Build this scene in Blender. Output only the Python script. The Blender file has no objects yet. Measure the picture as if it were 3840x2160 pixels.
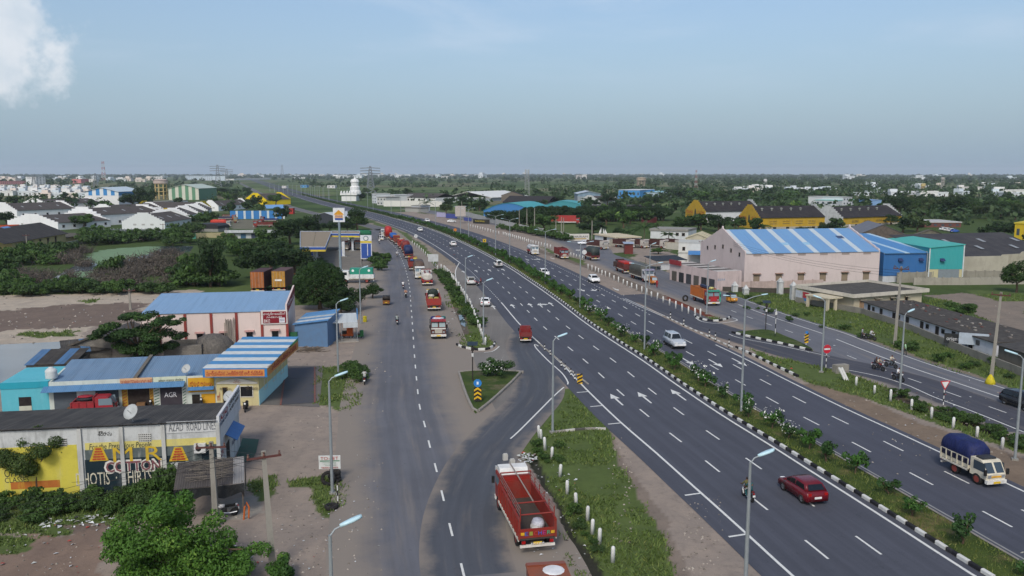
import bpy,math,random
import numpy as np
from mathutils import Vector,Matrix,noise as mnoise
R=math.radians
rng=random.Random(7)
nr=np.random.RandomState(11)
scn=bpy.context.scene
col=scn.collection
# ---------------------------------------------------------------- survey
# The place was surveyed from the photograph: FOC, HOR and H describe the drone camera, S() turns a mark on a
# sheet (sheet code, x, y) into the real point at height z.  Everything is then built at its own place and size.
FOC,HOR,H=3120.0,650.0,24.0
PIT=math.atan((1080-HOR)/FOC)
K=1280/2576.
SH={'A':(0,1080,K),'B':(0,1560,K),'C':(1080,1440,K),'D':(2560,1440,K),'E':(0,600,K),'F':(1000,720,K),
'G':(2200,720,K),'H':(2560,900,K),'N':(0,0,1.4907),'E1':(0,620,.2484),'E2':(600,620,.2484),
'E3':(1240,620,.2484),'E4':(1880,620,.2484),'E5':(2520,620,.2484),'E6':(3160,620,.264),'E7':(3400,1000,.1725),
'E8':(2130,800,.1669),'T1':(1840,1720,.269),'T2':(1500,1000,.2071),'T3':(1380,840,.1795),'T4':(1060,760,.2208),
'T5':(2280,920,.1104),'T6':(2540,1020,.1242),'T7':(1900,900,.1553),'T8':(3240,1220,.1587)}
CP,SP=math.cos(PIT),math.sin(PIT)
def S(c,x,y,z=0.0):
 o=SH[c];u=o[0]+x*o[2];v=o[1]+y*o[2]
 a=(u-1920)/FOC;b=(1080-v)/FOC
 t=(z-H)/(-SP+b*CP)
 return Vector((a*t,(CP+b*SP)*t,z))
def SS(c,pts,z=0.0):return[S(c,x,y,z)for x,y in pts]
def zat(P,c,y):
 b=(1080-(SH[c][1]+y*SH[c][2]))/FOC
 t=P[1]/(CP+b*SP)
 return H+t*(-SP+b*CP)
# ---------------------------------------------------------------- camera, sky, sun, exposure
cam=bpy.data.cameras.new('camera');camo=bpy.data.objects.new('camera',cam);col.objects.link(camo)
camo.location=(0,0,H);camo.rotation_euler=(math.pi/2-PIT,0,0)
cam.sensor_width=36;cam.lens=36*FOC/3840;cam.clip_end=40000;cam.clip_start=.5
scn.camera=camo
SUN_EL,SUN_AZ=R(44),R(194) # azimuth clockwise from +Y: behind the camera, a little to the left
w=bpy.data.worlds.new('World');scn.world=w;w.use_nodes=True
nt=w.node_tree;nt.nodes.clear()
def N(t,kind,**kw):
 n=t.nodes.new(kind)
 for k,v in kw.items():setattr(n,k,v)
 return n
def sky():
 out=N(nt,'ShaderNodeOutputWorld');bg=N(nt,'ShaderNodeBackground');bg.inputs[1].default_value=.12
 sk=N(nt,'ShaderNodeTexSky',sky_type='NISHITA',sun_disc=False,sun_elevation=SUN_EL,sun_rotation=SUN_AZ)
 sk.air_density=1.0;sk.dust_density=2.4;sk.ozone_density=2.0;sk.altitude=20
 tc=N(nt,'ShaderNodeTexCoord');L=nt.links.new
 def math_(op,a,b=None,c=None):
  n=N(nt,'ShaderNodeMath',operation=op)
  for i,q in enumerate((a,b,c)):
   if q is None:continue
   if isinstance(q,(int,float)):n.inputs[i].default_value=q
   else:L(q,n.inputs[i])
  return n.outputs[0]
 def noise(scale,det,vec,rough=.55,dist=0):
  n=N(nt,'ShaderNodeTexNoise');n.inputs['Scale'].default_value=scale;n.inputs['Detail'].default_value=det
  n.inputs['Roughness'].default_value=rough;n.inputs['Distortion'].default_value=dist;L(vec,n.inputs['Vector']);return n.outputs['Fac']
 def ramp(v,a,b):
  n=N(nt,'ShaderNodeMapRange',interpolation_type='SMOOTHSTEP');n.inputs[1].default_value=a;n.inputs[2].default_value=b;L(v,n.inputs[0]);return n.outputs[0]
 sep=N(nt,'ShaderNodeSeparateXYZ');L(tc.outputs['Generated'],sep.inputs[0])
 az=math_('ARCTAN2',sep.outputs[0],sep.outputs[1]);el=math_('ARCSINE',sep.outputs[2])
 # thin high cirrus streaks, everywhere in the sky
 mp=N(nt,'ShaderNodeMapping');mp.inputs['Scale'].default_value=(1.6,1.6,7.5);mp.inputs['Rotation'].default_value=(.1,.22,.3);L(tc.outputs['Generated'],mp.inputs[0])
 ci=ramp(noise(2.1,7,mp.outputs[0],.58,.35),.46,.78)
 ci=math_('MULTIPLY',ci,ramp(el,.06,.2))
 # scattered heaps of cumulus: one stands in the upper left of the view, a small one top centre
 nn0=math_('MULTIPLY_ADD',noise(20,7,tc.outputs['Generated'],.62),1.9,.12)
 def heap(a0,e0,ra,re,soft=.5):
  da=math_('DIVIDE',math_('SUBTRACT',az,a0),ra);de=math_('DIVIDE',math_('SUBTRACT',el,e0),re)
  d=math_('SQRT',math_('ADD',math_('POWER',da,2),math_('POWER',de,2)))
  return ramp(math_('SUBTRACT',nn0,d),0,soft)
 cu=heap(-.55,.15,.08,.07)
 for a in((-.52,.2,.05,.04),(.141,.207,.028,.013),(-.555,.1,.07,.035),(-1.4,.25,.2,.09),(1.5,.22,.25,.08),(2.6,.3,.3,.1),(-2.3,.35,.3,.12)):
  cu=math_('MAXIMUM',cu,heap(*a))
 m1=N(nt,'ShaderNodeMix',data_type='RGBA');m2=N(nt,'ShaderNodeMix',data_type='RGBA')
 hz=N(nt,'ShaderNodeMix',data_type='RGBA');L(ramp(el,.32,-.02),hz.inputs[0]);L(sk.outputs[0],hz.inputs[6]);hz.inputs[7].default_value=(2.05,2.9,3.75,1)
 hzf=math_('MULTIPLY',ramp(el,.30,-.02),.8);L(hzf,hz.inputs[0])
 L(math_('MULTIPLY',ci,.6),m1.inputs[0]);L(hz.outputs[2],m1.inputs[6]);m1.inputs[7].default_value=(3.9,4.6,5.5,1)
 shade=noise(9,6,tc.outputs['Generated'])
 cc=N(nt,'ShaderNodeMix',data_type='RGBA');L(ramp(shade,.38,.62),cc.inputs[0]);cc.inputs[6].default_value=(3.9,4.5,5.1,1);cc.inputs[7].default_value=(5.4,5.6,5.9,1)
 L(math_('MULTIPLY',cu,.8),m2.inputs[0]);L(m1.outputs[2],m2.inputs[6]);L(cc.outputs[2],m2.inputs[7])
 L(m2.outputs[2],bg.inputs[0]);L(bg.outputs[0],out.inputs[0])
sky()
sun=bpy.data.lights.new('sun','SUN');suno=bpy.data.objects.new('sun',sun);col.objects.link(suno)
sun.energy=1.6;sun.angle=R(16);sun.color=(1,.95,.87)
suno.rotation_euler=(math.pi/2-SUN_EL,0,-SUN_AZ+math.pi)
suno.location=(0,-60,120)
vs=scn.view_settings;scn.display_settings.display_device='sRGB'
vs.view_transform='Standard';vs.look='None';vs.gamma=1;vs.use_curve_mapping=False;vs.exposure=0.38
# ---------------------------------------------------------------- materials
def hx(h):
 c=[int(h[i:i+2],16)/255 for i in(0,2,4)]
 return tuple((x/12.92 if x<=.04045 else((x+.055)/1.055)**2.4)for x in c)+(1,)
MC={}
def base(name,rough,metal=0,spec=.3):
 m=bpy.data.materials.new(name);m.use_nodes=True;t=m.node_tree;b=t.nodes['Principled BSDF']
 b.inputs['Roughness'].default_value=rough;b.inputs['Metallic'].default_value=metal;b.inputs['Specular IOR Level'].default_value=spec
 return m,t,b
def nz(t,scale,vec=None,det=4,rough=.6,dist=0):
 n=N(t,'ShaderNodeTexNoise');n.inputs['Scale'].default_value=scale;n.inputs['Detail'].default_value=det
 n.inputs['Roughness'].default_value=rough;n.inputs['Distortion'].default_value=dist
 if vec is not None:t.links.new(vec,n.inputs['Vector'])
 return n.outputs['Fac']
def rmp(t,v,a,b,lo=0.,hi=1.):
 n=N(t,'ShaderNodeMapRange',interpolation_type='SMOOTHSTEP');n.inputs[1].default_value=a;n.inputs[2].default_value=b
 n.inputs[3].default_value=lo;n.inputs[4].default_value=hi;t.links.new(v,n.inputs[0]);return n.outputs[0]
def mx(t,f,a,b,mode='MIX'):
 n=N(t,'ShaderNodeMix',data_type='RGBA',blend_type=mode)
 for i,q in((0,f),(6,a),(7,b)):
  if isinstance(q,(tuple,float,int)):n.inputs[i].default_value=q
  else:t.links.new(q,n.inputs[i])
 return n.outputs[2]
def mt(t,op,a,b=0.):
 n=N(t,'ShaderNodeMath',operation=op)
 for i,q in enumerate((a,b)):
  if isinstance(q,(int,float)):n.inputs[i].default_value=q
  else:t.links.new(q,n.inputs[i])
 return n.outputs[0]
def bump(t,b,h,s=.3,d=.02):
 n=N(t,'ShaderNodeBump');n.inputs['Strength'].default_value=s;n.inputs['Distance'].default_value=d
 t.links.new(h,n.inputs['Height']);t.links.new(n.outputs[0],b.inputs['Normal'])
def pos(t):return N(t,'ShaderNodeNewGeometry').outputs['Position']
def scl(t,v,s):
 n=N(t,'ShaderNodeMapping');n.inputs['Scale'].default_value=s;t.links.new(v,n.inputs[0]);return n.outputs[0]
def dk(c,k):return(c[0]*k,c[1]*k,c[2]*k,1)
def M(h,rough=.75,metal=0,dirt=.25,sc=1.6,spec=.3):
 """painted / plain surface with uneven tone and a little dirt"""
 key=('M',h,rough,metal,dirt,sc)
 if key in MC:return MC[key]
 m,t,b=base('paint_'+h,rough,metal,spec);c=hx(h);p=pos(t)
 f=rmp(t,nz(t,sc,p,6),.35,.75);o=mx(t,f,c,tuple(x*(1-dirt)+y*dirt*.5 for x,y in zip(c[:3],(.2,.17,.13)))+(1,))
 f2=rmp(t,nz(t,sc*9,p,3),.3,.8);o=mx(t,mt(t,'MULTIPLY',f2,dirt*.7),o,dk(c,.62))
 t.links.new(o,b.inputs['Base Color']);MC[key]=m;return m
def WALL(h,grime=.6,h2='4a4743',sc=1.0):
 """lime-washed wall: vertical rain streaks, dark mould near the top and foot, patches"""
 key=('W',h,grime,h2,sc)
 if key in MC:return MC[key]
 m,t,b=base('wall_'+h,.9,0,.15);c=hx(h);g=hx(h2);p=pos(t)
 st=rmp(t,nz(t,1.0,scl(t,p,(1.5*sc,1.5*sc,.22)),7,.68),.48,.8)
 pa=rmp(t,nz(t,.55*sc,p,7,.65),.46,.66)
 o=mx(t,mt(t,'MULTIPLY',st,grime),c,g);o=mx(t,mt(t,'MULTIPLY',pa,grime*.75),o,dk(c,.66))
 fi=rmp(t,nz(t,7,p,4),.5,.75);o=mx(t,mt(t,'MULTIPLY',fi,grime*.4),o,dk(c,.55))
 t.links.new(o,b.inputs['Base Color']);bump(t,b,nz(t,14,p,4),.12);MC[key]=m;return m
def SHEET(h,axis=0,pitch=.2,age=.3,rough=.5,h2=None):
 """corrugated sheet; ridges run across local axis"""
 key=('S',h,axis,pitch,age,h2)
 if key in MC:return MC[key]
 m,t,b=base('sheet_'+h,rough,.0,.35);c=hx(h);tc=N(t,'ShaderNodeTexCoord').outputs['Object']
 w_=N(t,'ShaderNodeTexWave',wave_type='BANDS',bands_direction='XYZ'[axis]);w_.inputs['Scale'].default_value=2*math.pi/pitch/20*1.0;t.links.new(tc,w_.inputs['Vector'])
 s_=[.12,.12,.12];s_[axis]=3.0;p=pos(t)
 st=rmp(t,nz(t,1.0,scl(t,tc,tuple(s_)),5),.42,.72);pa=rmp(t,nz(t,.45,p,6),.42,.7)
 o=mx(t,mt(t,'MULTIPLY',st,age),c,hx(h2)if h2 else dk(c,.5));o=mx(t,mt(t,'MULTIPLY',pa,age*.8),o,tuple(.75*x+.25*y for x,y in zip(c[:3],(.3,.27,.22)))+(1,))
 o=mx(t,mt(t,'MULTIPLY',w_.outputs['Fac'],.22),o,dk(c,.45))
 t.links.new(o,b.inputs['Base Color']);bump(t,b,w_.outputs['Fac'],.6,.03);MC[key]=m;return m
def ASPH(h,dust='8a7f72',half=None,wear=.35,name='asphalt',sh=0.):
 """asphalt strip; UV = metres (across, along). half = distance from the axis where road dust takes over on each side"""
 key=('A',h,dust,half,wear,sh)
 if key in MC:return MC[key]
 m,t,b=base(name,.88,0,.25);c=hx(h);d=hx(dust);p=pos(t)
 uv=N(t,'ShaderNodeUVMap').outputs[0];sp=N(t,'ShaderNodeSeparateXYZ');t.links.new(uv,sp.inputs[0])
 lo=nz(t,1,scl(t,uv,(1.3,.035,1)),5,.6);o=mx(t,rmp(t,lo,.38,.66,0,.55),c,dk(c,1.45))
 o=mx(t,rmp(t,nz(t,.11,p,5),.4,.68,0,wear),o,dk(c,.66))
 o=mx(t,rmp(t,nz(t,.035,p,3),.45,.65,0,wear),o,dk(c,1.3))
 o=mx(t,rmp(t,nz(t,55,p,2),.4,.75,0,.35),o,dk(c,1.7))
 cr=N(t,'ShaderNodeTexVoronoi',feature='DISTANCE_TO_EDGE');cr.inputs['Scale'].default_value=.22
 wv=N(t,'ShaderNodeMix',data_type='VECTOR');wv.inputs[0].default_value=.25;t.links.new(p,wv.inputs[4])
 nn=N(t,'ShaderNodeTexNoise');nn.inputs['Scale'].default_value=.5;t.links.new(p,nn.inputs[0]);sc_=N(t,'ShaderNodeVectorMath',operation='SCALE');sc_.inputs[3].default_value=14;t.links.new(nn.outputs['Color'],sc_.inputs[0])
 ad=N(t,'ShaderNodeVectorMath',operation='ADD');t.links.new(p,ad.inputs[0]);t.links.new(sc_.outputs[0],ad.inputs[1]);t.links.new(ad.outputs[0],cr.inputs[0])
 o=mx(t,rmp(t,cr.outputs[0],.012,.0,0,.3),o,dk(c,.45))
 if half:
  e=mt(t,'ABSOLUTE',mt(t,'ADD',sp.outputs[0],sh));nn2=nz(t,.35,p,6,.65);e2=mt(t,'ADD',e,mt(t,'MULTIPLY',mt(t,'SUBTRACT',nn2,.5),3.2))
  o=mx(t,rmp(t,e2,half[0],half[1]),o,d)
  o=mx(t,rmp(t,nz(t,1,scl(t,uv,(.9,.06,1)),5),.5,.72,0,.4),o,d)
 t.links.new(o,b.inputs['Base Color']);bump(t,b,nz(t,40,p,3),.12,.01);MC[key]=m;return m
def PAINT(h='d2d2cc'):
 key=('P',h)
 if key in MC:return MC[key]
 m,t,b=base('road_paint',.7,0,.2);c=hx(h);p=pos(t)
 o=mx(t,rmp(t,nz(t,5,p,6,.7),.5,.75,0,.6),c,hx('77777a'));t.links.new(o,b.inputs['Base Color']);MC[key]=m;return m
def LEAF(h,h2,h3=None):
 key=('L',h,h2,h3)
 if key in MC:return MC[key]
 m,t,b=base('leaf_'+h,.6,0,.25);a=N(t,'ShaderNodeAttribute',attribute_name='rnd').outputs['Fac']
 o=mx(t,rmp(t,a,.05,.75),hx(h),hx(h2))
 if h3:o=mx(t,rmp(t,a,.8,1.),o,hx(h3))
 o=mx(t,rmp(t,nz(t,.5,pos(t),3),.4,.62,0,.45),o,dk(hx(h2),1.25))
 t.links.new(o,b.inputs['Base Color'])
 tr=N(t,'ShaderNodeBsdfTranslucent');t.links.new(o,tr.inputs[0]);ms=N(t,'ShaderNodeMixShader');ms.inputs[0].default_value=.25
 t.links.new(b.outputs[0],ms.inputs[1]);t.links.new(tr.outputs[0],ms.inputs[2]);t.links.new(ms.outputs[0],t.nodes['Material Output'].inputs[0])
 MC[key]=m;return m
def GLASS(h='1a2026',rough=.08):
 key=('G',h,rough)
 if key in MC:return MC[key]
 m,t,b=base('glass_'+h,rough,0,.6);b.inputs['Base Color'].default_value=hx(h);MC[key]=m;return m
def CLOTH(h,h2=None):
 key=('C',h)
 if key in MC:return MC[key]
 m,t,b=base('cloth_'+h,.6,0,.35);c=hx(h);p=pos(t)
 n1=nz(t,2.2,scl(t,p,(1,1,.5)),6,.65,1.2);o=mx(t,rmp(t,n1,.35,.7),c,hx(h2)if h2 else dk(c,.6));t.links.new(o,b.inputs['Base Color']);bump(t,b,n1,.9,.12);MC[key]=m;return m
def WATER(h='4e5a60',rough=.06):
 m,t,b=base('pond_water',rough,0,.5);p=pos(t);c=hx(h)
 o=mx(t,rmp(t,nz(t,.2,p,4),.45,.6),c,dk(c,.75));t.links.new(o,b.inputs['Base Color']);bump(t,b,nz(t,1.3,p,3),.04,.02);return m
def MASON(h,h2,bw=.4,bh=.2):
 key=('B',h,h2,bw)
 if key in MC:return MC[key]
 m,t,b=base('blockwork_'+h,.95,0,.1);p=N(t,'ShaderNodeTexCoord').outputs['Object']
 sp=N(t,'ShaderNodeSeparateXYZ');t.links.new(p,sp.inputs[0]);cb=N(t,'ShaderNodeCombineXYZ')
 t.links.new(mt(t,'ADD',sp.outputs[0],sp.outputs[1]),cb.inputs[0]);t.links.new(sp.outputs[2],cb.inputs[1])
 br=N(t,'ShaderNodeTexBrick');br.inputs['Color1'].default_value=hx(h);br.inputs['Color2'].default_value=dk(hx(h),.75);br.inputs['Mortar'].default_value=hx(h2)
 br.inputs['Scale'].default_value=1;br.inputs['Brick Width'].default_value=bw;br.inputs['Row Height'].default_value=bh;br.inputs['Mortar Size'].default_value=.012
 t.links.new(cb.outputs[0],br.inputs[0]);o=mx(t,rmp(t,nz(t,.8,pos(t),5),.42,.7,0,.6),br.outputs[0],dk(hx(h),.45));t.links.new(o,b.inputs['Base Color']);MC[key]=m;return m
# ---------------------------------------------------------------- mesh tools
class MB:
 def __init__(s,m=None):s.v=[];s.f=[];s.i=[];s.ms=[];s.d=m
 def mi(s,m):
  m=m or s.d
  if m not in s.ms:s.ms.append(m)
  return s.ms.index(m)
 def add(s,vs_,fs,m=None):
  o=len(s.v);k=s.mi(m);s.v+=[tuple(q)for q in vs_]
  for f_ in fs:s.f.append([o+q for q in f_]);s.i.append(k)
  return s
 def box(s,x0,x1,y0,y1,z0,z1,m=None):
  return s.add([(x,y,z)for z in(z0,z1)for x,y in((x0,y0),(x1,y0),(x1,y1),(x0,y1))],
[(3,2,1,0),(4,5,6,7),(0,1,5,4),(1,2,6,5),(2,3,7,6),(3,0,4,7)],m)
 def prism(s,poly,ax,a,b,m=None):
  g={'x':lambda q,k:(k,q[0],q[1]),'y':lambda q,k:(q[0],k,q[1]),'z':lambda q,k:(q[0],q[1],k)}[ax]
  n=len(poly);vs_=[g(q,a)for q in poly]+[g(q,b)for q in poly]
  return s.add(vs_,[tuple(range(n))[::-1],tuple(range(n,2*n))]+[(i,(i+1)%n,n+(i+1)%n,n+i)for i in range(n)],m)
 def quad(s,a,b,c,d,m=None):return s.add([a,b,c,d],[(0,1,2,3)],m)
 def loft(s,rings,m=None,caps=True,closed=True):
  n=len(rings[0]);vs_=[p for r_ in rings for p in r_];fs=[]
  for k in range(len(rings)-1):
   for i in range(n if closed else n-1):
    j=(i+1)%n;fs.append((k*n+i,k*n+j,(k+1)*n+j,(k+1)*n+i))
  if caps and closed:fs+=[tuple(range(n))[::-1],tuple(range((len(rings)-1)*n,len(rings)*n))]
  return s.add(vs_,fs,m)
 def tube(s,pts,r,m=None,n=6):
  pts=[Vector(p)for p in pts];rs=r if isinstance(r,(list,tuple))else[r]*len(pts);rings=[]
  for k,p in enumerate(pts):
   d=(pts[min(k+1,len(pts)-1)]-pts[max(k-1,0)]).normalized()
   u=d.cross(Vector((0,0,1))if abs(d.z)<.95 else Vector((1,0,0))).normalized();v_=d.cross(u)
   rings.append([p+(u*math.cos(6.2832*i/n)+v_*math.sin(6.2832*i/n))*rs[k]for i in range(n)])
  return s.loft(rings,m)
 def lathe(s,prof,c=(0,0,0),m=None,n=12,ax='z',caps=True):
  rings=[]
  for r_,h_ in prof:
   ring=[]
   for i in range(n):
    a=6.2832*i/n;x,y=r_*math.cos(a),r_*math.sin(a)
    ring.append({'z':(c[0]+x,c[1]+y,c[2]+h_),'y':(c[0]+x,c[1]+h_,c[2]+y),'x':(c[0]+h_,c[1]+x,c[2]+y)}[ax])
   rings.append(ring)
  return s.loft(rings,m,caps)
 def mesh(s,name,smooth=False):
  me=bpy.data.meshes.new(name);me.from_pydata(s.v,[],s.f)
  for m in s.ms:me.materials.append(m)
  me.polygons.foreach_set('material_index',s.i)
  if smooth:me.polygons.foreach_set('use_smooth',[True]*len(s.f))
  me.update();return me
 def build(s,name,parent=None,smooth=False,**kw):
  return ob(name,s.mesh(name,smooth),parent,**kw)
def ob(name,data,parent=None,loc=None,rz=None,label=None,cat=None,group=None,kind=None):
 o=bpy.data.objects.new(name,data);col.objects.link(o);o.parent=parent
 if loc is not None:o.location=loc
 if rz is not None:o.rotation_euler=(0,0,rz)
 return tag(o,label,cat,group,kind)
def tag(o,label=None,cat=None,group=None,kind=None):
 for k,v in(('label',label),('category',cat),('group',group),('kind',kind)):
  if v:o[k]=v
 return o
def T(name,label,cat,loc=(0,0,0),rz=0,group=None):return ob(name,None,None,loc,rz,label,cat,group)
def kids(o):return[c for c in bpy.data.objects if c.parent==o]
KID={}
def dup(o,loc=None,rz=None,label=None,group=None,scale=None,parent=None):
 if o not in KID:KID[o]=[(c,kids(c))for c in kids(o)]
 r=o.copy();col.objects.link(r);r.parent=parent
 if loc is not None:r.location=loc
 if rz is not None:r.rotation_euler=(0,0,rz)
 if scale is not None:r.scale=scale if isinstance(scale,(tuple,list))else(scale,)*3
 if label:r['label']=label
 if group:r['group']=group
 for c,gs in KID[o]:
  q=c.copy();col.objects.link(q);q.parent=r
  for g_ in gs:
   h_=g_.copy();col.objects.link(h_);h_.parent=q
 return r
def ang(a,b):return math.atan2(b[1]-a[1],b[0]-a[0])
FONT={}
def text(parent,s,x,y,z,wd,ht,m,face='f',name='lettering',shear=0,bold=0.):
 """flat painted lettering centred at local x,y,z; wd x ht metres"""
 cu=bpy.data.curves.new('t','FONT');cu.body=s;cu.align_x='CENTER';cu.align_y='CENTER';cu.extrude=.004;cu.resolution_u=2;cu.shear=shear;cu.offset=bold
 o=bpy.data.objects.new('t',cu);me=bpy.data.meshes.new_from_object(o);bpy.data.objects.remove(o)
 n=len(me.vertices)
 if n==0:return None
 co=np.empty(n*3);me.vertices.foreach_get('co',co);co=co.reshape(-1,3)
 lo,hi=co.min(0),co.max(0);c=(lo+hi)/2;sx,sy=wd/max(hi[0]-lo[0],1e-3),ht/max(hi[1]-lo[1],1e-3)
 co[:,0]=(co[:,0]-c[0])*sx;co[:,1]=(co[:,1]-c[1])*sy;me.vertices.foreach_set('co',co.ravel())
 me.materials.clear();me.materials.append(m);me.update()
 t=ob(name,me,parent,(x,y,z));t.rotation_euler={'f':(math.pi/2,0,0),'r':(math.pi/2,0,math.pi/2),'l':(math.pi/2,0,-math.pi/2),'b':(math.pi/2,0,math.pi)}[face]
 return t
# leaf clouds ------------------------------------------------------
def leaves(clumps,n,size,seed,fill=.35,up=.3,aspect=.5):
 """n pointed leaf faces spread through and over the clumps (x,y,z,rx,rz)"""
 r_=np.random.RandomState(seed);cl=np.array(clumps,float);wgt=cl[:,3]**2;k=r_.choice(len(cl),n,p=wgt/wgt.sum())
 d=r_.normal(size=(n,3));d/=np.linalg.norm(d,axis=1)[:,None];rad=np.where(r_.rand(n)<fill,r_.rand(n)**.5,1-.22*r_.rand(n)+.12*r_.normal(size=n)*.5)
 c=cl[k];p=c[:,:3]+d*rad[:,None]*np.stack([c[:,3],c[:,3],c[:,4]],1)
 nn=d+r_.normal(size=(n,3))*.55+np.array([0,0,up]);nn/=np.linalg.norm(nn,axis=1)[:,None]
 a=np.cross(nn,r_.normal(size=(n,3)));a/=np.linalg.norm(a,axis=1)[:,None];b=np.cross(nn,a)
 sz=size*(.55+.9*r_.rand(n))[:,None]
 v=np.stack([p-a*sz,p+b*sz*aspect,p+a*sz,p-b*sz*aspect],1).reshape(-1,3)
 tone=np.clip(.5*r_.rand(len(cl))[k]+.5*r_.rand(n),0,1)
 return v,tone
def leafmesh(name,v,tone,m):
 n=len(v)//4;me=bpy.data.meshes.new(name);me.vertices.add(4*n);me.vertices.foreach_set('co',v.astype(np.float32).ravel())
 me.loops.add(4*n);me.loops.foreach_set('vertex_index',np.arange(4*n,dtype=np.int32));me.polygons.add(n)
 me.polygons.foreach_set('loop_start',np.arange(0,4*n,4,dtype=np.int32));me.polygons.foreach_set('loop_total',np.full(n,4,dtype=np.int32))
 at=me.attributes.new('rnd','FLOAT','FACE');at.data.foreach_set('value',tone.astype(np.float32));me.materials.append(m);me.update(calc_edges=True);me.validate();return me
def crown(rx,rz,z0,n,seed,flat=0.):
 """clump layout for a crown: uneven lobes round a dome"""
 r_=random.Random(seed);out=[(0,0,z0+rz*.95,rx*.55,rz*.6)]
 for i in range(n):
  a=r_.uniform(0,6.283);q=r_.uniform(.25,.95)**.7;e=r_.uniform(-.55,.9)
  s_=r_.uniform(.2,.42)
  out.append((rx*q*math.cos(a)*math.sqrt(max(.1,1-e*e*.8)),rx*q*math.sin(a)*math.sqrt(max(.1,1-e*e*.8)),z0+rz*(1+e*.85),rx*s_,rz*s_*(1.1-flat)))
 return out
def trunk(mb,h,r,tips,seed,base_=(0,0,0)):
 r_=random.Random(seed);b=Vector(base_);mid=b+Vector((r_.uniform(-.2,.2),r_.uniform(-.2,.2),h))
 mb.tube([b+Vector((0,0,-.2)),b+Vector((r_.uniform(-.1,.1),0,h*.5)),mid],[r*1.25,r,r*.75],n=7)
 for t in tips:
  t=Vector(t);k=(mid+t)/2+Vector((r_.uniform(-.3,.3),r_.uniform(-.3,.3),r_.uniform(0,.3)))
  mb.tube([mid-Vector((0,0,.15)),k,t],[r*.6,r*.38,r*.12],n=5)
BARK=M('5b4a3a',.95,0,.4)
def tree_proto(rx,rz,z0,lobes,n,size,seed,mat,tr=.2,up=.3,fill=.35):
 cl=crown(rx,rz,z0,lobes,seed);v,tn=leaves(cl,n,size,seed,fill,up);cm=leafmesh('crown',v,tn,mat)
 mb=MB(BARK);trunk(mb,z0+rz*.3,tr,[(c[0],c[1],c[2])for c in cl[1:8]],seed);return cm,mb.mesh('trunk')
def tree(name,label,loc,proto,rz=0,scale=1.,group=None,cat='tree'):
 t=T(name,label,cat,loc,rz,group);t.scale=scale if isinstance(scale,(tuple,list))else(scale,)*3
 ob('crown',proto[0],t);ob('trunk',proto[1],t);return t
# ---------------------------------------------------------------- ground and roads
class Path:
 def __init__(s,pts,step=2.0):
  p=[np.array(q[:2],float)for q in pts];p=[2*p[0]-p[1]]+p+[2*p[-1]-p[-2]];out=[]
  for i in range(1,len(p)-2):
   n=max(2,int(np.linalg.norm(p[i+1]-p[i])/step))
   for k in range(n):
    t=k/n;a,b,c,d=p[i-1],p[i],p[i+1],p[i+2]
    out.append(.5*(2*b+(c-a)*t+(2*a-5*b+4*c-d)*t*t+(3*b-a-3*c+d)*t**3))
  out.append(p[-2]);s.p=np.array(out);s.s=np.r_[0,np.cumsum(np.linalg.norm(np.diff(s.p,axis=0),axis=1))]
  d=np.gradient(s.p,axis=0);d/=np.linalg.norm(d,axis=1)[:,None];s.d=d;s.n=np.stack([d[:,1],-d[:,0]],1);s.L=s.s[-1]
 def at(s,a,off=0.):
  x=[np.interp(a,s.s,s.p[:,i])for i in(0,1)];n=[np.interp(a,s.s,s.n[:,i])for i in(0,1)]
  return Vector((x[0]+n[0]*off,x[1]+n[1]*off,0))
 def dirn(s,a):return math.atan2(np.interp(a,s.s,s.d[:,1]),np.interp(a,s.s,s.d[:,0]))
 def near(s,P):
  k=int(np.argmin(((s.p-np.array(P[:2]))**2).sum(1)));k=min(max(k,1),len(s.p)-2)
  a=s.s[k]+float(np.dot(np.array(P[:2])-s.p[k],s.d[k]));o=float(np.dot(np.array(P[:2])-s.p[k],s.n[k]));return a,o
def strip(name,pa,a0,a1,offs,z,m,parent=None,step=None,kind='structure',zo=None):
 ss=[a0]+[x for x in pa.s if a0+.3<x<a1-.3]+[a1]
 v=[];uv=[];f=[];n=len(offs)
 for a in ss:
  for j,o in enumerate(offs):
   q=pa.at(a,o);v.append((q.x,q.y,z+(zo[j]if zo else 0)));uv.append((o,a))
 for i in range(len(ss)-1):
  for j in range(n-1):f.append((i*n+j,i*n+j+1,(i+1)*n+j+1,(i+1)*n+j))
 me=bpy.data.meshes.new(name);me.from_pydata(v,[],f);me.materials.append(m);ul=me.uv_layers.new(name='UVMap')
 for l in me.loops:ul.data[l.index].uv=uv[l.vertex_index]
 return ob(name,me,parent,kind=None if parent else kind)
def sheet(name,pts,z,m,kind='structure',parent=None,uvpath=None):
 me=bpy.data.meshes.new(name);me.from_pydata([(p[0],p[1],z)for p in pts],[],[tuple(range(len(pts)))]);me.materials.append(m);ul=me.uv_layers.new(name='UVMap')
 for l in me.loops:
  p=me.vertices[l.vertex_index].co;ul.data[l.index].uv=uvpath.near(p)[::-1]if uvpath else(p.x,p.y)
 return ob(name,me,parent,kind=None if parent else kind)
q=H/22.5
med=[(29.6,30),(28.2,38),(26.6,44.6),(25.4,50.8),(24.4,55.9),(23.3,61.3),(22.1,67.3),(20.2,76.2),(18.2,87.5),(16.4,98.9),(14.0,111.7),(11.6,125.3),(8.3,148.3),(3.9,175.5),
(-1.7,206.8),(-15,268.1),(-32.1,334.9),(-55.5,409),(-80.7,483.5),(-131,620),(-172,735),(-262,1000),(-398,1410),(-570,1930),(-770,2530),(-1020,3270),(-1265,4000)]
HW=Path([(a*q,b*q)for a,b in med],3.0)
CARL,CARR=ASPH('45474f',wear=.3),ASPH('43454e',wear=.35)
PW=PAINT()
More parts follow.
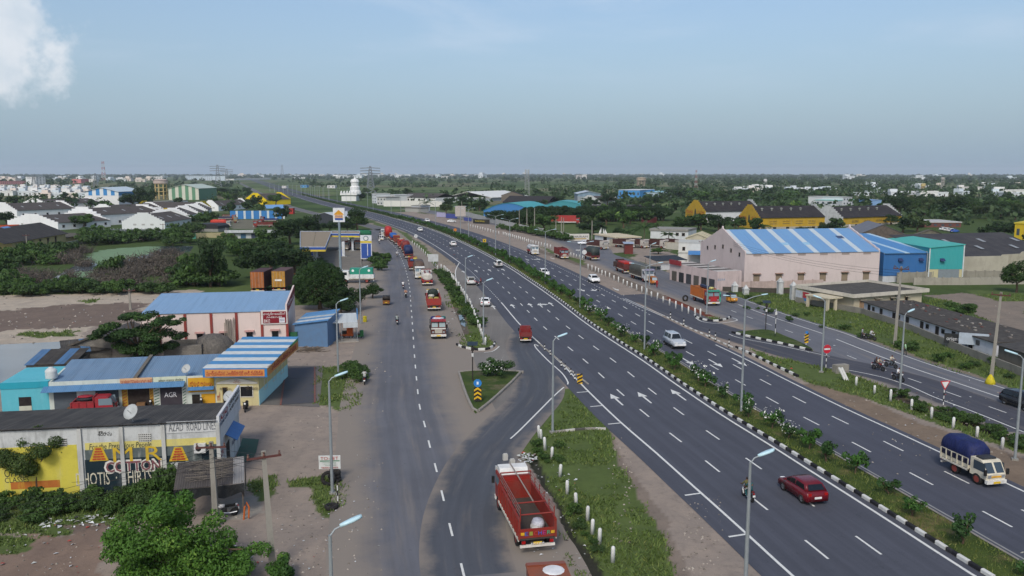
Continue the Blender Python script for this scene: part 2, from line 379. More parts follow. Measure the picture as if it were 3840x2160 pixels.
strip('carriageway_away',HW,0,HW.L,(-13.2,-10.5,-7,-3.5,0.05),.03,CARL)
strip('carriageway_towards',HW,0,HW.L,(3.55,6.5,9.5,12.4,13.6),.03,CARR)
hwL=bpy.data.objects['carriageway_away'];hwR=bpy.data.objects['carriageway_towards']
strip('edge_line',HW,0,900,(-.75,-.53),.036,PW,hwL)
strip('edge_line',HW,0,118*q,(-11.45,-11.25),.036,PW,hwL)
aA=HW.near(S('F',1450,540))[0]
strip('edge_line',HW,aA,900,(-11.45,-11.25),.036,PW,hwL)
strip('edge_line',HW,0,HW.near(S('G',820,950))[0]-22,(12.75,12.95),.036,PW,hwR)
strip('edge_line',HW,0,900,(3.95,4.1),.036,M('8f8f8c',.8),hwR)
def dash_mesh(l,w_):
 me=MB(PW).quad((0,-w_/2,0),(l,-w_/2,0),(l,w_/2,0),(0,w_/2,0)).mesh('lane_dash');return me
def put(me,name,parent,p,rz,z):o=ob(name,me,parent,(p.x,p.y,z),rz);return o
DM=dash_mesh(2.75,.16);per=7.85
def dashes(path,off,ref,parent,amax,me=DM,period=per,a_min=0,z=.036):
 a0=path.near(ref)[0]%period;a=a0-period
 while a<amax:
  if a>a_min:put(me,'lane_dash',parent,path.at(a,off),path.dirn(a+1),z)
  a+=period
dashes(HW,-4.35,S('D',597,645),hwL,620);dashes(HW,-8.0,S('D',258,668),hwL,620)
dashes(HW,7.0,S('D',697,153),hwR,620);dashes(HW,9.95,S('D',930,147),hwR,620)
tick=dash_mesh(1.3,.2)
for c,x,y in(('C',2270,60),('C',2370,165),('C',2510,295),('D',100,830),('D',430,1140)):
 a,o=HW.near(S(c,x,y));put(tick,'edge_tick',hwL,HW.at(a,-11.45),HW.dirn(a)+math.pi/2+.12,.037)
sm=dash_mesh(.9,.14)
a=HW.near(S('F',2065,1150))[0]
while a<aA-3:put(sm,'lane_dash',hwL,HW.at(a,-11.35),HW.dirn(a),.0365);a+=2.1
a=HW.near(S('G',590,940))[0]+2
while a<HW.near(S('T7',100,80))[0]:put(sm,'lane_dash',hwR,HW.at(a,12.1),HW.dirn(a),.0365);a+=2.0
# arrows painted on the lanes
def arrow_mesh(turn=0):
 b=MB(PW);b.quad((-2.4,-.09,0),(.6,-.13,0),(.6,.13,0),(-2.4,.09,0));b.add([(.3,-.5,0),(2.2,0,0),(.3,.5,0)],[(0,1,2)])
 if turn:b.add([(-.2,0,.002),(.9,turn*.9,.002),(.2,turn*.95,.002),(1.1,turn*1.7,.002),(1.9,turn*.5,.002),(1.2,turn*.75,.002),(.2,0,.002)],[(0,6,5,1),(2,3,4)])
 return b.mesh('lane_arrow')
AR,ART=arrow_mesh(),arrow_mesh(-1)
for c,x,y,me in(('C',2470,115,AR),('D',0,60,None),('N',1550,1005,AR),('N',1620,1000,AR),('N',1705,993,AR),('F',1857,862,AR),('F',1990,855,AR),('F',2145,847,AR),('F',2065,857,ART),('F',1582,598,AR),('F',1683,592,AR),('F',1785,588,AR),('F',1712,870,AR),('F',1485,603,AR)):
 if me and c!='C':
  P=S(c,x,y);a,o=HW.near(P);put(me,'lane_arrow',hwL,P,HW.dirn(a),.04)
for c,x,y,me in(('H',250,933,AR),('H',430,925,AR),('H',40,918,AR),('G',80,738,ART),('G',220,735,AR),('T7',495,478,AR),('T7',760,465,ART),('T7',1105,450,AR),('T7',1820,1210,AR),('T7',2180,1200,ART)):
 P=S(c,x,y);a,o=HW.near(P);put(me,'lane_arrow',hwR,P,HW.dirn(a)+math.pi,.04)
# median: raised bed between two kerbs
GRS=None
def GRASSMAT(h='4d5a2c',h2='37471f',h3='7a6a4c'):
 key=('GR',h,h2,h3)
 if key in MC:return MC[key]
 m,t,b=base('turf',.95,0,.1);p=pos(t)
 o=mx(t,rmp(t,nz(t,.5,p,6),.35,.65),hx(h),hx(h2));o=mx(t,rmp(t,nz(t,.23,p,6,.7),.52,.68,0,.9),o,hx(h3));o=mx(t,rmp(t,nz(t,9,p,4),.3,.7,0,.5),o,dk(hx(h2),.7))
 t.links.new(o,b.inputs['Base Color']);bump(t,b,nz(t,6,p,5),.6,.1);MC[key]=m;return m
medo=strip('median',HW,0,1000,(.25,.6,1.8,3.0,3.4),.05,GRASSMAT(),zo=(.1,.13,.2,.13,.05))
KW,KB,KG=WALL('c9c9c4',.35),WALL('26262a',.3,'6a6a66'),WALL('8d8880',.5)
def kstone(l,w_=.26,h_=.3,mat=None):
 c=.05;b=MB(mat);b.loft([[(x,-w_/2,0),(x,w_/2,0),(x,w_/2,h_-c),(x,w_/2-c,h_),(x,-w_/2+c,h_),(x,-w_/2,h_-c)]for x in(0,l)]);return b.mesh('kerbstone')
KS=[kstone(.93,mat=KB),kstone(.93,mat=KW)];KSL=[kstone(1.9,.22,.22,KB),kstone(1.9,.22,.22,KW)];KGM=kstone(.97,mat=KG)
kb=strip('kerb',HW,0,1000,(0.0,.16),.05,KG);lim=HW.near(S('F',1500,390))[0];a=12.;i=0
while i<296 and a<lim:
 o=put(KS[i%2],'kerbstone',kb,HW.at(a,.14),HW.dirn(a+.4),.0);o.rotation_euler[0]=rng.uniform(-.03,.03);a+=1.0;i+=1
kr=MB() # the kerb farther on, stones too small to pick apart
while a<420:
 p0,p1=HW.at(a,0),HW.at(a+1.4,0);n0=Vector((p1.y-p0.y,p0.x-p1.x,0)).normalized()*.26
 kr.loft([[(x+n0*k+Vector((0,0,zz)))for k,zz in((0,0),(1,0),(1,.3),(0,.3))]for x in(p0,p1)],(KB,KW)[i%2]);a+=1.5;i+=1
kr.build('kerbstone_rest',kb,kind='stuff')
ke=strip('kerb',HW,0,1000,(3.35,3.55),.0,KG,zo=(.16,.16))
# ------------ service road on the left
SL=Path([Vector((-.6,30,0)),S('C',1330,1449)]+SS('C',[(1265,1240),(1190,940),(1120,650),(1070,470),(1030,300),(990,150)])+
SS('F',[(1115,1230),(1100,1000),(1088,850),(1075,700),(1040,560),(985,440),(930,380),(840,290),(800,262)])+[S('E2',2000,640),S('E2',1620,480),S('E2',1330,330),S('E2',1170,250)],2.0)
slw=ASPH('5a5b60','82796f',(2.0,5.6),.4,sh=1.5)
sro=strip('service_road',SL,0,330,(-8.2,-6,-3,0,3,6,7.6),.018,slw)
strip('service_road_far',SL,330,SL.L,(-3.6,0,3.6),.018,ASPH('5a5a5c','8b8074',(2.6,4.2),.4))
dashes(SL,0,S('C',1240,1150),sro,300,dash_mesh(2.1,.15),6.1,10,.026)
# dark slip road curving off the highway into the service road
SLIP=Path(SS('F',[(1985,985),(1990,1060),(1965,1120),(1965,1190),(2020,1300),(2055,1400)])+SS('C',[(1880,90),(1740,250),(1600,400),(1480,560),(1390,760),(1330,1000),(1330,1250),(1370,1449)]),1.5)
slip=strip('slip_road',SLIP,0,SLIP.L,(-2.9,-1.6,0,1.6,2.9),.024,ASPH('474a50','7b736b',(1.6,3.2),.25))
edge=Path([S('F',2300,1449)]+SS('C',[(2110,5),(2020,80),(1890,210),(1740,360),(1650,440)]),1.);strip('edge_line',edge,2,edge.L-1,(-.08,.08),.034,PW,slip)
edge=Path([S('F',2050,1165)]+SS('F',[(2025,1150),(2030,1175),(2120,1270),(2230,1370),(2275,1440)])+[S('C',2110,5)],.8);strip('edge_line',edge,0,edge.L,(-.08,.08),.034,PW,slip)
# lay-by beside the guard posts
lay=SS('F',[(1452,520),(1424,600),(1436,690),(1520,800),(1580,930),(1640,1060),(1715,1140),(1752,1168),(1700,1205),(1570,1212),(1440,1180),(1250,1180),(1000,1300),(980,1449)])+SS('C',[(900,300),(1250,700),(1500,480),(1900,130),(2040,20)])+SS('F',[(2200,1449),(2060,1200),(1985,1050),(1860,900),(1700,740),(1530,590)])
sheet('lay_by',lay,.012,ASPH('6c6863','8b8074',None,.5))
edge=Path(SS('F',[(1453,536),(1430,580),(1424,620),(1432,665),(1445,690)]),.8);strip('edge_line',edge,0,edge.L,(-.1,.1),.032,PW,bpy.data.objects['lay_by'])
edge=Path(SS('F',[(1755,1166),(1735,1185),(1700,1205),(1640,1212)]),.8);strip('edge_line',edge,0,edge.L,(-.08,.08),.032,PW,bpy.data.objects['lay_by'])
# ------------ service road on the right
SR=Path([Vector((56.5*q,45*q,0)),Vector((51.0*q,75*q,0))]+SS('H',[(2490,1220),(2100,1090),(1600,920),(1160,750),(1065,710),(700,590),(420,488)])+SS('G',[(1010,800),(740,705),(560,640),(330,545),(110,475)])+SS('F',[(2480,425),(2280,350),(2060,290),(1800,240),(1560,195),(1330,160),(1100,125)]),2.)
srw=ASPH('5d5e63','857b70',(6.6,9.6),.4)
srr=strip('service_road_right',SR,0,SR.L,(-9.4,-7,-4,0,2.6,4.2),.018,srw)
strip('centre_line',SR,6,SR.near(S('H',1160,750))[0],(-.09,.09),.026,PW,srr);strip('centre_line',SR,SR.near(S('H',1065,710))[0],SR.near(S('H',420,488))[0],(-.09,.09),.026,PW,srr)
strip('edge_line',SR,6,SR.near(S('G',1000,770))[0],(3.35,3.5),.026,PW,srr)
dashes(SR,-4.0,S('H',1165,823),srr,SR.near(S('H',345,515))[0],dash_mesh(2.3,.14),6.2,12,.026)
edge=Path(SS('H',[(2576,1452),(2200,1300),(1880,1180),(1720,1107),(1500,1035),(1230,980),(1110,965)]),1.5);strip('edge_line',edge,0,edge.L,(-.08,.08),.034,PW,srr)
# deceleration lane between highway and right-hand service road
DL=Path(SS('G',[(330,775),(560,850),(820,975),(1000,1040),(1250,1120)])+SS('H',[(700,810),(1000,895),(1300,960),(1700,1060),(2200,1240),(2700,1440)]),2.)
slr=strip('slip_road_right',DL,0,DL.L,(-3.2,-1.5,0,1.5,3.4),.022,ASPH('414249','746c64',(2.6,4.6),.3))
edge=Path(SS('H',[(350,712),(430,740),(740,800),(1110,880)]),1.5);strip('edge_line',edge,0,edge.L,(-.08,.08),.034,PW,slr)
edge=Path(SS('G',[(820,950),(870,978),(960,992),(1060,985),(1138,968),(1100,950)]),.8);strip('edge_line',edge,0,edge.L,(-.09,.09),.034,PW,slr)
edge=Path(SS('G',[(280,805),(430,872),(585,938)]),1.5);strip('edge_line',edge,0,edge.L,(-.35,-.2),.034,PW,slr);strip('edge_line',edge,0,edge.L,(.2,.35),.034,PW,slr)
# weighbridge deck
wb=[S('A',2125,885),S('A',2370,870),S('A',2430,605),S('A',2205,610)]
sheet('pavement',SS('A',[(1960,880),(2410,900),(2440,590),(2080,590),(2060,680)]),.03,WALL('6a6661',.5))
wbo=T('weighbridge','dark steel weighbridge deck in the paving beside the striped office','weighbridge',wb[0],ang(wb[0],wb[1]))
wl,wd=(wb[1]-wb[0]).length,(wb[3]-wb[0]).length
for k in range(3):MB(M('4b4c52',.7,.2,.5)).box(.02,wl-.02,k*wd/3+.02,(k+1)*wd/3-.02,.02,.1).build('deck_plate',wbo)
for x in(-.18,wl):MB(M('7a5048',.8)).box(x,x+.18,0,wd,.02,.13).build('side_rail',wbo)
# ------------ ground colours
Z=[] # (colour, polygon, warp)
def zone(h,pts,warp=.6,dz=0):Z.append((np.array(hx(h)[:3]),np.array([(p[0],p[1])for p in pts]),warp,dz))
DIRT,GR,GR2,SAND,BROWN,WET='8b8076','515f35','42522b','a59a8b','6f6259','35362f'
zone(GR2,[(-400,150),(-34,150),(-70,420),(-90,520),(-400,520)],3) # green land left of the road
zone(GR2,[(60,30),(400,30),(400,520),(-60,520),(16,330)],2.5) # and right
zone(DIRT,SS('G',[(-300,520),(200,460),(620,600),(760,690),(1010,760),(980,560),(760,520),(600,450),(640,400),(250,380),(-150,350),(-400,400)]),1.2)
zone(SAND,SS('A',[(-300,60),(0,60),(900,35),(1500,10),(1530,25),(1240,112),(1090,190),(700,300),(640,390),(0,420),(-300,420)]),.8)
zone(BROWN,SS('A',[(-300,190),(0,170),(600,120),(1050,110),(1100,190),(760,290),(0,330),(-300,330)]),1.5)
zone(GR,SS('A',[(180,335),(620,325),(600,360),(190,370)]),1.2);zone(GR,SS('A',[(600,95),(760,85),(740,108),(620,112)]),1.0)
zone(GR,SS('E',[(1540,960),(1900,940),(2180,1040),(2150,1075),(1450,1075)]),1.2)
zone(DIRT,SS('E',[(1880,1020),(2200,1020),(2200,1060),(1850,1060)]),1.2)
zone('747069',SS('F',[(380,470),(560,620),(980,680),(960,600),(930,560),(800,500),(860,420),(770,300),(480,330),(300,440)]),.5) # filling station yard
zone(GR2,SS('F',[(795,460),(930,500),(925,600),(830,600),(790,560)]),.5,-.15);zone('35383c',SS('F',[(930,500),(1000,500),(1005,545),(930,550)]),.4)
zone('6c6a5c',SS('E2',[(1080,820),(1500,820),(1440,960),(1080,960)]),.6)
zone(GR,SS('B',[(-200,560),(1350,520),(1500,640),(1000,720),(900,830),(420,860),(-200,860)]),.8)
zone(BROWN,SS('B',[(480,800),(880,790),(900,830),(560,880)]),.6)
zone('7d6c60',SS('B',[(-200,900),(300,860),(800,850),(800,1300),(-200,1300)]),.9)
zone(GR,SS('B',[(-200,880),(180,880),(200,1010),(-200,1060)]),.7)
zone('8d8880',SS('B',[(1680,640),(1960,590),(2000,740),(1800,800),(1600,800)]),.3)
zone(GR,SS('B',[(1900,480),(2090,430),(2080,620),(1980,660)]),.5);zone(GR,SS('C',[(0,730),(290,700),(440,780),(450,960),(340,1030),(200,960),(180,800),(0,780)]),.35)
zone(GR,SS('A',[(2400,600),(2576,590),(2640,600),(2700,700),(2650,880),(2560,935),(2370,870)]),.4);zone(GR,SS('F',[(480,1320),(560,1310),(690,1330),(720,1449),(400,1449)]),.3)
zone(GR,SS('C',[(200,60),(560,60),(560,160),(380,212),(195,140)]),.4)
# verge between service road and highway (front), its drain, and the far part
zone(GR,SS('C',[(2060,40),(2160,35),(2430,330),(2500,600),(2600,780),(2830,1150),(2900,1500),(2080,1500),(2060,1300),(2090,1060),(1940,740),(1830,600),(1640,560),(1660,470),(1760,380)]),.25)
zone('7b7066',SS('C',[(2430,330),(2500,600),(2600,780),(2830,1150),(2900,1500),(3060,1500),(2800,950),(2560,600)]),.3)
zone(WET,SS('C',[(1740,520),(1860,520),(1920,660),(2010,860),(2140,1060),(2260,1260),(2400,1500),(2270,1500),(2120,1250),(2060,1000),(1900,740),(1820,600)]),.2,-.3)
zone('6d655c',SS('C',[(1600,560),(1700,600),(1740,700),(1850,900),(2000,1150),(2120,1380),(2200,1500),(1560,1500)]),.3)
zone(GR,SS('F',[(1400,1125),(1440,1170),(1560,1190),(1680,1170),(1715,1145),(1640,1080),(1580,960),(1520,820),(1430,710),(1390,620),(1330,570),(1270,590),(1300,720),(1330,800),(1340,880),(1420,880),(1500,1000),(1420,1060)]),.35)
zone('5d554c',SS('F',[(1330,880),(1440,870),(1520,940),(1540,1060),(1480,1090),(1400,1060),(1360,960)]),.4)
zone('9a938a',SS('F',[(1345,1085),(1420,1080),(1400,1120),(1350,1120)]),.2)
zone(GR,SS('F',[(790,220),(900,250),(1050,310),(1180,400),(1260,480),(1290,560),(1240,560),(1140,450),(1050,350),(980,290),(830,260)]),.5)
zone('857b6c',SS('F',[(1180,350),(1330,430),(1450,520),(1440,560),(1330,550),(1270,500)]),.7)
zone(GR,SS('F',[(100,60),(300,90),(560,150),(560,230),(300,130),(100,90)]),.5)
# right-hand verges
zone('77695b',SS('D',[(860,10),(1100,-10),(1700,250),(2576,560),(2700,800),(2440,740),(1980,520),(1580,335),(1190,165)]),.4)
zone(GR,SS('H',[(500,820),(680,880),(900,915),(1150,975),(1400,1050),(1700,1130),(1900,1230),(2300,1400),(2700,1560),(2700,1650),(2200,1480),(1700,1300),(1300,1170),(1000,1090),(870,1025),(600,910)]),.35)
zone('4a423a',SS('D',[(1480,20),(1750,110),(1900,180),(2250,310),(2600,440),(2600,480),(2250,350),(1900,225),(1650,120)]),.3,-.25)
zone(GR,SS('H',[(440,700),(640,690),(800,750),(960,830),(800,790),(520,725)]),.2)
zone('6a3a2c',SS('G',[(590,775),(720,800),(860,860),(1010,918),(960,945),(860,935),(700,860),(590,800)]),.25)
zone(GR,SS('G',[(1010,918),(1080,945),(960,972),(860,958),(880,940),(960,948)]),.15)
zone('6b6157',SS('G',[(-400,420),(0,545),(300,650),(560,770),(600,800),(520,800),(200,660),(0,575),(-400,440)]),.3)
zone(GR,SS('T7',[(800,150),(1100,260),(1500,400),(1900,500),(1900,620),(1500,470),(1000,280)]),.4)
zone(GR,SS('H',[(430,415),(800,440),(900,480),(1340,560),(1700,680),(2100,850),(2700,1080),(2700,1240),(2100,990),(1690,850),(1200,690),(700,530)]),.35)
zone('7b7166',SS('H',[(1250,700),(1700,850),(2576,1150),(2576,1175),(1690,870),(1200,705)]),.3)
zone('7c7268',SS('E7',[(1200,580),(1800,640),(2700,740),(2700,1500),(2000,1330),(1500,980),(1000,780),(400,620)]),.8)
zone(GR,SS('E7',[(1200,510),(2700,560),(2700,740),(2000,740),(1500,620)]),.8)
zone(GR2,SS('G',[(130,470),(250,455),(380,470),(360,490),(200,490)]),.4);zone(GR,SS('E8',[(-300,260),(220,260),(220,470),(-300,440)]),.6)
def vnoise(x,y,s,seed):
 r_=np.random.RandomState(seed);g=r_.rand(64,64);u,v=x/s,y/s;i,j=np.floor(u).astype(int),np.floor(v).astype(int);a,b=u-i,v-j
 a=a*a*(3-2*a);b=b*b*(3-2*b);G=lambda p,q_:g[p%64,q_%64]
 return(G(i,j)*(1-a)+G(i+1,j)*a)*(1-b)+(G(i,j+1)*(1-a)+G(i+1,j+1)*a)*b-.5
def inpoly(x,y,P):
 r_=np.zeros(x.shape,bool);n=len(P)
 for i in range(n):
  x0,y0=P[i];x1,y1=P[i-1]
  if y0==y1:continue
  r_^=((y0>y)!=(y1>y))&(x<(x1-x0)*(y-y0)/(y1-y0)+x0)
 return r_
ys=[20.]
while ys[-1]<520:ys.append(ys[-1]+max(.28,ys[-1]*.0052))
ys=np.array(ys);us=np.linspace(-1,1,620);Y,U=np.meshgrid(ys,us,indexing='ij');X=U*(.78*Y+26)
WX=vnoise(X,Y,2.3,1)+vnoise(X,Y,.9,2)*.6+vnoise(X,Y,7,5)*1.2;WY=vnoise(X,Y,2.3,3)+vnoise(X,Y,.9,4)*.6+vnoise(X,Y,7,6)*1.2
C=np.tile(np.array(hx(DIRT)[:3]),(X.size,1)).reshape(X.shape+(3,));ZZ=vnoise(X,Y,6,9)*.012
for cz,P,wp,dz in Z:
 lo,hi=P.min(0)-4,P.max(0)+4;bb=(X>lo[0])&(X<hi[0])&(Y>lo[1])&(Y<hi[1])
 if not bb.any():continue
 m_=np.zeros(X.shape,bool);m_[bb]=inpoly(X[bb]+WX[bb]*wp*1.6,Y[bb]+WY[bb]*wp*1.6,P);C[m_]=cz
 if dz:ZZ[m_]+=dz
ny,nx=X.shape;idx=np.arange(ny*nx).reshape(ny,nx);F_=np.stack([idx[:-1,:-1],idx[:-1,1:],idx[1:,1:],idx[1:,:-1]],-1).reshape(-1,4)
me=bpy.data.meshes.new('ground');me.vertices.add(ny*nx);me.vertices.foreach_set('co',np.stack([X,Y,ZZ],-1).astype(np.float32).ravel())
me.loops.add(F_.size);me.loops.foreach_set('vertex_index',F_.astype(np.int32).ravel());me.polygons.add(len(F_));me.polygons.foreach_set('loop_start',np.arange(0,F_.size,4,dtype=np.int32));me.polygons.foreach_set('loop_total',np.full(len(F_),4,dtype=np.int32))
at=me.color_attributes.new('soil','FLOAT_COLOR','POINT');at.data.foreach_set('color',np.concatenate([C,np.ones(C.shape[:2]+(1,))],-1).astype(np.float32).ravel())
me.update(calc_edges=True);me.polygons.foreach_set('use_smooth',[True]*len(F_))
m,t,b=base('earth',.95,0,.1);p=pos(t);a_=N(t,'ShaderNodeAttribute',attribute_name='soil').outputs['Color']
o=mx(t,rmp(t,nz(t,.35,p,7,.62),.36,.68,0,.75),a_,mx(t,1.,a_,(1.32,1.28,1.22,1),'MULTIPLY'));o=mx(t,rmp(t,nz(t,1.6,p,6,.7),.48,.72,0,.6),o,mx(t,1.,a_,(.6,.6,.6,1),'MULTIPLY'))
o=mx(t,rmp(t,nz(t,.12,scl(t,p,(3,.6,1)),5),.5,.7,0,.45),o,mx(t,1.,a_,(.75,.74,.75,1),'MULTIPLY'));o=mx(t,rmp(t,nz(t,22,p,3),.35,.75,0,.5),o,mx(t,1.,a_,(.62,.6,.58,1),'MULTIPLY'))
t.links.new(o,b.inputs['Base Color']);bump(t,b,nz(t,5,p,6),.4,.06);me.materials.append(m)
ob('ground',me,None,kind='structure')
# the plain out to the horizon, round the near ground
m,t,b=base('plain',.95,0,.1);p=pos(t)
vo=N(t,'ShaderNodeTexVoronoi');vo.inputs['Scale'].default_value=.006;t.links.new(scl(t,p,(1,.8,1)),vo.inputs[0]);sx=N(t,'ShaderNodeSeparateColor');t.links.new(vo.outputs['Color'],sx.inputs[0])
o=mx(t,rmp(t,sx.outputs[0],.3,.5),hx('4a5c32'),hx('687548'));o=mx(t,rmp(t,sx.outputs[1],.62,.7,0,.75),o,hx('7f765f'));o=mx(t,rmp(t,nz(t,.02,p,7),.42,.6,0,.8),o,hx('2d3f1f'));o=mx(t,rmp(t,nz(t,.15,p,5),.45,.7,0,.5),o,hx('28391c'))
t.links.new(o,b.inputs['Base Color'])
y0,y1=ys[0],ys[-1];w0,w1=.78*y0+26,.78*y1+26;B_=16000
MB(m).add([(-w0,y0,0),(w0,y0,0),(w1,y1,0),(-w1,y1,0),(-B_,-900,0),(B_,-900,0),(B_,B_,0),(-B_,B_,0)],[(4,5,1,0),(5,6,2,1),(6,7,3,2),(7,4,0,3)]).build('plain',kind='structure')
# ------------ kerbed islands
def kerb_row(name,pts,me,step,z=0.,parent=None,alt=True):
 pa=Path(pts,.5);root=parent or ob(name,MB(KG).box(-.05,.05,-.05,.05,.01,.1).mesh('kerb_foot'),None,(pts[0][0],pts[0][1],0),kind='structure');a=0;i=0
 while a+step*.5<pa.L:
  p_=pa.at(a);o=ob('kerbstone',me[i%len(me)],root,(p_.x-root.location.x,p_.y-root.location.y,z),pa.dirn(a+step/2)+rng.uniform(-.02,.02));a+=step;i+=1
 return root
def island(name,pts,m,z=.22):
 pa=Path(list(pts)+[pts[0]],1.);b=MB(m);n=len(pa.p)-1;c=pa.p[:n].mean(0)
 b.add([(x,y,.0)for x,y in pa.p[:n]]+[(x+(c[0]-x)*.02,y+(c[1]-y)*.02,z)for x,y in pa.p[:n]]+[(c[0],c[1],z+.1)],[(i,(i+1)%n,n+(i+1)%n,n+i)for i in range(n)]+[(n+i,n+(i+1)%n,2*n)for i in range(n)])
 return b.build(name,kind='structure')
G1=GRASSMAT('4a582c','3a4a24','6e6450')
t1=[S('F',1450,1370),S('F',1560,1358),S('F',1760,1358),S('F',1918,1366),S('F',1880,1410),S('C',1660,20),S('C',1540,130),S('C',1432,218),S('C',1400,205),S('C',1345,90)]
island('traffic_island',t1,G1,.18);kerb_row('kerb',[t1[3],t1[4],t1[5],t1[6],t1[7]],[KGM],1.02);kerb_row('kerb',[t1[7],t1[8],t1[9],t1[0]],[KGM],1.02);kerb_row('kerb',t1[:4],[KGM],1.02)
kerb_row('kerb',SS('F',[(1722,1142),(1712,1168),(1680,1187),(1630,1196),(1570,1193),(1500,1182),(1450,1165),(1430,1150)]),KS,1.0)
kerb_row('kerb',SS('G',[(1085,945),(1050,965),(960,978),(880,967),(830,950),(815,935)]),KS,1.0)
i2=SS('H',[(378,704),(460,694),(640,684),(780,735),(900,785),(985,838),(850,812),(600,752)]);island('traffic_island',i2,G1,.2);kerb_row('kerb',SS('H',[(372,702),(500,733),(740,785),(985,842)]),KS,1.0);
kerb_row('kerb',SS('H',[(402,814),(520,868),(700,955),(870,1034)]),KS,1.0)
kerb_row('kerb',SS('G',[(592,940),(760,1020),(940,1102),(1130,1188)]),[kstone(.95,.2,.16,KG),kstone(.95,.2,.16,KW)],1.0)
kerb_row('kerb',SS('F',[(2062,1152),(2150,1225),(2260,1320),(2420,1449)]),[kstone(.95,.2,.16,KG),kstone(.95,.2,.16,WALL('a09c94',.5))],1.0)
kerb_row('kerb',SS('C',[(2020,368),(2150,352),(2280,342),(2400,345)]),[kstone(.95,.24,.2,KG),kstone(.95,.24,.2,WALL('b5b2aa',.6)),kstone(.95,.24,.2,WALL('55534e',.5))],1.0)
for pts in(SS('F',[(712,510),(716,570),(740,600),(790,605)]),SS('F',[(790,500),(796,560),(795,605)])):kerb_row('kerb',pts,[KGM],1.0)
# ------------ ponds
pw=WATER();ga=M('6f8a66',.85,0,.35,.5)
sheet('pond_water',SS('A',[(-300,430),(0,428),(560,400),(660,425),(690,445),(560,520),(430,575),(120,700),(40,730),(-300,730)]),.03,pw)
ps=SS('E',[(380,905),(560,800),(660,740),(900,670),(1200,650),(1460,650),(1440,690),(1200,720),(950,780),(800,860),(560,950),(400,960)]);sheet('pond_water',ps,.02,pw);
sheet('pond_water',SS('F',[(830,530),(870,535),(868,585),(830,590)]),.02,pw);sheet('pond_water',SS('F',[(1447,930),(1480,925),(1510,1000),(1500,1020),(1465,1000)]),.02,pw)
def blob(pts,z,m,name,n=5,amp=.6,kind='stuff'):
 pa=Path(list(pts)+[pts[0]],1.2);sheet(name,[(x+mnoise.noise((x*.4,y*.4,3))*amp,y+mnoise.noise((x*.4,y*.4,9))*amp)for x,y in pa.p[:-1]],z,m,kind)
for i,pts in enumerate(([(640,760),(730,690),(1000,660),(1200,655),(1190,690),(1050,730),(930,775),(760,785)],[(380,925),(540,850),(640,840),(760,850),(620,920),(420,955)],[(700,930),(900,890),(960,940),(760,990)])):blob(SS('E',pts),.035,ga,'pond_scum',amp=2.)
# ---------------------------------------------------------------- vehicles and people
TYRE,RIM,DARK,CHR,CHAS=M('1d1d1e',.9),M('8f9296',.4,.6,.2),M('17181a',.8),M('b9bcc0',.35,.7,.1),M('2a2524',.85)
LRED,LYEL,LWHT,PLATE,PLY=M('a01414',.3),M('d08a1e',.3),M('e8e8e4',.25),M('e6e6e2',.6),M('d9b32a',.6)
def wheel_meshes(r,w_,n=14,rim=RIM):
 ty=MB(TYRE).lathe([(r*.62,-w_/2),(r*.94,-w_/2),(r,-w_/2+.04),(r,w_/2-.04),(r*.94,w_/2),(r*.62,w_/2)],n=n,ax='y',caps=False).mesh('tyre',True)
 ri=MB(rim).lathe([(r*.64,-w_/2+.02),(r*.5,-w_/2+.05),(r*.18,-w_/2+.03),(r*.18,w_/2-.03),(r*.5,w_/2-.05),(r*.64,w_/2-.02)],n=n,ax='y').mesh('rim',False);return ty,ri
WC,WT,WB=wheel_meshes(.31,.2),wheel_meshes(.5,.3,14,M('8a4038',.7,.1)),wheel_meshes(.29,.1,16,M('55585c',.4,.6))
WS=wheel_meshes(.24,.1,12)
def wheels(root,W,pts):
 for x,y,z in pts:o=ob('wheel',W[0],root,(x,y,z));ob('rim',W[1],o)
def body_loft(prof,w_,belt,tumble=.28,edge=.07):
 """side profile swept over the width with rounded shoulders and leaning cabin sides"""
 cx=sum(p[0]for p in prof)/len(prof);cz=sum(p[1]for p in prof)/len(prof);rings=[]
 for s_ in(-1,-.9,-.45,0,.45,.9,1):
  k=1-edge if abs(s_)==1 else 1;ring=[]
  for x,z in prof:
   hw=w_/2-max(0,z-belt)*tumble;ring.append((cx+(x-cx)*(1-(1-k)*.35),s_*hw,cz+(z-cz)*k))
  rings.append(ring)
 return rings
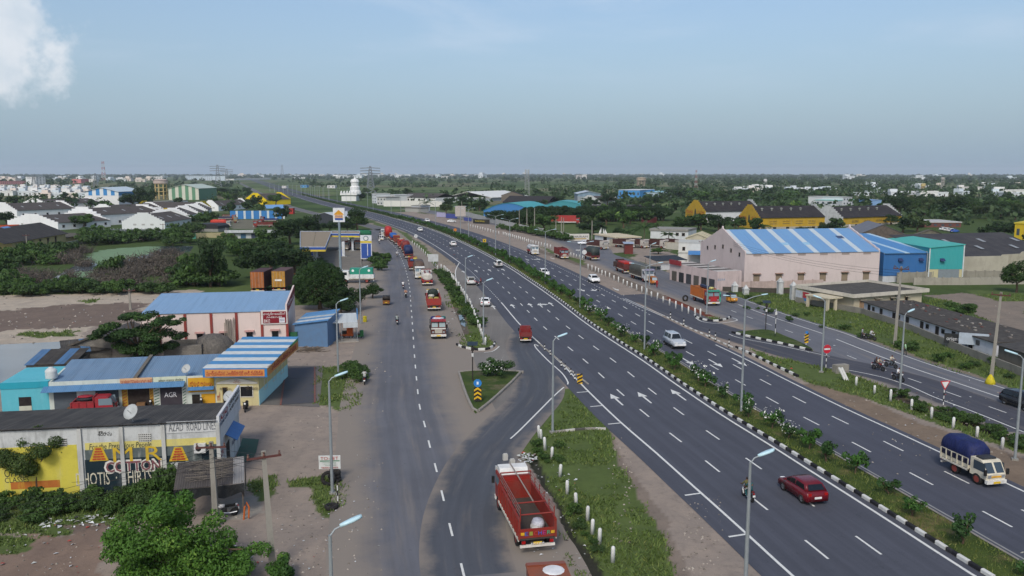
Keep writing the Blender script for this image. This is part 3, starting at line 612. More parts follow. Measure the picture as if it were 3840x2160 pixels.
def car(name,label,P,head,h,style='hatch',sc=1.,group=None,detail=True):
 t=T(name,label,'car',P,head,group);t.scale=(sc,)*3;pm=M(h,.25,.0,.12,.8,.5);gl=GLASS('12161b')
 if style=='hatch':L,w_,hh,pr,cab=3.95,1.7,1.48,[(-1.95,.3),(-1.97,.75),(-1.85,.98),(-1.0,1.02),(.95,.98),(1.75,.8),(1.95,.62),(1.93,.3),(1.2,.24),(-1.2,.24)],[(-1.8,.95),(-1.42,1.42),(-.9,1.49),(-.1,1.5),(.3,1.44),(1.1,.95)]
 elif style=='sedan':L,w_,hh,pr,cab=4.35,1.72,1.46,[(-2.15,.3),(-2.17,.8),(-2.05,.98),(-1.2,1.0),(1.0,.96),(1.95,.8),(2.15,.6),(2.12,.3),(1.3,.24),(-1.3,.24)],[(-1.75,.96),(-1.15,1.4),(-.5,1.47),(0,1.46),(.35,1.4),(1.2,.93)]
 elif style=='suv':L,w_,hh,pr,cab=4.2,1.8,1.66,[(-2.05,.36),(-2.1,.85),(-2.0,1.08),(-1.0,1.1),(1.0,1.08),(1.9,.98),(2.1,.75),(2.06,.36),(1.3,.28),(-1.3,.28)],[(-1.97,1.05),(-1.75,1.58),(-1.2,1.66),(0,1.67),(.3,1.6),(1.05,1.05)]
 else:L,w_,hh,pr,cab=4.2,1.72,1.85,[(-2.1,.45),(-2.12,.9),(-2.1,1.15),(-1,1.15),(.75,1.14),(.85,1.08),(1.95,1.03),(2.05,.9),(2.08,.42),(1.2,.36),(-1.2,.36)],[(-2.08,1.1),(-2.02,1.8),(-1.8,1.86),(0,1.88),(.35,1.82),(.72,1.1)]
 ob('body',MB(pm).loft(body_loft(pr,w_,.9,.15)).mesh('body',True),t)
 b=MB(pm);b.loft(body_loft(cab,w_-.06,.9,.3,.04));b.box(0,.01,0,.01,.5,.51);ob('cabin',b.mesh('cabin',True),t)
 zt_=max(z for x,z in cab);zb=min(z for x,z in cab)+.06;hw=lambda z:(w_-.06)/2-(z-.9)*.3
 def slope(i,j,k0,k1):return[(cab[i][0]+(cab[j][0]-cab[i][0])*k,cab[i][1]+(cab[j][1]-cab[i][1])*k)for k in(k0,k1)]
 (xa,za),(xb,zb_)=slope(5,4,.12,.92);e=.03
 ws=MB(gl).quad((xa+e,-hw(za)+.1,za+e),(xa+e,hw(za)-.1,za+e),(xb+e,hw(zb_)-.1,zb_+e),(xb+e,-hw(zb_)+.1,zb_+e));ws.build('windscreen',t)
 (xa,za),(xb,zb_)=slope(0,1,.2,.92);MB(gl).quad((xa-e,hw(za)-.14,za+e),(xa-e,-hw(za)+.14,za+e),(xb-e,-hw(zb_)+.14,zb_+e),(xb-e,hw(zb_)-.14,zb_+e)).build('rear_window',t)
 for s_ in(-1,1):
  z0,z1=zb+.04,zt_-.14;x0a,x1a=cab[0][0]+.3,cab[5][0]-.22;x0b,x1b=cab[1][0]+.18,cab[4][0]-.12;xm=(x0a+x1a)/2+.05
  for(a0,a1,c0,c1)in((x0a,xm-.05,x0b,xm-.05),(xm+.05,x1a,xm+.05,x1b)):
   q_=[(a0,s_*(hw(z0)+.012),z0),(a1,s_*(hw(z0)+.012),z0),(c1,s_*(hw(z1)+.012),z1),(c0,s_*(hw(z1)+.012),z1)];MB(gl).quad(*(q_ if s_<0 else q_[::-1])).build('side_window',t)
  fx=max(x for x,z in pr);rx=min(x for x,z in pr);zl=.72 if style in('hatch','sedan')else.88
  MB(LWHT).box(fx-.16,fx+.0,s_*w_*.3-.16,s_*w_*.3+.16,zl-.08,zl+.06).build('headlight',t)
  MB(LRED).box(rx-.0,rx+.14,s_*w_*.37-.13,s_*w_*.37+.13,zl+.02,zl+.2).build('tail_light',t)
  MB(pm).box(.72,.86,s_*(w_/2+.1)-.09,s_*(w_/2+.1)+.09,1.0,1.14).build('wing_mirror',t)
 MB(PLATE).box(min(x for x,z in pr)-.03,min(x for x,z in pr)+.05,-.27,.27,.52,.66).build('number_plate',t);MB(DARK).box(fx-.1,fx+.02,-.45,.45,.36,.56).build('grille',t)
 if style in('suv','jeep'):MB(DARK).box(-1.9,1.9,-w_/2-.015,w_/2+.015,.3,.46).build('sill',t)
 wb_=L*.31;wheels(t,WC,[(x,y,.31)for x in(-wb_,wb_)for y in(-w_/2+.08,w_/2-.08)]);return t
def cab_old(t,x0,x1,w_,h,vis,gl,deco=True,z0=.75,z1=2.75):
 """flat-nosed Indian lorry cab with split windscreen, painted visor and white bumper"""
 pm=M(h,.5,0,.35);hw=w_/2;b=MB(pm);sl=.12 if deco else.5;prof=[(x0,z0),(x1,z0),(x1+.03,z0+.5 if not deco else z0+.95),(x1-sl,z1-.1),(x1-sl-.18,z1),(x0,z1)]
 b.prism(prof,'y',-hw,hw);c=b.build('cab',t)
 zw=prof[2][1];fx=lambda z:x1+.03-(z-zw)/(z1-.1-zw)*(sl+.03)+.012
 za,zb=zw+.1,z1-(.3 if deco else.16)
 for s_ in(-1,1):
  MB(gl).quad((fx(za),s_*hw*.5-hw*.4,za),(fx(za),s_*hw*.5+hw*.4,za),(fx(zb),s_*hw*.5+hw*.4,zb),(fx(zb),s_*hw*.5-hw*.4,zb)).build('windscreen',c)
  q_=[(x0+.35,s_*(hw+.01),za),(x1-.12,s_*(hw+.01),za),(x1-.2,s_*(hw+.01),zb),(x0+.35,s_*(hw+.01),zb)];MB(gl).quad(*(q_ if s_<0 else q_[::-1])).build('side_window',c)
  MB(CHR).box(x1+.02,x1+.08,s_*hw*.72-.14,s_*hw*.72+.14,z0+.2,z0+.45).build('headlight',c)
  MB(DARK).box(x1-.02,x1+.1,s_*(hw+.16)-.1,s_*(hw+.16)+.1,z1-1.1,z1-.6).build('wing_mirror',c)
 if deco:
  MB(M(vis,.5)).prism([(x1-.2,z1-.22),(x1+.22,z1-.12),(x1+.2,z1+.12),(x1-.3,z1+.2)],'y',-hw*.98,hw*.98).build('visor',c)
  MB(M('b0a99c',.5)).box(x1+.03,x1+.06,-hw*.5,hw*.5,z0+.15,z0+.75).build('grille',c)
 MB(M('d8d6d0',.6,0,.4)).box(x1-.1,x1+.16,-hw-.03,hw+.03,z0-.32,z0+.0).build('bumper',t);MB(PLY).box(x1+.165,x1+.19,-.3,.3,z0-.28,z0-.1).build('number_plate',t);return c
def tarp_loaf(x0,x1,w_,z0,z1,m,seed=1,rnd=.45,bulge=.12):
 rings=[];n=9
 for k in range(n):
  u=k/(n-1);x=x0+(x1-x0)*u;e=1-(abs(2*u-1)**6)*.16;ring=[]
  for i in range(12):
   a=math.pi*i/11;y=math.copysign(abs(math.cos(a))**rnd,math.cos(a))*w_/2;z=z0+(z1-z0)*e*abs(math.sin(a))**rnd
   d=mnoise.noise((x*1.3+seed*7,y*1.7,z*1.7))*bulge;ring.append((x,y*(1+d*.3),z+d*(z-z0)/(z1-z0)))
  rings.append(ring)
 return MB(m).loft(rings)
def truck(name,label,P,head,cabh='8e2a24',bodyh='8e2a24',kind='open',L=8.2,w_=2.3,vis='b9a05a',tarp='3a3c3c',load=None,H_=2.3,seed=1,gl=None,group=None,axles=None,ch=2.75,tg=.95):
 t=T(name,label,'truck' if kind!='tank' else 'tanker',P,head,group);gl=gl or GLASS('6f8088',.15);f_=L/2;hw=w_/2;fl=1.12;xb,xe=-f_,f_-1.85;bm=M(bodyh,.6,0,.4)
 MB(CHAS).box(-f_+.2,f_-.3,-.42,.42,.62,.92).build('chassis',t)
 cab_old(t,f_-1.75,f_,w_-.1,cabh,vis,gl,ch>2.5,z1=ch)
 wr=.5;ax=axles or([-f_+1.5,f_-1.0]if L<9 else[-f_+1.3,-f_+2.45,f_-1.0]);wheels(t,WT,[(x,s_*(hw-.18),wr)for x in ax for s_ in(-1,1)])
 MB(M('d8d2c8',.6)).box(xb-.06,xb+.06,-hw,hw,.5,.66).build('rear_bumper',t);MB(PLY).box(xb-.09,xb-.07,-.28,.28,.68,.86).build('number_plate',t)
 for s_ in(-1,1):MB(LRED).box(xb-.08,xb,s_*hw*.8-.12,s_*hw*.8+.12,.75,.92).build('tail_light',t)
 if kind in('open','tipper','flat','tarp','low'):
  MB(M('453e39',.9)).box(xb,xe,-hw,hw,fl-.14,fl).build('bed',t)
  sh={'open':1.15,'tipper':1.6,'flat':.55,'tarp':.85,'low':.7}[kind]*H_/2.3
  for s_ in(-1,1):
   b=MB(bm);b.box(xb,xe,s_*hw-.04,s_*hw+.04,fl,fl+sh);n=int((xe-xb)/.55)
   for k in range(n+1):b.box(xb+(xe-xb)*k/n-.05,xb+(xe-xb)*k/n+.05,s_*(hw+.06)-.05,s_*(hw+.06)+.05,fl-.08,fl+sh)
   b.box(xb,xe,s_*hw-.07,s_*hw+.07,fl+sh,fl+sh+.08);b.build('side_board',t)
   MB(M('d9d3c4',.6,0,.5)).box(xb,xe,s_*(hw+.09)-.03,s_*(hw+.09)+.03,fl-.2,fl-.04).build('rub_rail',t)
  MB(bm).box(xb-.04,xb+.04,-hw,hw,fl,fl+sh*tg).build('tailgate',t);MB(bm).box(xe-.05,xe+.05,-hw,hw,fl,fl+max(sh,1.3)).build('headboard',t)
  zt_=fl+sh
 if kind=='tarp':ob('tarpaulin',tarp_loaf(xb-.05,xe+.1,w_+.12,fl+.35,fl+H_,CLOTH(tarp),seed).mesh('tarpaulin',True),t)
 if kind=='tank':
  b=MB(bm);n=18;rings=[]
  for x,k in((xb+.05,.55),(xb+.15,.92),(xb+.35,1),(xe-.35,1),(xe-.15,.92),(xe-.02,.55)):rings.append([(x,math.cos(6.2832*i/n)*(hw-.02)*k,fl+.85+math.sin(6.2832*i/n)*.85*k)for i in range(n)])
  b.loft(rings);b.build('tank',t,True);MB(M(vis,.6)).box(xb+.5,xe-.5,-.75,-.45,fl+1.5,fl+1.72).box(xb+.5,xe-.5,.3,.6,fl+1.5,fl+1.72).build('walkway',t)
  for k in range(3):MB(M('9a9a98',.5)).lathe([(.28,0),(.28,.14),(.2,.2)],(xb+1.2+k*(xe-xb-2.4)/2,-.07,fl+1.66)).build('hatch',t)
  MB(M('9a2a24',.6)).box(xb+.1,xe-.1,-hw-.03,hw+.03,fl-.1,fl+.12).build('skirt',t)
 if kind=='box':
  MB(bm).box(xb,xe+.25,-hw,hw,fl,fl+H_).build('container',t);rb=MB(M(bodyh,.7,0,.5)).box(0,.3,-.025,.025,.1,H_-.1).mesh('rib')
  for s_ in(-1,1):
   for k in range(int((xe-xb)/.7)):ob('rib',rb,t,(xb+.2+k*.7,s_*(hw+.02),fl))
  for s_ in(-1,1):
   d=MB(M(vis,.6,0,.5)).box(xb-.06,xb-.003,s_*hw/2-hw/2+.03,s_*hw/2+hw/2-.03,fl+.05,fl+H_-.05).build('door',t)
   for k in(-.3,.3):MB(CHR).tube([(xb-.09,s_*hw/2+k,fl+.08),(xb-.09,s_*hw/2+k,fl+H_-.1)],.025).build('lock_bar',d)
 if load:
  for j,(hcol,x,y,z,sx,sy,sz)in enumerate(load):
   v,k=[],9;b=MB(CLOTH(hcol));rings=[]
   for a in range(6):
    e=math.pi*a/5;rings.append([(x+sx*math.sin(e)**.6*math.cos(6.2832*i/k)*(1+.18*mnoise.noise((i*1.3,a,j+seed))),y+sy*math.sin(e)**.6*math.sin(6.2832*i/k)*(1+.18*mnoise.noise((i,a*1.4,j+seed))),fl+z-sz*math.cos(e))for i in range(k)])
   b.loft(rings).build('bundle',t,True)
 return t
def rider_mesh(kind):
 """one continuous body grown over a joint skeleton; origin = ground under the hips"""
 if kind=='ride': # seated on a motorcycle, hands on the bar, facing +x
  J=dict(hip=(0,0,.82,.15),ab=(.04,0,1.0,.14),ch=(.12,0,1.22,.17),nk=(.17,0,1.4,.065),hd=(.2,0,1.52,.1),tp=(.2,0,1.63,.085))
  E_=[('hip','ab'),('ab','ch'),('ch','nk'),('nk','hd'),('hd','tp')]
  for s_,n in((-1,'l'),(1,'r')):
   J.update({n+'sh':(.12,s_*.2,1.33,.07),n+'el':(.3,s_*.3,1.1,.05),n+'wr':(.52,s_*.3,1.03,.035),n+'hn':(.58,s_*.3,1.02,.04),n+'hp':(.06,s_*.11,.8,.1),n+'kn':(.42,s_*.2,.74,.075),n+'an':(.24,s_*.2,.36,.05),n+'to':(.42,s_*.2,.32,.04)})
   E_+=[('ch',n+'sh'),(n+'sh',n+'el'),(n+'el',n+'wr'),(n+'wr',n+'hn'),('hip',n+'hp'),(n+'hp',n+'kn'),(n+'kn',n+'an'),(n+'an',n+'to')]
 else: # upright, one foot a little ahead
  J=dict(hip=(0,0,.92,.14),ab=(0,0,1.1,.135),ch=(.02,0,1.3,.165),nk=(.02,0,1.48,.06),hd=(.04,0,1.58,.1),tp=(.04,0,1.7,.085))
  E_=[('hip','ab'),('ab','ch'),('ch','nk'),('nk','hd'),('hd','tp')]
  for s_,n in((-1,'l'),(1,'r')):
   k=s_*.14;J.update({n+'sh':(.01,s_*.2,1.4,.07),n+'el':(-k*.4,s_*.25,1.13,.05),n+'wr':(k*-.2+.1,s_*.25,.9,.035),n+'hn':(k*-.2+.13,s_*.25,.82,.04),n+'hp':(0,s_*.1,.88,.1),n+'kn':(k*.7+.04,s_*.11,.5,.07),n+'an':(k,s_*.12,.09,.048),n+'to':(k+.17,s_*.13,.04,.038)})
   E_+=[('ch',n+'sh'),(n+'sh',n+'el'),(n+'el',n+'wr'),(n+'wr',n+'hn'),('hip',n+'hp'),(n+'hp',n+'kn'),(n+'kn',n+'an'),(n+'an',n+'to')]
 for n,s_ in(('l',-1),('r',1)):
  hx_,hy,hz_,_=J[n+'hn'];dn=(0,-.075)if kind!='ride' else(.05,-.045)
  for k,(o,ln)in enumerate(((-.03,.85),(-.01,1.),(.012,.95),(.033,.75))):
   J[n+'f%d'%k]=(hx_+(o if kind!='ride' else.0)+dn[0]*ln,hy+(0 if kind!='ride' else o),hz_+dn[1]*ln,.011);E_.append((n+'hn',n+'f%d'%k))
  J[n+'th']=(hx_+.045,hy-s_*.03,hz_-.02,.012);E_.append((n+'hn',n+'th'))
 J['no']=(J['hd'][0]+.115,0,J['hd'][2]+.0,.016);E_.append(('hd','no'))
 ks=list(J);me=bpy.data.meshes.new('person');me.from_pydata([J[k][:3]for k in ks],[(ks.index(a),ks.index(b))for a,b in E_],[])
 o=bpy.data.objects.new('p',me);col.objects.link(o);md=o.modifiers.new('s','SKIN');sv=me.skin_vertices[0].data
 for i,k in enumerate(ks):sv[i].radius=(J[k][3],)*2
 sv[0].use_root=True;o.modifiers.new('u','SUBSURF').levels=1;o.modifiers['u'].render_levels=1;bpy.context.view_layer.update()
 m2=bpy.data.meshes.new_from_object(o.evaluated_get(bpy.context.evaluated_depsgraph_get()));bpy.data.objects.remove(o);m2.name='person'
 m2.materials.clear()
 for i in range(5):m2.materials.append(SKINM[i])
 reg={'no':2,'hd':2,'tp':3,'nk':2};V=[(Vector(J[a][:3]),Vector(J[b][:3]),a,b)for a,b in E_]
 for p_ in m2.polygons:
  c=p_.center;best=None
  for a,b,na,nb in V:
   ab=b-a;t_=max(0,min(1,(c-a).dot(ab)/ab.length_squared));d=(c-(a+ab*t_)).length-(J[na][3]*(1-t_)+J[nb][3]*t_)
   if best is None or d<best[0]:best=(d,na,nb,t_)
  n=best[2][1:]if best[2][0]in 'lr' and len(best[2])==3 else best[2]
  k=0 if best[2]in('ab','ch')or n in('sh','el')else 1 if n in('hp','kn','an')else 4 if n=='to' else 2
  if best[2]in('hd','tp','no','nk'):k=3 if(c.z>J['hd'][2]+.05 or(c.x<J['hd'][0]-.03 and c.z>J['hd'][2]-.05))else 2
  p_.material_index=k;p_.use_smooth=True
 return m2
SKINM=[M('c9ccd0',.9),M('33343c',.9),M('6b4634',.7),M('141212',.8),M('2a211c',.8)]
PRIDE,PSTAND=rider_mesh('ride'),rider_mesh('stand')
def person(label,P,head,me,shirt,legs,scale=1.,group=None):
 o=ob('person',me,None,P,head,label,'person',group);o.scale=(scale,)*3
 for i,h in((0,shirt),(1,legs)):o.material_slots[i].link='OBJECT';o.material_slots[i].material=M(h,.9)
 return o
def bike(label,P,head,h,scooter=False,name=None):
 t=T(name or('scooter' if scooter else 'motorcycle'),label,'scooter' if scooter else 'motorcycle',P,head);W=WS if scooter else WB;wr=.24 if scooter else.29;pm=M(h,.35,0,.15)
 wheels(t,W,[(-.62,0,wr),(.66,0,wr)])
 b=MB(pm)
 if scooter:b.loft([[(x,y*k,z)for y,z in((-.16,.3),(.16,.3),(.17,.55),(.1,.72),(-.1,.72),(-.17,.55))]for x,k in((-.85,.6),(-.5,1.1),(0,1))]);b.prism([(.35,.25),(.5,.3),(.5,.98),(.42,1.0)],'y',-.2,.2);b.box(-.05,.42,-.14,.14,.22,.3)
 else:b.loft([[(x,y*k,z)for y,z in((-.1,.7),(.1,.7),(.15,.84),(.08,.93),(-.08,.93),(-.15,.84))]for x,k in((0,.7),(.2,1.1),(.42,.9))]);b.prism([(-.85,.8),(-.3,.7),(-.3,.8),(-.85,.9)],'y',-.08,.08)
 b.build('fairing' if scooter else 'fuel_tank',t,True);MB(M('151516',.7)).prism([(-.7,.74),(.02,.74),(0,.82),(-.5,.84),(-.72,.88)],'y',-.13,.13).build('seat',t)
 if not scooter:MB(M('3a3b3e',.5,.5)).box(-.15,.25,-.14,.14,.28,.62).build('engine',t);MB(CHR).tube([(.1,.14,.35),(-.3,.16,.3),(-.8,.18,.36)],.04).build('exhaust',t)
 MB(M('2a2a2c',.5,.4)).tube([(.66,0,wr),(.5,0,.95)],.035).build('fork',t);MB(M('151516',.6)).tube([(.35,-.34,1.03),(.48,-.15,1.0),(.48,.15,1.0),(.35,.34,1.03)],.02).build('handlebar',t)
 MB(LWHT).lathe([(.02,0),(.09,.06),(.1,.12)],(.5,0,.88),ax='x',n=10).build('headlight',t);MB(LRED).box(-.92,-.86,-.07,.07,.7,.78).build('tail_light',t);MB(PLATE).box(-.95,-.92,-.1,.1,.5,.64).build('number_plate',t);MB(DARK).prism([(-.95,.5),(-.7,.62),(-.62,.6),(-.9,.42)],'y',-.07,.07).build('mudguard',t)
 return t
def rickshaw(label,P,head,h='c98a2a',hood='1c1d1f'):
 t=T('auto_rickshaw',label,'auto rickshaw',P,head);b=MB(M(h,.5,0,.3));b.prism([(-1.2,.3),(1.05,.3),(1.3,.55),(1.2,1.0),(.75,1.0),(.7,.45),(-.1,.45),(-.15,.95),(-1.25,.95)],'y',-.62,.62);b.build('body',t)
 ob('hood',MB(CLOTH(hood)).loft([[(x,y,z*k+1.62*(1-k))for y,z in((-.64,.95),(-.62,1.5),(-.5,1.68),(.5,1.68),(.62,1.5),(.64,.95))]for x,k in((-1.28,1),(-.5,1))]).mesh('hood',True),t)
 MB(CLOTH(hood)).prism([(-.55,1.6),(.75,1.55),(.8,1.62),(-.55,1.7)],'y',-.62,.62).build('canopy',t);MB(GLASS('8fa0a8',.1)).quad((1.12,-.55,1.0),(1.12,.55,1.0),(.78,.5,1.55),(.78,-.5,1.55)).build('windscreen',t)
 for s_ in(-1,1):MB(M(h,.5)).tube([(1.1,s_*.58,1.0),(.78,s_*.56,1.58)],.03).build('pillar',t)
 MB(M('2a2a2c',.8)).box(-.9,-.2,-.55,.55,.5,.75).build('seat',t);MB(LWHT).lathe([(.02,0),(.1,.05)],(1.25,0,.72),ax='x',n=10).build('headlight',t);MB(PLY).box(-1.3,-1.27,-.2,.2,.45,.6).build('number_plate',t)
 wheels(t,WS,[(-.85,-.55,.24),(-.85,.55,.24),(.95,0,.24)]);return t
def hdr(pa,P,away=True):a,o=pa.near(P);return pa.dirn(a)+(0 if away else math.pi)
def place(P,head,back):return Vector((P[0]+math.cos(head)*back,P[1]+math.sin(head)*back,.03))
# --- highway, away carriageway
P=S('D',905,905);hd=hdr(HW,P);car('car','dark red hatchback driving away in the near carriageway beside the median',place(P,hd,1.3)+Vector((.75,.25,0)),hd+.02,'640f1b','hatch',1.04)
P=S('D',520,895);hd=hdr(HW,P);bike('motorcycle carrying two people past the red hatchback',place(P,hd,.6),hd,'5a1216');person('man in olive shirt driving the motorcycle next to the red hatchback',place(P,hd,.62),hd,PRIDE,'5d5a34','c8c8c8',1.02);person('woman in teal dress riding pillion beside the red hatchback',place(P,hd,.2)+Vector((0,0,.02)),hd,PRIDE,'1d5358','1d5358',.98)
P=S('F',1955,1145);hd=R(91)
t=truck('pickup_truck','small maroon pickup with empty bed entering the slip road',place(P,hd,1.9),hd,'7a2022','7a2022','low',3.9,1.55,'7a2022',gl=GLASS('20262c'),ch=2.3);t.scale=(1,1,.9)
P=S('F',1757,573);hd=hdr(HW,P);t=car('car','boxy white off-roader with spare wheel on its tailgate driving away',place(P,hd,2.1),hd,'dcdcd8','jeep');o=ob('spare_wheel',WC[0],t,(-2.22,.1,1.0));o.rotation_euler=(0,0,math.pi/2)
for c,x,y,st,l in(('F',1413,412,'suv','white car driving away, level with the middle of the truck queue'),('F',1163,299,'suv','white car farther up the away lanes, beyond the round derestriction sign')):
 P=S(c,x,y);hd=hdr(HW,P);car('car',l,place(P,hd,2),hd,'e2e2de',st)
# --- highway, towards carriageway
P=S('G',700,1188);hd=hdr(HW,P,0);t=car('car','silver boxy utility vehicle driving towards the camera beside the kerb',place(P,hd,-1.9),hd,'a9b0b8','jeep',1.04);MB(M('e0e0e0',.5)).box(2.0,2.14,-.8,.8,.5,.72).build('bumper',t)
for c,x,y,l in(('T7',945,890,'white car driving towards the camera next to the median shrubs'),('T7',2160,1050,'white car with black roof pillars driving towards the camera in the outer lane'),('F',1218,228,'white car coming from far off beyond the hotel boundary wall')):
 P=S(c,x,y);hd=hdr(HW,P,0);car('car',l,place(P,hd,-2),hd,'e6e6e4','suv')
P=S('T7',690,372);hd=hdr(HW,P,0);truck('tanker_lorry','white tanker lorry coming down the outer lane towards the camera',place(P,hd,-3.4),hd,'d9dad8','b9bcc0','tank',6.6,2.2,'cfcfcc')
P=S('T7',1400,468);hd=hdr(HW,P,0);truck('lorry','maroon open lorry parked on the highway edge facing the camera',place(P,hd,-3.6),hd,'7a2022','6c1f20','open',7.2,2.25,'7a2022',H_=3.6)
P=S('D',2330,775);hd=hdr(HW,P,0);t=truck('pickup_truck','cream pickup with high load under blue tarpaulin driving towards the camera',place(P,hd,-2.1),hd,'cfc8b4','c9c2ae','tarp',4.9,1.75,'cfc8b4',tarp='1c2658',H_=2.3,gl=GLASS('39444d',.1),ch=2.3);t.scale=(1,1,.88);MB(M('30343a',.6)).box(1.0,1.7,-.6,.6,2.32,2.46).build('roof_rack',t);MB(M('d09a2a',.5)).box(2.46,2.5,-.5,.5,.95,1.1).build('name_strip',t)
# --- lay-by
P=S('F',1650,868);hd=hdr(HW,P)-.1;car('car','white saloon parked in the lay-by next to the guard posts',place(P,hd,2),hd,'e0e1e0','sedan')
P=S('F',1545,705);hd=R(97);t=car('car','white estate with open tailgate stopped in the lay-by',place(P,hd,1.9),hd,'d5d6d3','suv');MB(M('d5d6d3',.4)).prism([(-2.0,1.66),(-2.75,1.9),(-2.75,1.95),(-1.95,1.72)],'y',-.7,.7).build('tailgate',t)
P=S('F',1585,706);bike('motorcycle standing behind the white estate in the lay-by',P,hd+.4,'9a2420');person('person in red standing by the white estate in the lay-by',P+Vector((.9,.3,0)),2.8,PSTAND,'9a2a26','3a2a2a')
# --- queue of lorries on the left service road, near to far
P0,P1=S('T1',360,1215),S('T1',165,560);rear=S('C',1885,1290);hd=SL.dirn(SL.near(rear)[0])+.02
RED='86281f'
t=truck('lorry','red open lorry seen from behind in the foreground with a white bundle on its bed',place(rear,hd,4.3),hd,'8e2620',RED,'open',8.4,2.28,'c8c8c4',H_=2.3,tg=.52,load=[('c9cad2',-2.9,-.35,.32,.55,.45,.34),('d3d0c8',-3.3,-.1,.2,.75,.35,.2)])
for s_ in(-1,1):
 for k,zz in enumerate((2.62,2.85,3.08)):MB(M('7d5a54',.6)).tube([(-4.15,s_*1.1,zz),(2.3,s_*1.1,zz)],.03).build('cage_rail',t)
 for k in range(6):MB(M(RED,.6)).tube([(-4.15+k*1.29,s_*1.1,2.3),(-4.15+k*1.29,s_*1.1,3.08)],.035).build('cage_post',t)
for x in(-3.9,-2.0,2.2):MB(M(RED,.6)).tube([(x,-1.1,2.55 if x<0 else 3.1),(x,1.1,2.55 if x<0 else 3.1)],.05).build('cross_bar',t)
MB(M('8a8078',.7)).tube([(-2.0,-.25,2.6),(2.3,.1,3.25),(4.0,.1,3.2)],.05).build('ridge_pole',t);MB(M('d6d6d2',.5)).prism([(2.7,2.75),(3.0,3.15),(3.7,3.2),(4.15,2.8),(4.1,2.75)],'y',-1.02,1.02).build('wind_deflector',t)
for i,(ch,h)in enumerate(zip('EICHER',('3a63b0','8a8a3a','b03a3a','3a5ab8','b0307a','3aa07a'))):text(t,ch,-4.27,.72-i*.29,1.42,.22,.26,M(h,.6),'l')
text(t,'EICHER',-4.33,0,.77,.9,.11,M('e0e0e0',.6),'l')
for s_ in(-1,1):MB(M('d0a020',.6)).box(-4.29,-4.26,s_*.98-.12,s_*.98+.12,1.34,1.52).build('reflector',t)
P=S('T2',700,1318);hd=SL.dirn(SL.near(P)[0])+math.pi-.02
t=truck('lorry','dark flatbed lorry with painted cab facing the camera at the front of the queue',place(P,hd,-3.7),hd,'57302a','4a4744','flat',7.4,2.25,'8f2b34',gl=GLASS('93a2a2',.15),load=[('a8492e',2.2,0,1.85,.5,.5,.3),('2d6a66',2.1,.75,1.75,.4,.4,.3),('2b2a66',2.1,-.75,1.75,.4,.4,.3),('c9c9d4',2.5,0,1.75,.3,.9,.2)]);MB(M('d9d7d0',.5)).box(3.74,3.8,-1.05,1.05,1.5,1.66).build('name_strip',t)
def row(P,back,L_,l,away,**kw):
 hd=SL.dirn(SL.near(P)[0])+(0 if away else math.pi);return truck(kw.pop('nm','lorry'),l,place(P,hd,L_/2 if away else-L_/2),hd,L=L_,**kw)
row(S('T2',620,815),0,8.0,'red lorry seen from behind loaded with yellowish sacks, dark green sheet at its front',True,cabh='c9c9c4',bodyh='96302a',kind='open',H_=2.5,load=[('a8984a',-2.6+k*1.1,y,.55,.65,.55,.42)for k in range(3)for y in(-.55,.55)]+[('c8c4b8',1.2,.3,.9,.5,.6,.3)]+[('23302a',1.6,0,1.3,.5,1.05,.9)])
row(S('T3',1245,1303),0,7.4,'cream and maroon tanker lorry seen from behind in the queue',True,cabh='d8d4c8',bodyh='c9c4ba',kind='tank',vis='6a1f24',nm='tanker_lorry')
row(S('T3',1085,1158),0,8.6,'white-cabbed lorry facing the camera under a bulging brown sheet',False,cabh='cfd0cc',bodyh='6a5a50',kind='tarp',tarp='5e4c42',H_=2.9,vis='d8d8d4')
row(S('T3',960,985),0,7.6,'maroon lorry with blue cloth and yellow bundle on its load',True,cabh='8a2a22',bodyh='7c2a22',kind='open',H_=2.6,load=[('c9b84e',-1.2,-.5,1.7,.8,.6,.3),('41618f',-2.6,.4,1.5,.5,.5,.3),('7a2f26',.5,0,1.6,1.6,.95,.5)])
row(S('T3',855,735),0,8.0,'lorry in the queue under a dark blue tarpaulin',True,cabh='7a2a22',bodyh='6a2a24',kind='tarp',tarp='1d2a55',H_=2.6)
row(S('T3',800,610),0,7.4,'maroon lorry with rounded red load in the queue',True,cabh='8a2a22',bodyh='8a3028',kind='tarp',tarp='7e2c26',H_=2.5)
row(S('T3',720,525),0,7.2,'red lorry with yellow panel and heap of sacks in the queue',True,cabh='8a2a22',bodyh='93302a',kind='open',H_=2.3,load=[('a02a22',-.5,0,1.2,1.8,.95,.6),('b0aaa0',.5,0,1.7,.8,.7,.3)])
row(S('T3',630,440),0,7.2,'rust red flatbed lorry between the blue-topped and yellow-panelled lorries',True,cabh='8a2a22',bodyh='7a3a2c',kind='low')
row(S('T3',545,380),0,7.2,'red lorry with bright blue sheet over its load',True,cabh='8a2a22',bodyh='8a2a28',kind='tarp',tarp='1d5aa8',H_=2.0)
row(S('T3',440,325),0,8.6,'tall lorry under a bright red tarpaulin at the far end of the queue',True,cabh='8a2a22',bodyh='7a2a24',kind='tarp',tarp='b02a24',H_=3.6)
row(S('T3',335,268),0,7.4,'white-cabbed lorry facing the camera beside the tall red tarpaulin',False,cabh='c9c9c6',bodyh='4a4644',kind='flat',vis='d8d8d4')
P=S('T3',285,345);hd=hdr(SL,P,0);t=truck('pickup_truck','white pickup with dark bed coming down the left service road',place(P,hd,-2.2),hd,'d8d8d6','33363a','low',4.4,1.7,'d8d8d6',gl=GLASS('20262c'),ch=2.3);t.scale=(1,1,.75)
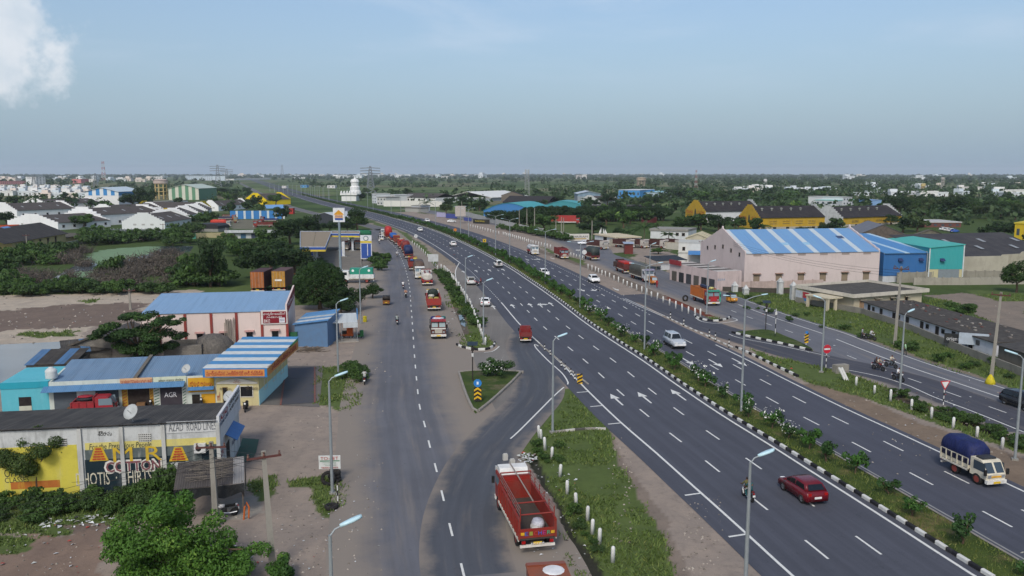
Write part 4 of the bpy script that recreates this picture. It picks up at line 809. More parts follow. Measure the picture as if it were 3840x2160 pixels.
# --- two-wheelers and small vehicles on the left service road
for c,x,y,aw,h,sh,lg,sco,l in(('F',985,1000,1,'26282c','8f9a98','3a3d44',1,'scooter rider in grey shirt heading away opposite the black-and-white kerb'),('F',1030,730,1,'33363c','dcdcda','2f3340',1,'scooter rider in white shirt heading away past the sack lorry'),
  ('F',1050,797,0,'30343a','c99a80','d8d2c4',1,'woman in peach dress on a scooter coming towards the camera'),('F',984,488,1,'26282c','d8d8d8','26282c',0,'motorcyclist in white shirt riding away opposite the blue filling-station sign'),
  ('F',850,390,1,'26282c','e0e0dc','26282c',0,'motorcyclist in white shirt far up the left service road'),('F',740,1447,1,'26282c','a9aca8','33363c',0,'motorcyclist in pale shirt beside the overgrown island by the weighbridge')):
 P=S(c,x,y);hd=hdr(SL,P,aw);bike(l.replace(' rider','').replace('motorcyclist','motorcycle ridden by someone').replace('woman in peach dress on a scooter','scooter with a woman in peach dress'),place(P,hd,0),hd,h,bool(sco));person(l,place(P,hd,-.12),hd,PRIDE,sh,lg)
P=S('F',902,857);rickshaw('brown auto rickshaw parked on the dirt left of the service road',place(P,R(95),1.2),R(95),'8a5a2c','2c2622')
P=S('F',680,690);hd=R(184);t=truck('lorry','white cargo lorry with green box body side-on at the filling-station exit',P+Vector((0,1.2,0)),hd,'dcdedb','d5d8d6','low',7.2,2.1,'dcdedb',gl=GLASS('20262c'),H_=2.6);MB(M('1f8a72',.5,0,.2)).box(-3.4,1.5,-1.0,1.0,1.9,3.3).build('box_body',t)
for x in(-2.6,.9):MB(M('dfe8e4',.6)).lathe([(.28,0),(.28,.01)],(x,1.005,2.8),ax='y').build('emblem',t)
for c,x,y,l in(('F',603,440,'red and cream lorry parked under the filling-station canopy behind the tall sign'),('F',703,437,'red and white lorry parked beside the filling-station canopy next to the blue sign')):
 P=S(c,x,y);truck('lorry',l,P+Vector((0,3.6,0)),R(262),'b9a89a','8a3a2c','open',7.2,2.25,'9a3a30',load=[('b9b0a0',0,0,1.3,1.5,.9,.5)])
P=S('F',680,375);truck('lorry','green tarpaulined lorry behind the filling-station canopy',P+Vector((0,6,0)),R(200),'2a6a4a','2a5a44','tarp',8,2.3,'2a6a4a',tarp='1f6a48',H_=2.6)
# --- trailers on the grass behind the tree
for c,x,y,l,bh,dh,hd in(('E',1945,1010,'maroon container trailer with weathered orange doors parked on the grass','4a2424','a8622e',91),('E',2105,1003,'dark container trailer with yellow doors and white notice parked on the grass','5a3a34','b8862e',91)):
 P=S(c,x,y);t=truck('container_lorry',l,place(P,R(hd),4.4),R(hd),'4a2424',bh,'box',8.8,2.7,dh,H_=3.3)
MB(M('e2e0d8',.6)).box(-4.53,-4.48,-.7,.7,2.4,2.75).build('notice',t)
# --- right service road
P=S('T7',2140,505);hd=hdr(SR,P);truck('lorry','maroon lorry under a dark green sheet seen from behind on the right service road',place(P,hd,3.4),hd,'5a2022','6a2426','tarp',7.0,2.3,'5a2022',tarp='3a4340',H_=2.7)
P=S('T5',690,980);hd=hdr(SR,P)+.05;t=truck('lorry','maroon lorry with open cab door carrying red stacked goods on the right service road',place(P,hd,3.6),hd,'3a2424','5a2624','open',7.4,2.3,'5a2022',H_=2.6)
for k in range(6):MB(M('b02418',.5)).box(-3.2+k*.85,-2.6+k*.85,-1.0,1.0,2.35,2.75).build('stacked_goods',t)
MB(M('3a2a2a',.5)).box(2.4,2.46,1.15,2.0,1.2,2.5).build('door',t)
P=S('T5',1400,1260);hd=hdr(SR,P,0)+.05;truck('lorry','grey and white lorry facing the camera under a long grey sheet',place(P,hd,-4.6),hd,'c5c6c8','54504c','tarp',9.2,2.35,'8d88a0',tarp='55564f',H_=2.5,gl=GLASS('5b6670',.12))
P=S('T5',1590,1350);rickshaw('orange auto rickshaw parked in front of the grey sheeted lorry',place(P,hdr(SR,P,0),-1.2),hdr(SR,P,0),'c2762c','b06a2a')
person('person in red clothes beside the orange auto rickshaw',S('T5',1660,1440),1.,PSTAND,'9a2026','8a2026')
P=S('T6',1090,1030);hd=hdr(SR,P,0)+.03;t=truck('tipper_lorry','tipper lorry with orange body and green and white painted cab facing the camera',place(P,hd,-3.9),hd,'8a2a2e','b0642a','tipper',7.8,2.35,'3a8a76',H_=2.5,load=[('c9c27a',2.75,0,2.0,.5,.5,.25)])
for s_ in(-1,1):MB(M('3f9a80',.5)).box(3.85,4.0,s_*1.2-.14,s_*1.2+.14,.7,2.5).build('painted_trim',t)
MB(M('b02830',.5)).box(3.96,4.0,-.6,.6,.85,1.6).build('painted_panel',t);MB(M('2a3a5a',.6)).box(-3.8,1.5,.6,1.1,2.6,3.0).build('folded_sheet',t)
P=S('T6',1715,950);rickshaw('yellow and black auto rickshaw driving in front of the orange tipper',place(P,hdr(SR,P,0),-1.2),hdr(SR,P,0))
P=S('H',2465,1240);hd=hdr(SR,P,0);car('car','black hatchback cut by the right edge on the right service road',S('H',2555,1262),hd,'191b1f','suv')
for c,x,y,h,sh,lg,l in(('H',1475,985,'7a1c20','b5aa98','33343c','red motorcycle with two riders, leftmost of the three coming down the right service road'),('H',1570,965,'26282c','cfc4b0','55636c','dark motorcycle behind the other two on the right service road'),('H',1625,1065,'1d1f22','e4e4e2','26282c','black motorcycle in front, its rider in white, on the right service road')):
 P=S(c,x,y);hd=hdr(DL,P);bike(l,place(P,hd,0),hd,h);person('rider of the '+l.split(',')[0].replace(' with two riders',' with pillion'),place(P,hd,-.1),hd,PRIDE,sh,lg)
P=S('H',1475,985);hd=hdr(DL,P);person('pillion passenger with dark backpack on the red motorcycle',place(P,hd,-.5)+Vector((0,0,.03)),hd,PRIDE,'3a3d48','33343c')
P=S('H',1415,755);bike('white-fronted motorcycle stopped on the verge of the right service road',P,R(-50),'c9c9c9');person('person in white sitting on the motorcycle stopped on the right verge',P,R(-50),PRIDE,'d8d8d8','26282c');person('person in grey standing behind the motorcycle on the right verge',P+Vector((-.9,.7,0)),R(-40),PSTAND,'9aa0a6','33343c')
person('person in pale green shirt standing at the edge of the right service road',S('H',1678,872),R(140),PSTAND,'9fc49a','2f3238',1.04)
for i,(x,y,sh,l)in enumerate(((718,648,'e4e4e4','person in white shirt walking by the roadside shops'),(758,640,'6a6a6c','person in grey in the group outside the roadside shops'),(775,636,'b0a090','person in beige in the group outside the roadside shops'),(790,650,'33343c','person in dark clothes in the group outside the roadside shops'))):person(l,S('G',x,y),i*1.3,PSTAND,sh,'26282c')
# lorries waiting in the yard behind the arched gate
for i,(x,y)in enumerate(((870,820),(1460,790),(1780,790),(2220,800),(2560,790))):
 P=S('E8',x,y);truck('lorry',['dark red lorry with cream painted front standing by the gate with white flags','cream-fronted lorry first behind the long compound wall','cream-fronted lorry second behind the long compound wall','cream-fronted lorry third behind the long compound wall','cream-fronted lorry half hidden at the end of the compound wall'][i],P+Vector((-2.6,3.2,0)),R(-52),'b0a8a0','4a2a28','tipper',7.6,2.3,'c9bfb6',gl=GLASS('b5b0a8',.2))
P=S('E8',360,715);car('car','white van-like car parked in front of the painted company sign',P+Vector((0,1,0)),R(185),'d8dade','suv')
P=S('E4',1060,885);t=truck('container_lorry','long red container lorry side-on against the dark tree belt',P+Vector((-3,1,0)),R(-4),'a02a26','a83230','box',13.5,2.4,'a83230',H_=2.9);MB(M('dcdcd8',.6)).box(-6.6,5.2,-1.24,1.24,.75,1.1).build('side_skirt',t)
P=S('E3',1825,862);car('car','white car parked on the grass beyond the highway below the teal roof',P,R(10),'d8dad8','sedan')
# lorries in the walled yard on the left
for i,(x,y,hd,cb,bd,kd)in enumerate(((1165,870,8,'8a7a5a','5a3a34','flat'),(1140,830,8,'9a4a34','3a3c5a','low'),(1185,790,8,'8a5a3a','6a3a34','flat'),(1060,930,6,'a8a49a','a8322a','tarp'),(1430,935,183,'8a2a24','6a2420','open'),(1500,915,183,'8a2a24','5a2420','low'),(1530,860,183,'7a2a24','2a3a6a','low'),(1540,800,183,'8a2a24','6a2a28','open'))):
 P=S('E2',x,y);hd=R(hd);truck('lorry',['ochre-cabbed flatbed in the left row of the walled yard','rust-cabbed lorry with dark bed in the left row of the walled yard','lorry nearest the blue striped wall in the left row of the walled yard','lorry under a long orange-red sheet in the walled yard','red lorry nearest the shop row in the right row of the walled yard','red lorry second from the shop row in the right row of the walled yard','red-cabbed lorry with blue bed in the right row of the walled yard','red lorry nearest the blue striped wall in the right row of the walled yard'][i],place(P,hd,-4),hd,cb,bd,kd,8.5,2.35,cb,tarp='c23a28')
# ---------------------------------------------------------------- buildings
class Bld:
 """thing whose local x runs along the front wall A->B, y goes back, z up"""
 def __init__(s,name,label,cat,A,B,D,group=None):
  s.A,s.B,s.D=Vector((A[0],A[1],0)),Vector((B[0],B[1],0)),D;s.L=(s.B-s.A).length;s.a=ang(s.A,s.B)
  s.o=T(name,label,cat,s.A,s.a,group);s.ex=(s.B-s.A)/s.L;s.ey=Vector((-s.ex.y,s.ex.x,0))
 def hit(s,c,x,y,P,n):
  o=SH[c];a=(o[0]+x*o[2]-1920)/FOC;b=(1080-o[1]-y*o[2])/FOC;d=Vector((a,CP+b*SP,-SP+b*CP));cm=Vector((0,0,H))
  q_=cm+d*((P-cm).dot(n)/d.dot(n))-s.A;return q_.dot(s.ex),q_.dot(s.ey),q_.z
 def f(s,c,x,y,off=0):h=s.hit(c,x,y,s.A+s.ey*off,s.ey);return h[0],h[2] # front plane -> x,z
 def r(s,c,x,y,off=0):h=s.hit(c,x,y,s.B+s.ex*off,s.ex);return h[1],h[2] # right end plane -> y,z
 def zt(s,c,x,y):return s.f(c,x,y)[1]
 def panel(s,c,x0,y0,x1,y1,m,name='panel',t=.04,off=.003,parent=None):
  (a,z1),(b,z0)=s.f(c,x0,y0),s.f(c,x1,y1);return MB(m).box(a,b,-t-off,-off,max(z0,.03),z1).build(name,parent or s.o)
 def rpanel(s,c,x0,y0,x1,y1,m,name='panel',t=.04,off=.003):
  (a,z1),(b,z0)=s.r(c,x0,y0),s.r(c,x1,y1);return MB(m).box(s.L+off,s.L+off+t,min(a,b),max(a,b),max(z0,.03),z1).build(name,s.o)
 def txt(s,st,c,x0,y0,x1,y1,m,off=.06,**k):
  (a,z1),(b,z0)=s.f(c,x0,y0),s.f(c,x1,y1);return text(s.o,st,(a+b)/2,-off,(z0+z1)/2,abs(b-a),abs(z1-z0),m,'f',**k)
 def rtxt(s,st,c,x0,y0,x1,y1,m,off=.06,**k):
  (a,z1),(b,z0)=s.r(c,x0,y0),s.r(c,x1,y1);return text(s.o,st,s.L+off,(a+b)/2,(z0+z1)/2,abs(b-a),abs(z1-z0),m,'r',**k)
 def win(s,x0,x1,z0,z1,fm=None,shade=None,pm=None,name='window',side='f',y=0):
  fm=fm or M('8a7a68',.7);pm=pm or GLASS('15181c',.2);b=MB(fm);k=.07;e=-.06;F_=lambda*a:b.box(*a)
  if side=='f':
   F_(x0,x1,y-.06,y-.002,z1-k,z1);F_(x0,x1,y-.06,y-.002,z0,z0+k);F_(x0,x0+k,y-.06,y-.002,z0+k,z1-k);F_(x1-k,x1,y-.06,y-.002,z0+k,z1-k)
   w_=b.build(name,s.o);MB(pm).box(x0+k,x1-k,y-.02,y-.004,z0+k,z1-k).build('pane',w_)
   if shade:MB(shade).prism([(y-.003,z1+.22),(y-.5,z1+.1),(y-.5,z1+.04),(y-.003,z1+.14)],'x',x0-.2,x1+.2).build('sunshade',w_)
  else:
   X_=s.L if side=='r' else 0;sg=1 if side=='r' else-1;bx=lambda p_,q_,ya,yb,za,zb:(min(X_+sg*p_,X_+sg*q_),max(X_+sg*p_,X_+sg*q_),ya,yb,za,zb)
   F_(*bx(.002,.06,x0,x1,z1-k,z1));F_(*bx(.002,.06,x0,x1,z0,z0+k));F_(*bx(.002,.06,x0,x0+k,z0+k,z1-k));F_(*bx(.002,.06,x1-k,x1,z0+k,z1-k));w_=b.build(name,s.o)
   MB(pm).box(*bx(.004,.02,x0+k,x1-k,z0+k,z1-k)).build('pane',w_)
  return w_
def shell(s,x0,x1,y0,y1,z1,m,t=.22,name='wall',zb=0,zs=None):
 """four real walls"""
 z1b=zs if zs is not None else z1
 MB(m).box(x0,x1,y0,y0+t,zb,z1).build(name,s.o);MB(m).box(x0,x1,y1-t,y1,zb,z1b).build(name,s.o)
 for x in(x0,x1-t):MB(m).prism([(y0+t,zb),(y1-t,zb),(y1-t,z1b),(y0+t,z1)],'x',x,x+t).build(name,s.o)
def dish(label,P,head,s_=.55):
 t=T('satellite_dish',label,'satellite dish',P,head);b=MB(M('a9adac',.6));b.lathe([(.02,.0),(s_*.5,.05),(s_,.2),(s_,.21),(s_*.5,.07)],(0,0,0),n=14,ax='x');d=b.build('reflector',t,True);d.location=(0,0,.75);d.rotation_euler=(0,-.6,0);MB(CHR).tube([(0,0,0),(0,0,.75)],.03).build('mast',t);MB(M('6a6a6a',.5)).tube([(0,0,.6),(.45,0,1.05)],.018).build('feed_arm',t);return t
WHT,GREY=WALL('bdbfbd',.9,'55554f',1.),WALL('8a8780',.7)
# --- transport office with the painted wall (front left)
A,B=S('B',-420,642),S('B',1660,527);az=Bld('transport_office','long whitewashed building with hand-painted adverts under a black corrugated roof','building',A,B,9.6)
L,zt_=az.L,az.zt('A',1660,1000);zf=3.95;shell(az,0,L,0,9.6,zt_-.12,WHT,.25,zs=zf-.15)
RB=SHEET('35322f',0,.22,.5,.85,'5f5a54');n=14
for i in range(n):
 x0,x1=L*i/n,L*(i+1)/n-.015;MB(RB).prism([(-.25,zt_+.02+.012*(i%2)),(9.75,zf+.012*(i%2)),(9.75,zf+.05),(-.25,zt_+.07)],'x',x0,x1).build('roof_sheet',az.o)
for px in(612,928,1243,1655):
 x,_=az.f('B',px,300);MB(WALL('b5b5b0',.7)).box(x-.14,x+.14,-.16,-.002,0,zt_-.13).build('pilaster',az.o)
YW=WALL('c6ba4e',.5,'b5b29a');NV=WALL('1d2c33',.5,'6f7476')
az.panel('B',-420,262,608,620,YW,'painted_panel',.012);az.panel('B',640,205,1650,255,WALL('c9bd72',.6,'8d8a80'),'painted_panel',.012);az.panel('B',640,258,1650,330,WALL('57605f',.9,'a9aaa6'),'painted_panel',.013);az.panel('B',640,332,1240,560,NV,'painted_panel',.014);az.panel('B',1255,300,1400,345,NV,'painted_panel',.014);az.panel('B',1520,258,1645,340,NV,'painted_panel',.016)
az.panel('B',1256,45,1646,112,WALL('c4c5c3',.25),'name_board',.05);az.txt('AZAD  ROAD LINES','B',1272,55,1632,100,M('6f7276',.8),.07)
az.txt('For the Prestigious People','B',672,212,1145,245,M('3a3d34',.8),.03,shear=.2)
YL=M('c9a82c',.8,0,.4)
for cx in(728,1330):
 x0,z1=az.f('B',cx-40,235);x1,z0=az.f('B',cx+75,335);xm=(x0+x1)/2;w_=(x1-x0)/2;hh=z1-z0;MB(YL).prism([(xm-w_*1.35,z0),(xm+w_*1.35,z0),(xm+w_*.55,z1),(xm-w_*.55,z1)],'y',-.04,-.017).build('painted_letter',az.o)
 for k in range(5):
  zz=z0+hh*(.06+.18*k);ww=w_*(.95-.13*k)
  for s_ in(-1,0,1):MB(M('b04a2a',.8)).box(xm+s_*ww*.66-ww*.3,xm+s_*ww*.66+ww*.3,-.055,-.041,zz,zz+hh*.13).build('painted_rung',az.o)
az.txt('M R','B',850,240,1225,330,YL,.04);az.txt('COTTON','B',782,336,1228,416,M('d3cfc6',.8),.03,bold=.07);az.txt('COTTON','B',798,348,1214,404,M('7a4a50',.8),.045,bold=.02)
az.txt('DHOTIS  ·  SHIRTS','B',572,432,1150,498,M('c9c3ae',.8),.034);az.txt('OFFLINE','B',30,402,258,452,M('3a3d34',.8),.02);az.txt('CLASSES','B',35,466,222,496,M('3a3d34',.8),.02);az.txt('ble Pr','B',640,540,760,562,M('3a3d34',.8),.034);az.txt('శ్రీరామ','A',738,1080,845,1112,M('33332f',.8),.02)
az.panel('B',80,500,455,535,WALL('b06a34',.7,'cfc23c'),'painted_band',.02)
for x0,y0,x1,y1 in((1043,133,1145,190),(440,170,508,225)):
 (a,z1),(b,z0)=az.f('B',x0,y0),az.f('B',x1,y1);v_=MB(M('c0c0ba',.9)).box(a,b,-.05,-.02,z0,z1).build('vent_block',az.o)
 for i in range(7):
  for j in range(4):xx,zz=a+(b-a)*(i+.5)/7,z0+(z1-z0)*(j+.5)/4;MB(DARK).box(xx-.04,xx+.04,-.055,-.051,zz-.035,zz+.035).build('vent_hole',v_)
(a,z1),(b,z0)=az.f('B',1470,203),az.f('B',1560,265);ac=ob('air_conditioner',MB(M('c9c9c6',.5)).box(0,b-a,-.38,0,0,z1-z0).mesh('air_conditioner'),None,az.A+az.ex*a+az.ey*-.05+Vector((0,0,z0)),az.a,'white air-conditioner unit on the wall advertising cotton','air conditioner');MB(DARK).lathe([(.2,0),(.2,.012)],(.33,-.39,(z1-z0)/2),ax='y',n=14).build('fan_grille',ac);MB(M('8a8a88')).tube([(b-a,-.2,.1),(b-a+.3,-.1,.2),(b-a+.3,-.05,.6)],.03).build('pipe',ac)
# road-facing end of the same building: fascia, tin awning, doorway
MB(WALL('c5c6c6',.35)).box(L-.02,L+.18,0,9.6,zf-.5,zt_+.35).build('fascia',az.o);
for st,y0,y1,z_,hh,h in(('AZAD',.4,3.6,zt_+.0,.42,'9a2a2a'),('SPINNING',4.2,9.2,zt_+.05,.34,'55554f'),('ROAD LINES',.4,3.8,zt_-.45,.3,'3a4a6a'),('AND PIPES',4.3,9.0,zt_-.45,.3,'55554f')):text(az.o,st,L+.2,(y0+y1)/2,z_,y1-y0,hh,M(h,.8),'r')
text(az.o,'AZAD',L+.03,7.5,2.2,3.,.5,M('9a2a2a',.8),'r');text(az.o,'ROAD LINES',L+.03,7.5,1.5,3.4,.42,M('3a4a6a',.8),'r');text(az.o,'AZA',L+.03,1.2,2.2,1.4,.45,M('9a2a2a',.8),'r')
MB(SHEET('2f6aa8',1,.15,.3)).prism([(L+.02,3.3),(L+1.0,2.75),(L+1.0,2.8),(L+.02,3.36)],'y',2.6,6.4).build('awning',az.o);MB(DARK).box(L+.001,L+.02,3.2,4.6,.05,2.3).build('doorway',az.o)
sheet('green_mat',SS('A',[(1770,1330),(1812,1190),(1830,1135),(1955,1145),(1930,1250),(1900,1310)]),.045,M('3c5a4c',.9,0,.4))
dish('grey satellite dish on the black roof above the painted wall',az.A+az.ex*az.f('A',985,1030)[0]+az.ey*.6+Vector((0,0,zt_+.0)),R(250),.62);dish('pale satellite dish at the road end of the black roof',az.A+az.ex*(L-.5)+az.ey*8.4+Vector((0,0,zf+.15)),R(250),.5)
# --- tin shelter beside it
zr=2.5;q1,q2,q3,q4=S('B',1395,352,zr+.45),S('B',1895,312,zr+.45),S('B',1845,505,zr),S('B',1310,562,zr)
sh=Bld('tin_shelter','low tin-roofed shelter heaped with dry sticks beside the painted wall','shelter',(q4.x,q4.y),(q3.x,q3.y),(q1-q4).length);dd=(Vector((q1.x,q1.y,0))-Vector((q4.x,q4.y,0))).length
for i in range(6):MB(SHEET('4c4642' if i<5 else '8f8c88',0,.16,.6,.8)).prism([(0,zr),(dd,zr+.45),(dd,zr+.49),(0,zr+.04)],'x',sh.L*i/6,sh.L*(i+1)/6-.01).build('roof_sheet',sh.o)
for x,y in((.15,.2),(sh.L-.15,.2),(.15,dd-.2),(sh.L-.15,dd-.2)):MB(M('6a5f54')).tube([(x,y,0),(x,y,zr+.1)],.05).build('post',sh.o)
b=MB(CLOTH('1f2122'));b.loft([[(sh.L*k/10,-.03+.04*math.sin(k*2.1),zr-.02),(sh.L*k/10,-.1+.08*math.sin(k*1.7),zr-.75-.18*math.sin(k*1.1))]for k in range(11)],closed=False);b.loft([[(sh.L+.03,dd*k/5,zr+.4*k/5),(sh.L+.08,dd*k/5,zr-1.0+.2*math.sin(k*2))]for k in range(6)],closed=False);b.build('hanging_sheet',sh.o)
b=MB(M('6e675e',.95));r2=random.Random(4)
for i in range(70):x,y,a=r2.uniform(1.0,sh.L-1.0),r2.uniform(.6,dd-.4),r2.uniform(-.6,.6);l=r2.uniform(.5,1.6);zz=zr+.1+y/dd*.45+r2.uniform(0,.2);b.tube([(x-l/2*math.cos(a),y-l/2*math.sin(a),zz),(x+l/2*math.cos(a),y+l/2*math.sin(a),zz+r2.uniform(-.1,.15))],.018,n=4)
ob('stick_pile',b.mesh('stick_pile'),None,sh.A,sh.a,'heap of dry sticks lying on the tin shelter roof','stick pile',kind='stuff')
bike('black and white motorcycle parked under the tin shelter',S('B',1700,760),R(200),'c9c9c9');tag(MB(M('c8672a',.7)).tube([(0,0,0),(.1,0,.9),(.25,0,1.25),(.4,0,.9),(.35,0,.1)],.06).build('orange_hose',loc=S('B',1840,780)),'orange hose hanging at the corner of the tin shelter','hose')
# --- row of small shops
A,B=S('A',20,960),S('A',1640,880);sp=Bld('shop_row','row of small shops with blue sheet roof, tin awning and painted signs','building',A,B,7.4);L=sp.L;hz_=sp.zt('A',900,690);hb=3.7
cu_x=sp.f('A',372,850)[0];MB(WALL('5aabb8',.25,'8fc6ce')).box(0,cu_x,0,7.0,0,hz_+.1).build('cyan_room',sp.o);MB(WALL('2f94a6',.2)).box(-.03,cu_x+.03,-.06,0,hz_-.5,hz_+.14).build('parapet',sp.o)
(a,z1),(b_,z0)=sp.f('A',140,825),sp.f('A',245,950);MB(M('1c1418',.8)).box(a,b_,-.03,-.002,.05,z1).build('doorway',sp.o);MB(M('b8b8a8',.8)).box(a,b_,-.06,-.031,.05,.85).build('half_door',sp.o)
shell(sp,cu_x+.01,L,.0,7.2,hz_,WALL('bfc6bd',.4),.2,zs=hb)
xs=[sp.f('A',p_,800)[0]for p_ in(375,405,580,722,897,920,965,1130,1160,1210,1376,1412)]
for(i,j,h,nm)in((1,2,'47525c','shutter'),(2,3,'c4c6c4','door'),(3,4,'3f4a54','shutter'),(5,6,'a8863a','pillar'),(7,8,'a8863a','pillar'),(8,9,'b9bdb4','pillar'),(9,10,'2a2430','shutter'),(10,11,'b9bdb4','pillar')):MB(SHEET(h,2,.12,.2)if nm=='shutter' else WALL(h,.25)).box(xs[i],xs[j]-.02,-.05,-.003,.03,2.35).build(nm,sp.o)
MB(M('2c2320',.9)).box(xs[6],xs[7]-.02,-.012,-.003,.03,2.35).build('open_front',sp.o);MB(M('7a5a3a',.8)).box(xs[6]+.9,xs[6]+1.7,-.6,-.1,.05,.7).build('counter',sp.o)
for i in(5,7,8,10):
 for k in range(7):MB(M('3d6a55' if i>7 else '9a4a28',.8)).prism([(xs[i]+.06,.2+k*.3),(xs[i+1]-.1,.38+k*.3),(xs[i+1]-.1,.47+k*.3),(xs[i]+.06,.29+k*.3)],'y',-.06,-.051).build('painted_stripe',sp.o)
sp.txt('AGR','A',1240,788,1336,820,M('e2e2e4',.6),.07);sp.panel('A',905,683,1153,735,WALL('c8a27c',.3),'sign_board',.06,.06);sp.txt('SAI VENKATESWARA ROAD LINES','A',912,697,1150,725,M('a02f2a',.8),.14);sp.panel('A',1157,672,1408,720,WALL('c3c8b0',.3),'sign_board',.06,.06);sp.txt('आंध्रा गुजरात रोडवेज','A',1195,686,1385,710,M('2d3b34',.8),.14)
MB(SHEET('5580a6',0,.18,.35)).prism([(-.02,2.72),(-1.1,2.35),(-1.1,2.39),(-.02,2.77)],'x',cu_x-.4,sp.f('A',1400,730)[0]).build('awning',sp.o)
n=11
for i in range(n):
 x0,x1=cu_x+(L-cu_x+.3)*i/n,cu_x+(L-cu_x+.3)*(i+1)/n-.012;MB(SHEET('6b859e',0,.2,.45,.55)).prism([(.15,hz_-.25),(7.5,hb+.1),(7.5,hb+.15),(.15,hz_-.2)],'x',x0,x1).build('roof_sheet',sp.o)
MB(M('6a655c',.9,0,.5)).prism([(.1,hz_-.1),(7.5,hb+.16),(7.5,hb+.35),(.1,hz_+.12)],'x',sp.f('A',985,640)[0]+.2,sp.f('A',985,640)[0]+.55).build('party_wall',sp.o)
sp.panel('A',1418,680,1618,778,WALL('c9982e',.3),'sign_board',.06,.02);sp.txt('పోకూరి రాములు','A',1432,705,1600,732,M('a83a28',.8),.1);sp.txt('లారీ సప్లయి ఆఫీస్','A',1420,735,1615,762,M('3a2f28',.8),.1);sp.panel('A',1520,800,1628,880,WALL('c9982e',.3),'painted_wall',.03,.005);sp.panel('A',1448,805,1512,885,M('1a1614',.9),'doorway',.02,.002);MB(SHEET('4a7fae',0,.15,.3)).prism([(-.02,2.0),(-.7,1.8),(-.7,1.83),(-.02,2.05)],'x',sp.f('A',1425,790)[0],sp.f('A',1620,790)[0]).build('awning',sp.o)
tk=ob('water_tank',MB(M('c8ccca',.5)).lathe([(.55,0),(.58,.1),(.55,.25),(.58,.4),(.55,.55),(.58,.7),(.55,.85),(.35,1.05),(.2,1.1),(.2,1.18)],n=16).mesh('water_tank',True),None,sp.A+sp.ex*(cu_x-.1)+sp.ey*1.4+Vector((0,0,hz_+.1)),0,'white plastic water tank on the cyan shop','water tank')
dish('grey satellite dish on the blue roof near the striped office',sp.A+sp.ex*sp.f('A',1405,640)[0]+sp.ey*.5+Vector((0,0,hz_-.1)),R(255),.5)
P=S('A',720,945);t=truck('pickup_truck','small red pickup parked before the shop shutters with bedding on top',P+Vector((.3,-.6,0)),R(12),'9a2430','93232c','low',3.9,1.6,'9a2430',ch=2.3,load=[('26262c',-.8,0,.9,.9,.6,.25),('9a2430',-.8,0,1.2,.8,.5,.12)]);t.scale=(1,1,.85)
P=S('A',585,935);ob('wooden_cart',MB(M('6d4a30',.9)).box(-.8,.8,-.5,.5,.5,.58).box(-.8,-.72,-.5,.5,0,.5).box(.72,.8,-.5,.5,0,.5).box(-.8,.8,.42,.5,.58,1.0).mesh('wooden_cart'),None,P,R(10),'wooden cart standing beside the red pickup at the shops','cart')
bike('black scooter parked in front of the cream painted office',S('A',1858,925),R(-82),'15161a',True);bike('dark motorcycle outside the open shop in the row',S('A',1140,905),R(-70),'1a1b1e');bike('dark motorcycle outside the yellow lorry-supply office',S('A',1520,890),R(-70),'1a1b1e')
# --- weighbridge office with blue and white striped roof
A,B=S('A',1640,888),S('A',1957,886);of=Bld('weighbridge_office','cream office with blue and white striped roof and orange sign board','building',A,B,12.2);L=of.L;zf,zb=3.55,4.35;shell(of,0,L,0,12.2,3.1,WALL('c3b88a',.3),.2)
MB(WALL('a9d3d3',.2)).box(L+.003,L+.03,.0,12.2,0,1.6).build('painted_dado',of.o);MB(WALL('c9bd8c',.3)).box(L+.003,L+.03,0,12.2,1.601,3.0).build('painted_band',of.o)
(xl,_),(xr,_)=of.f('A',1530,610,-.9),of.f('A',2015,600,-.9);n=9;ye=12.9
zz0=of.f('A',1700,605,-.9)[1]
for i in range(n+1):
 y0,y1=-.9+(ye+.9)*i/(n+1),-.9+(ye+.9)*(i+1)/(n+1)-.012;zA=zz0+.5*i/(n+1);zB=zz0+.5*(i+1)/(n+1)
 MB(M('c9cdc9' if i%2==0 else '4585b5',.5,0,.25)).add([(xl+.02*i,y0,zA),(xr+.1,y0,zA),(xr+.1,y1,zB),(xl,y1,zB),(xl+.02*i,y0,zA+.05),(xr+.1,y0,zA+.05),(xr+.1,y1,zB+.05),(xl,y1,zB+.05)],[(3,2,1,0),(4,5,6,7),(0,1,5,4),(1,2,6,5),(2,3,7,6),(3,0,4,7)]).build('roof_sheet',of.o)
MB(M('2f78b4',.5)).box(xl,xr,-.98,-.9,zz0-.95,zz0).build('fascia_board',of.o);(a,z1),(b_,z0)=of.f('A',1548,628,-.98),of.f('A',2000,680,-.98);MB(M('c98a4a',.7,0,.2)).box(xl+.25,xr-.25,-1.02,-.985,zz0-.85,zz0-.12).build('sign_board',of.o);text(of.o,'సూర్యదేవర ఎలక్ట్రానిక్ లారీ వేబ్రిడ్జి',(xl+xr)/2,-1.05,zz0-.48,xr-xl-.8,.5,M('a02a30',.7))
MB(M('c98a4a',.7)).box(xr+.02,xr+.06,-.8,12.6,zz0-.85,zz0+.1).build('sign_board',of.o);text(of.o,'సూర్యదేవర ఎలక్ట్రానిక్ లారీ వేబ్రిడ్జి',xr+.09,6,zz0-.3,11,.6,M('a02a30',.7),'r')
gb=MB(M('cfccc0',.7)).prism([(.1,2.35),(L*.98,2.35),(L*.98,2.5),(L*.5,3.0),(.1,2.5)],'y',-.12,-.01).build('painted_gable',of.o)
for k in range(5):a=math.pi*(k+.5)/5;MB(M('a8503a',.8)).tube([(L*.5+.12*math.cos(a),-.14,2.42+.1*math.sin(a)),(L*.5+.45*math.cos(a),-.14,2.42+.38*math.sin(a))],.02).build('painted_ray',gb)
for p0,p1 in((1660,1750),(1860,1950)):of.txt('శ్రీ విజయ','A',p0,735+(p1<1800)*15,p1,765,M('4a4238',.8),.15)
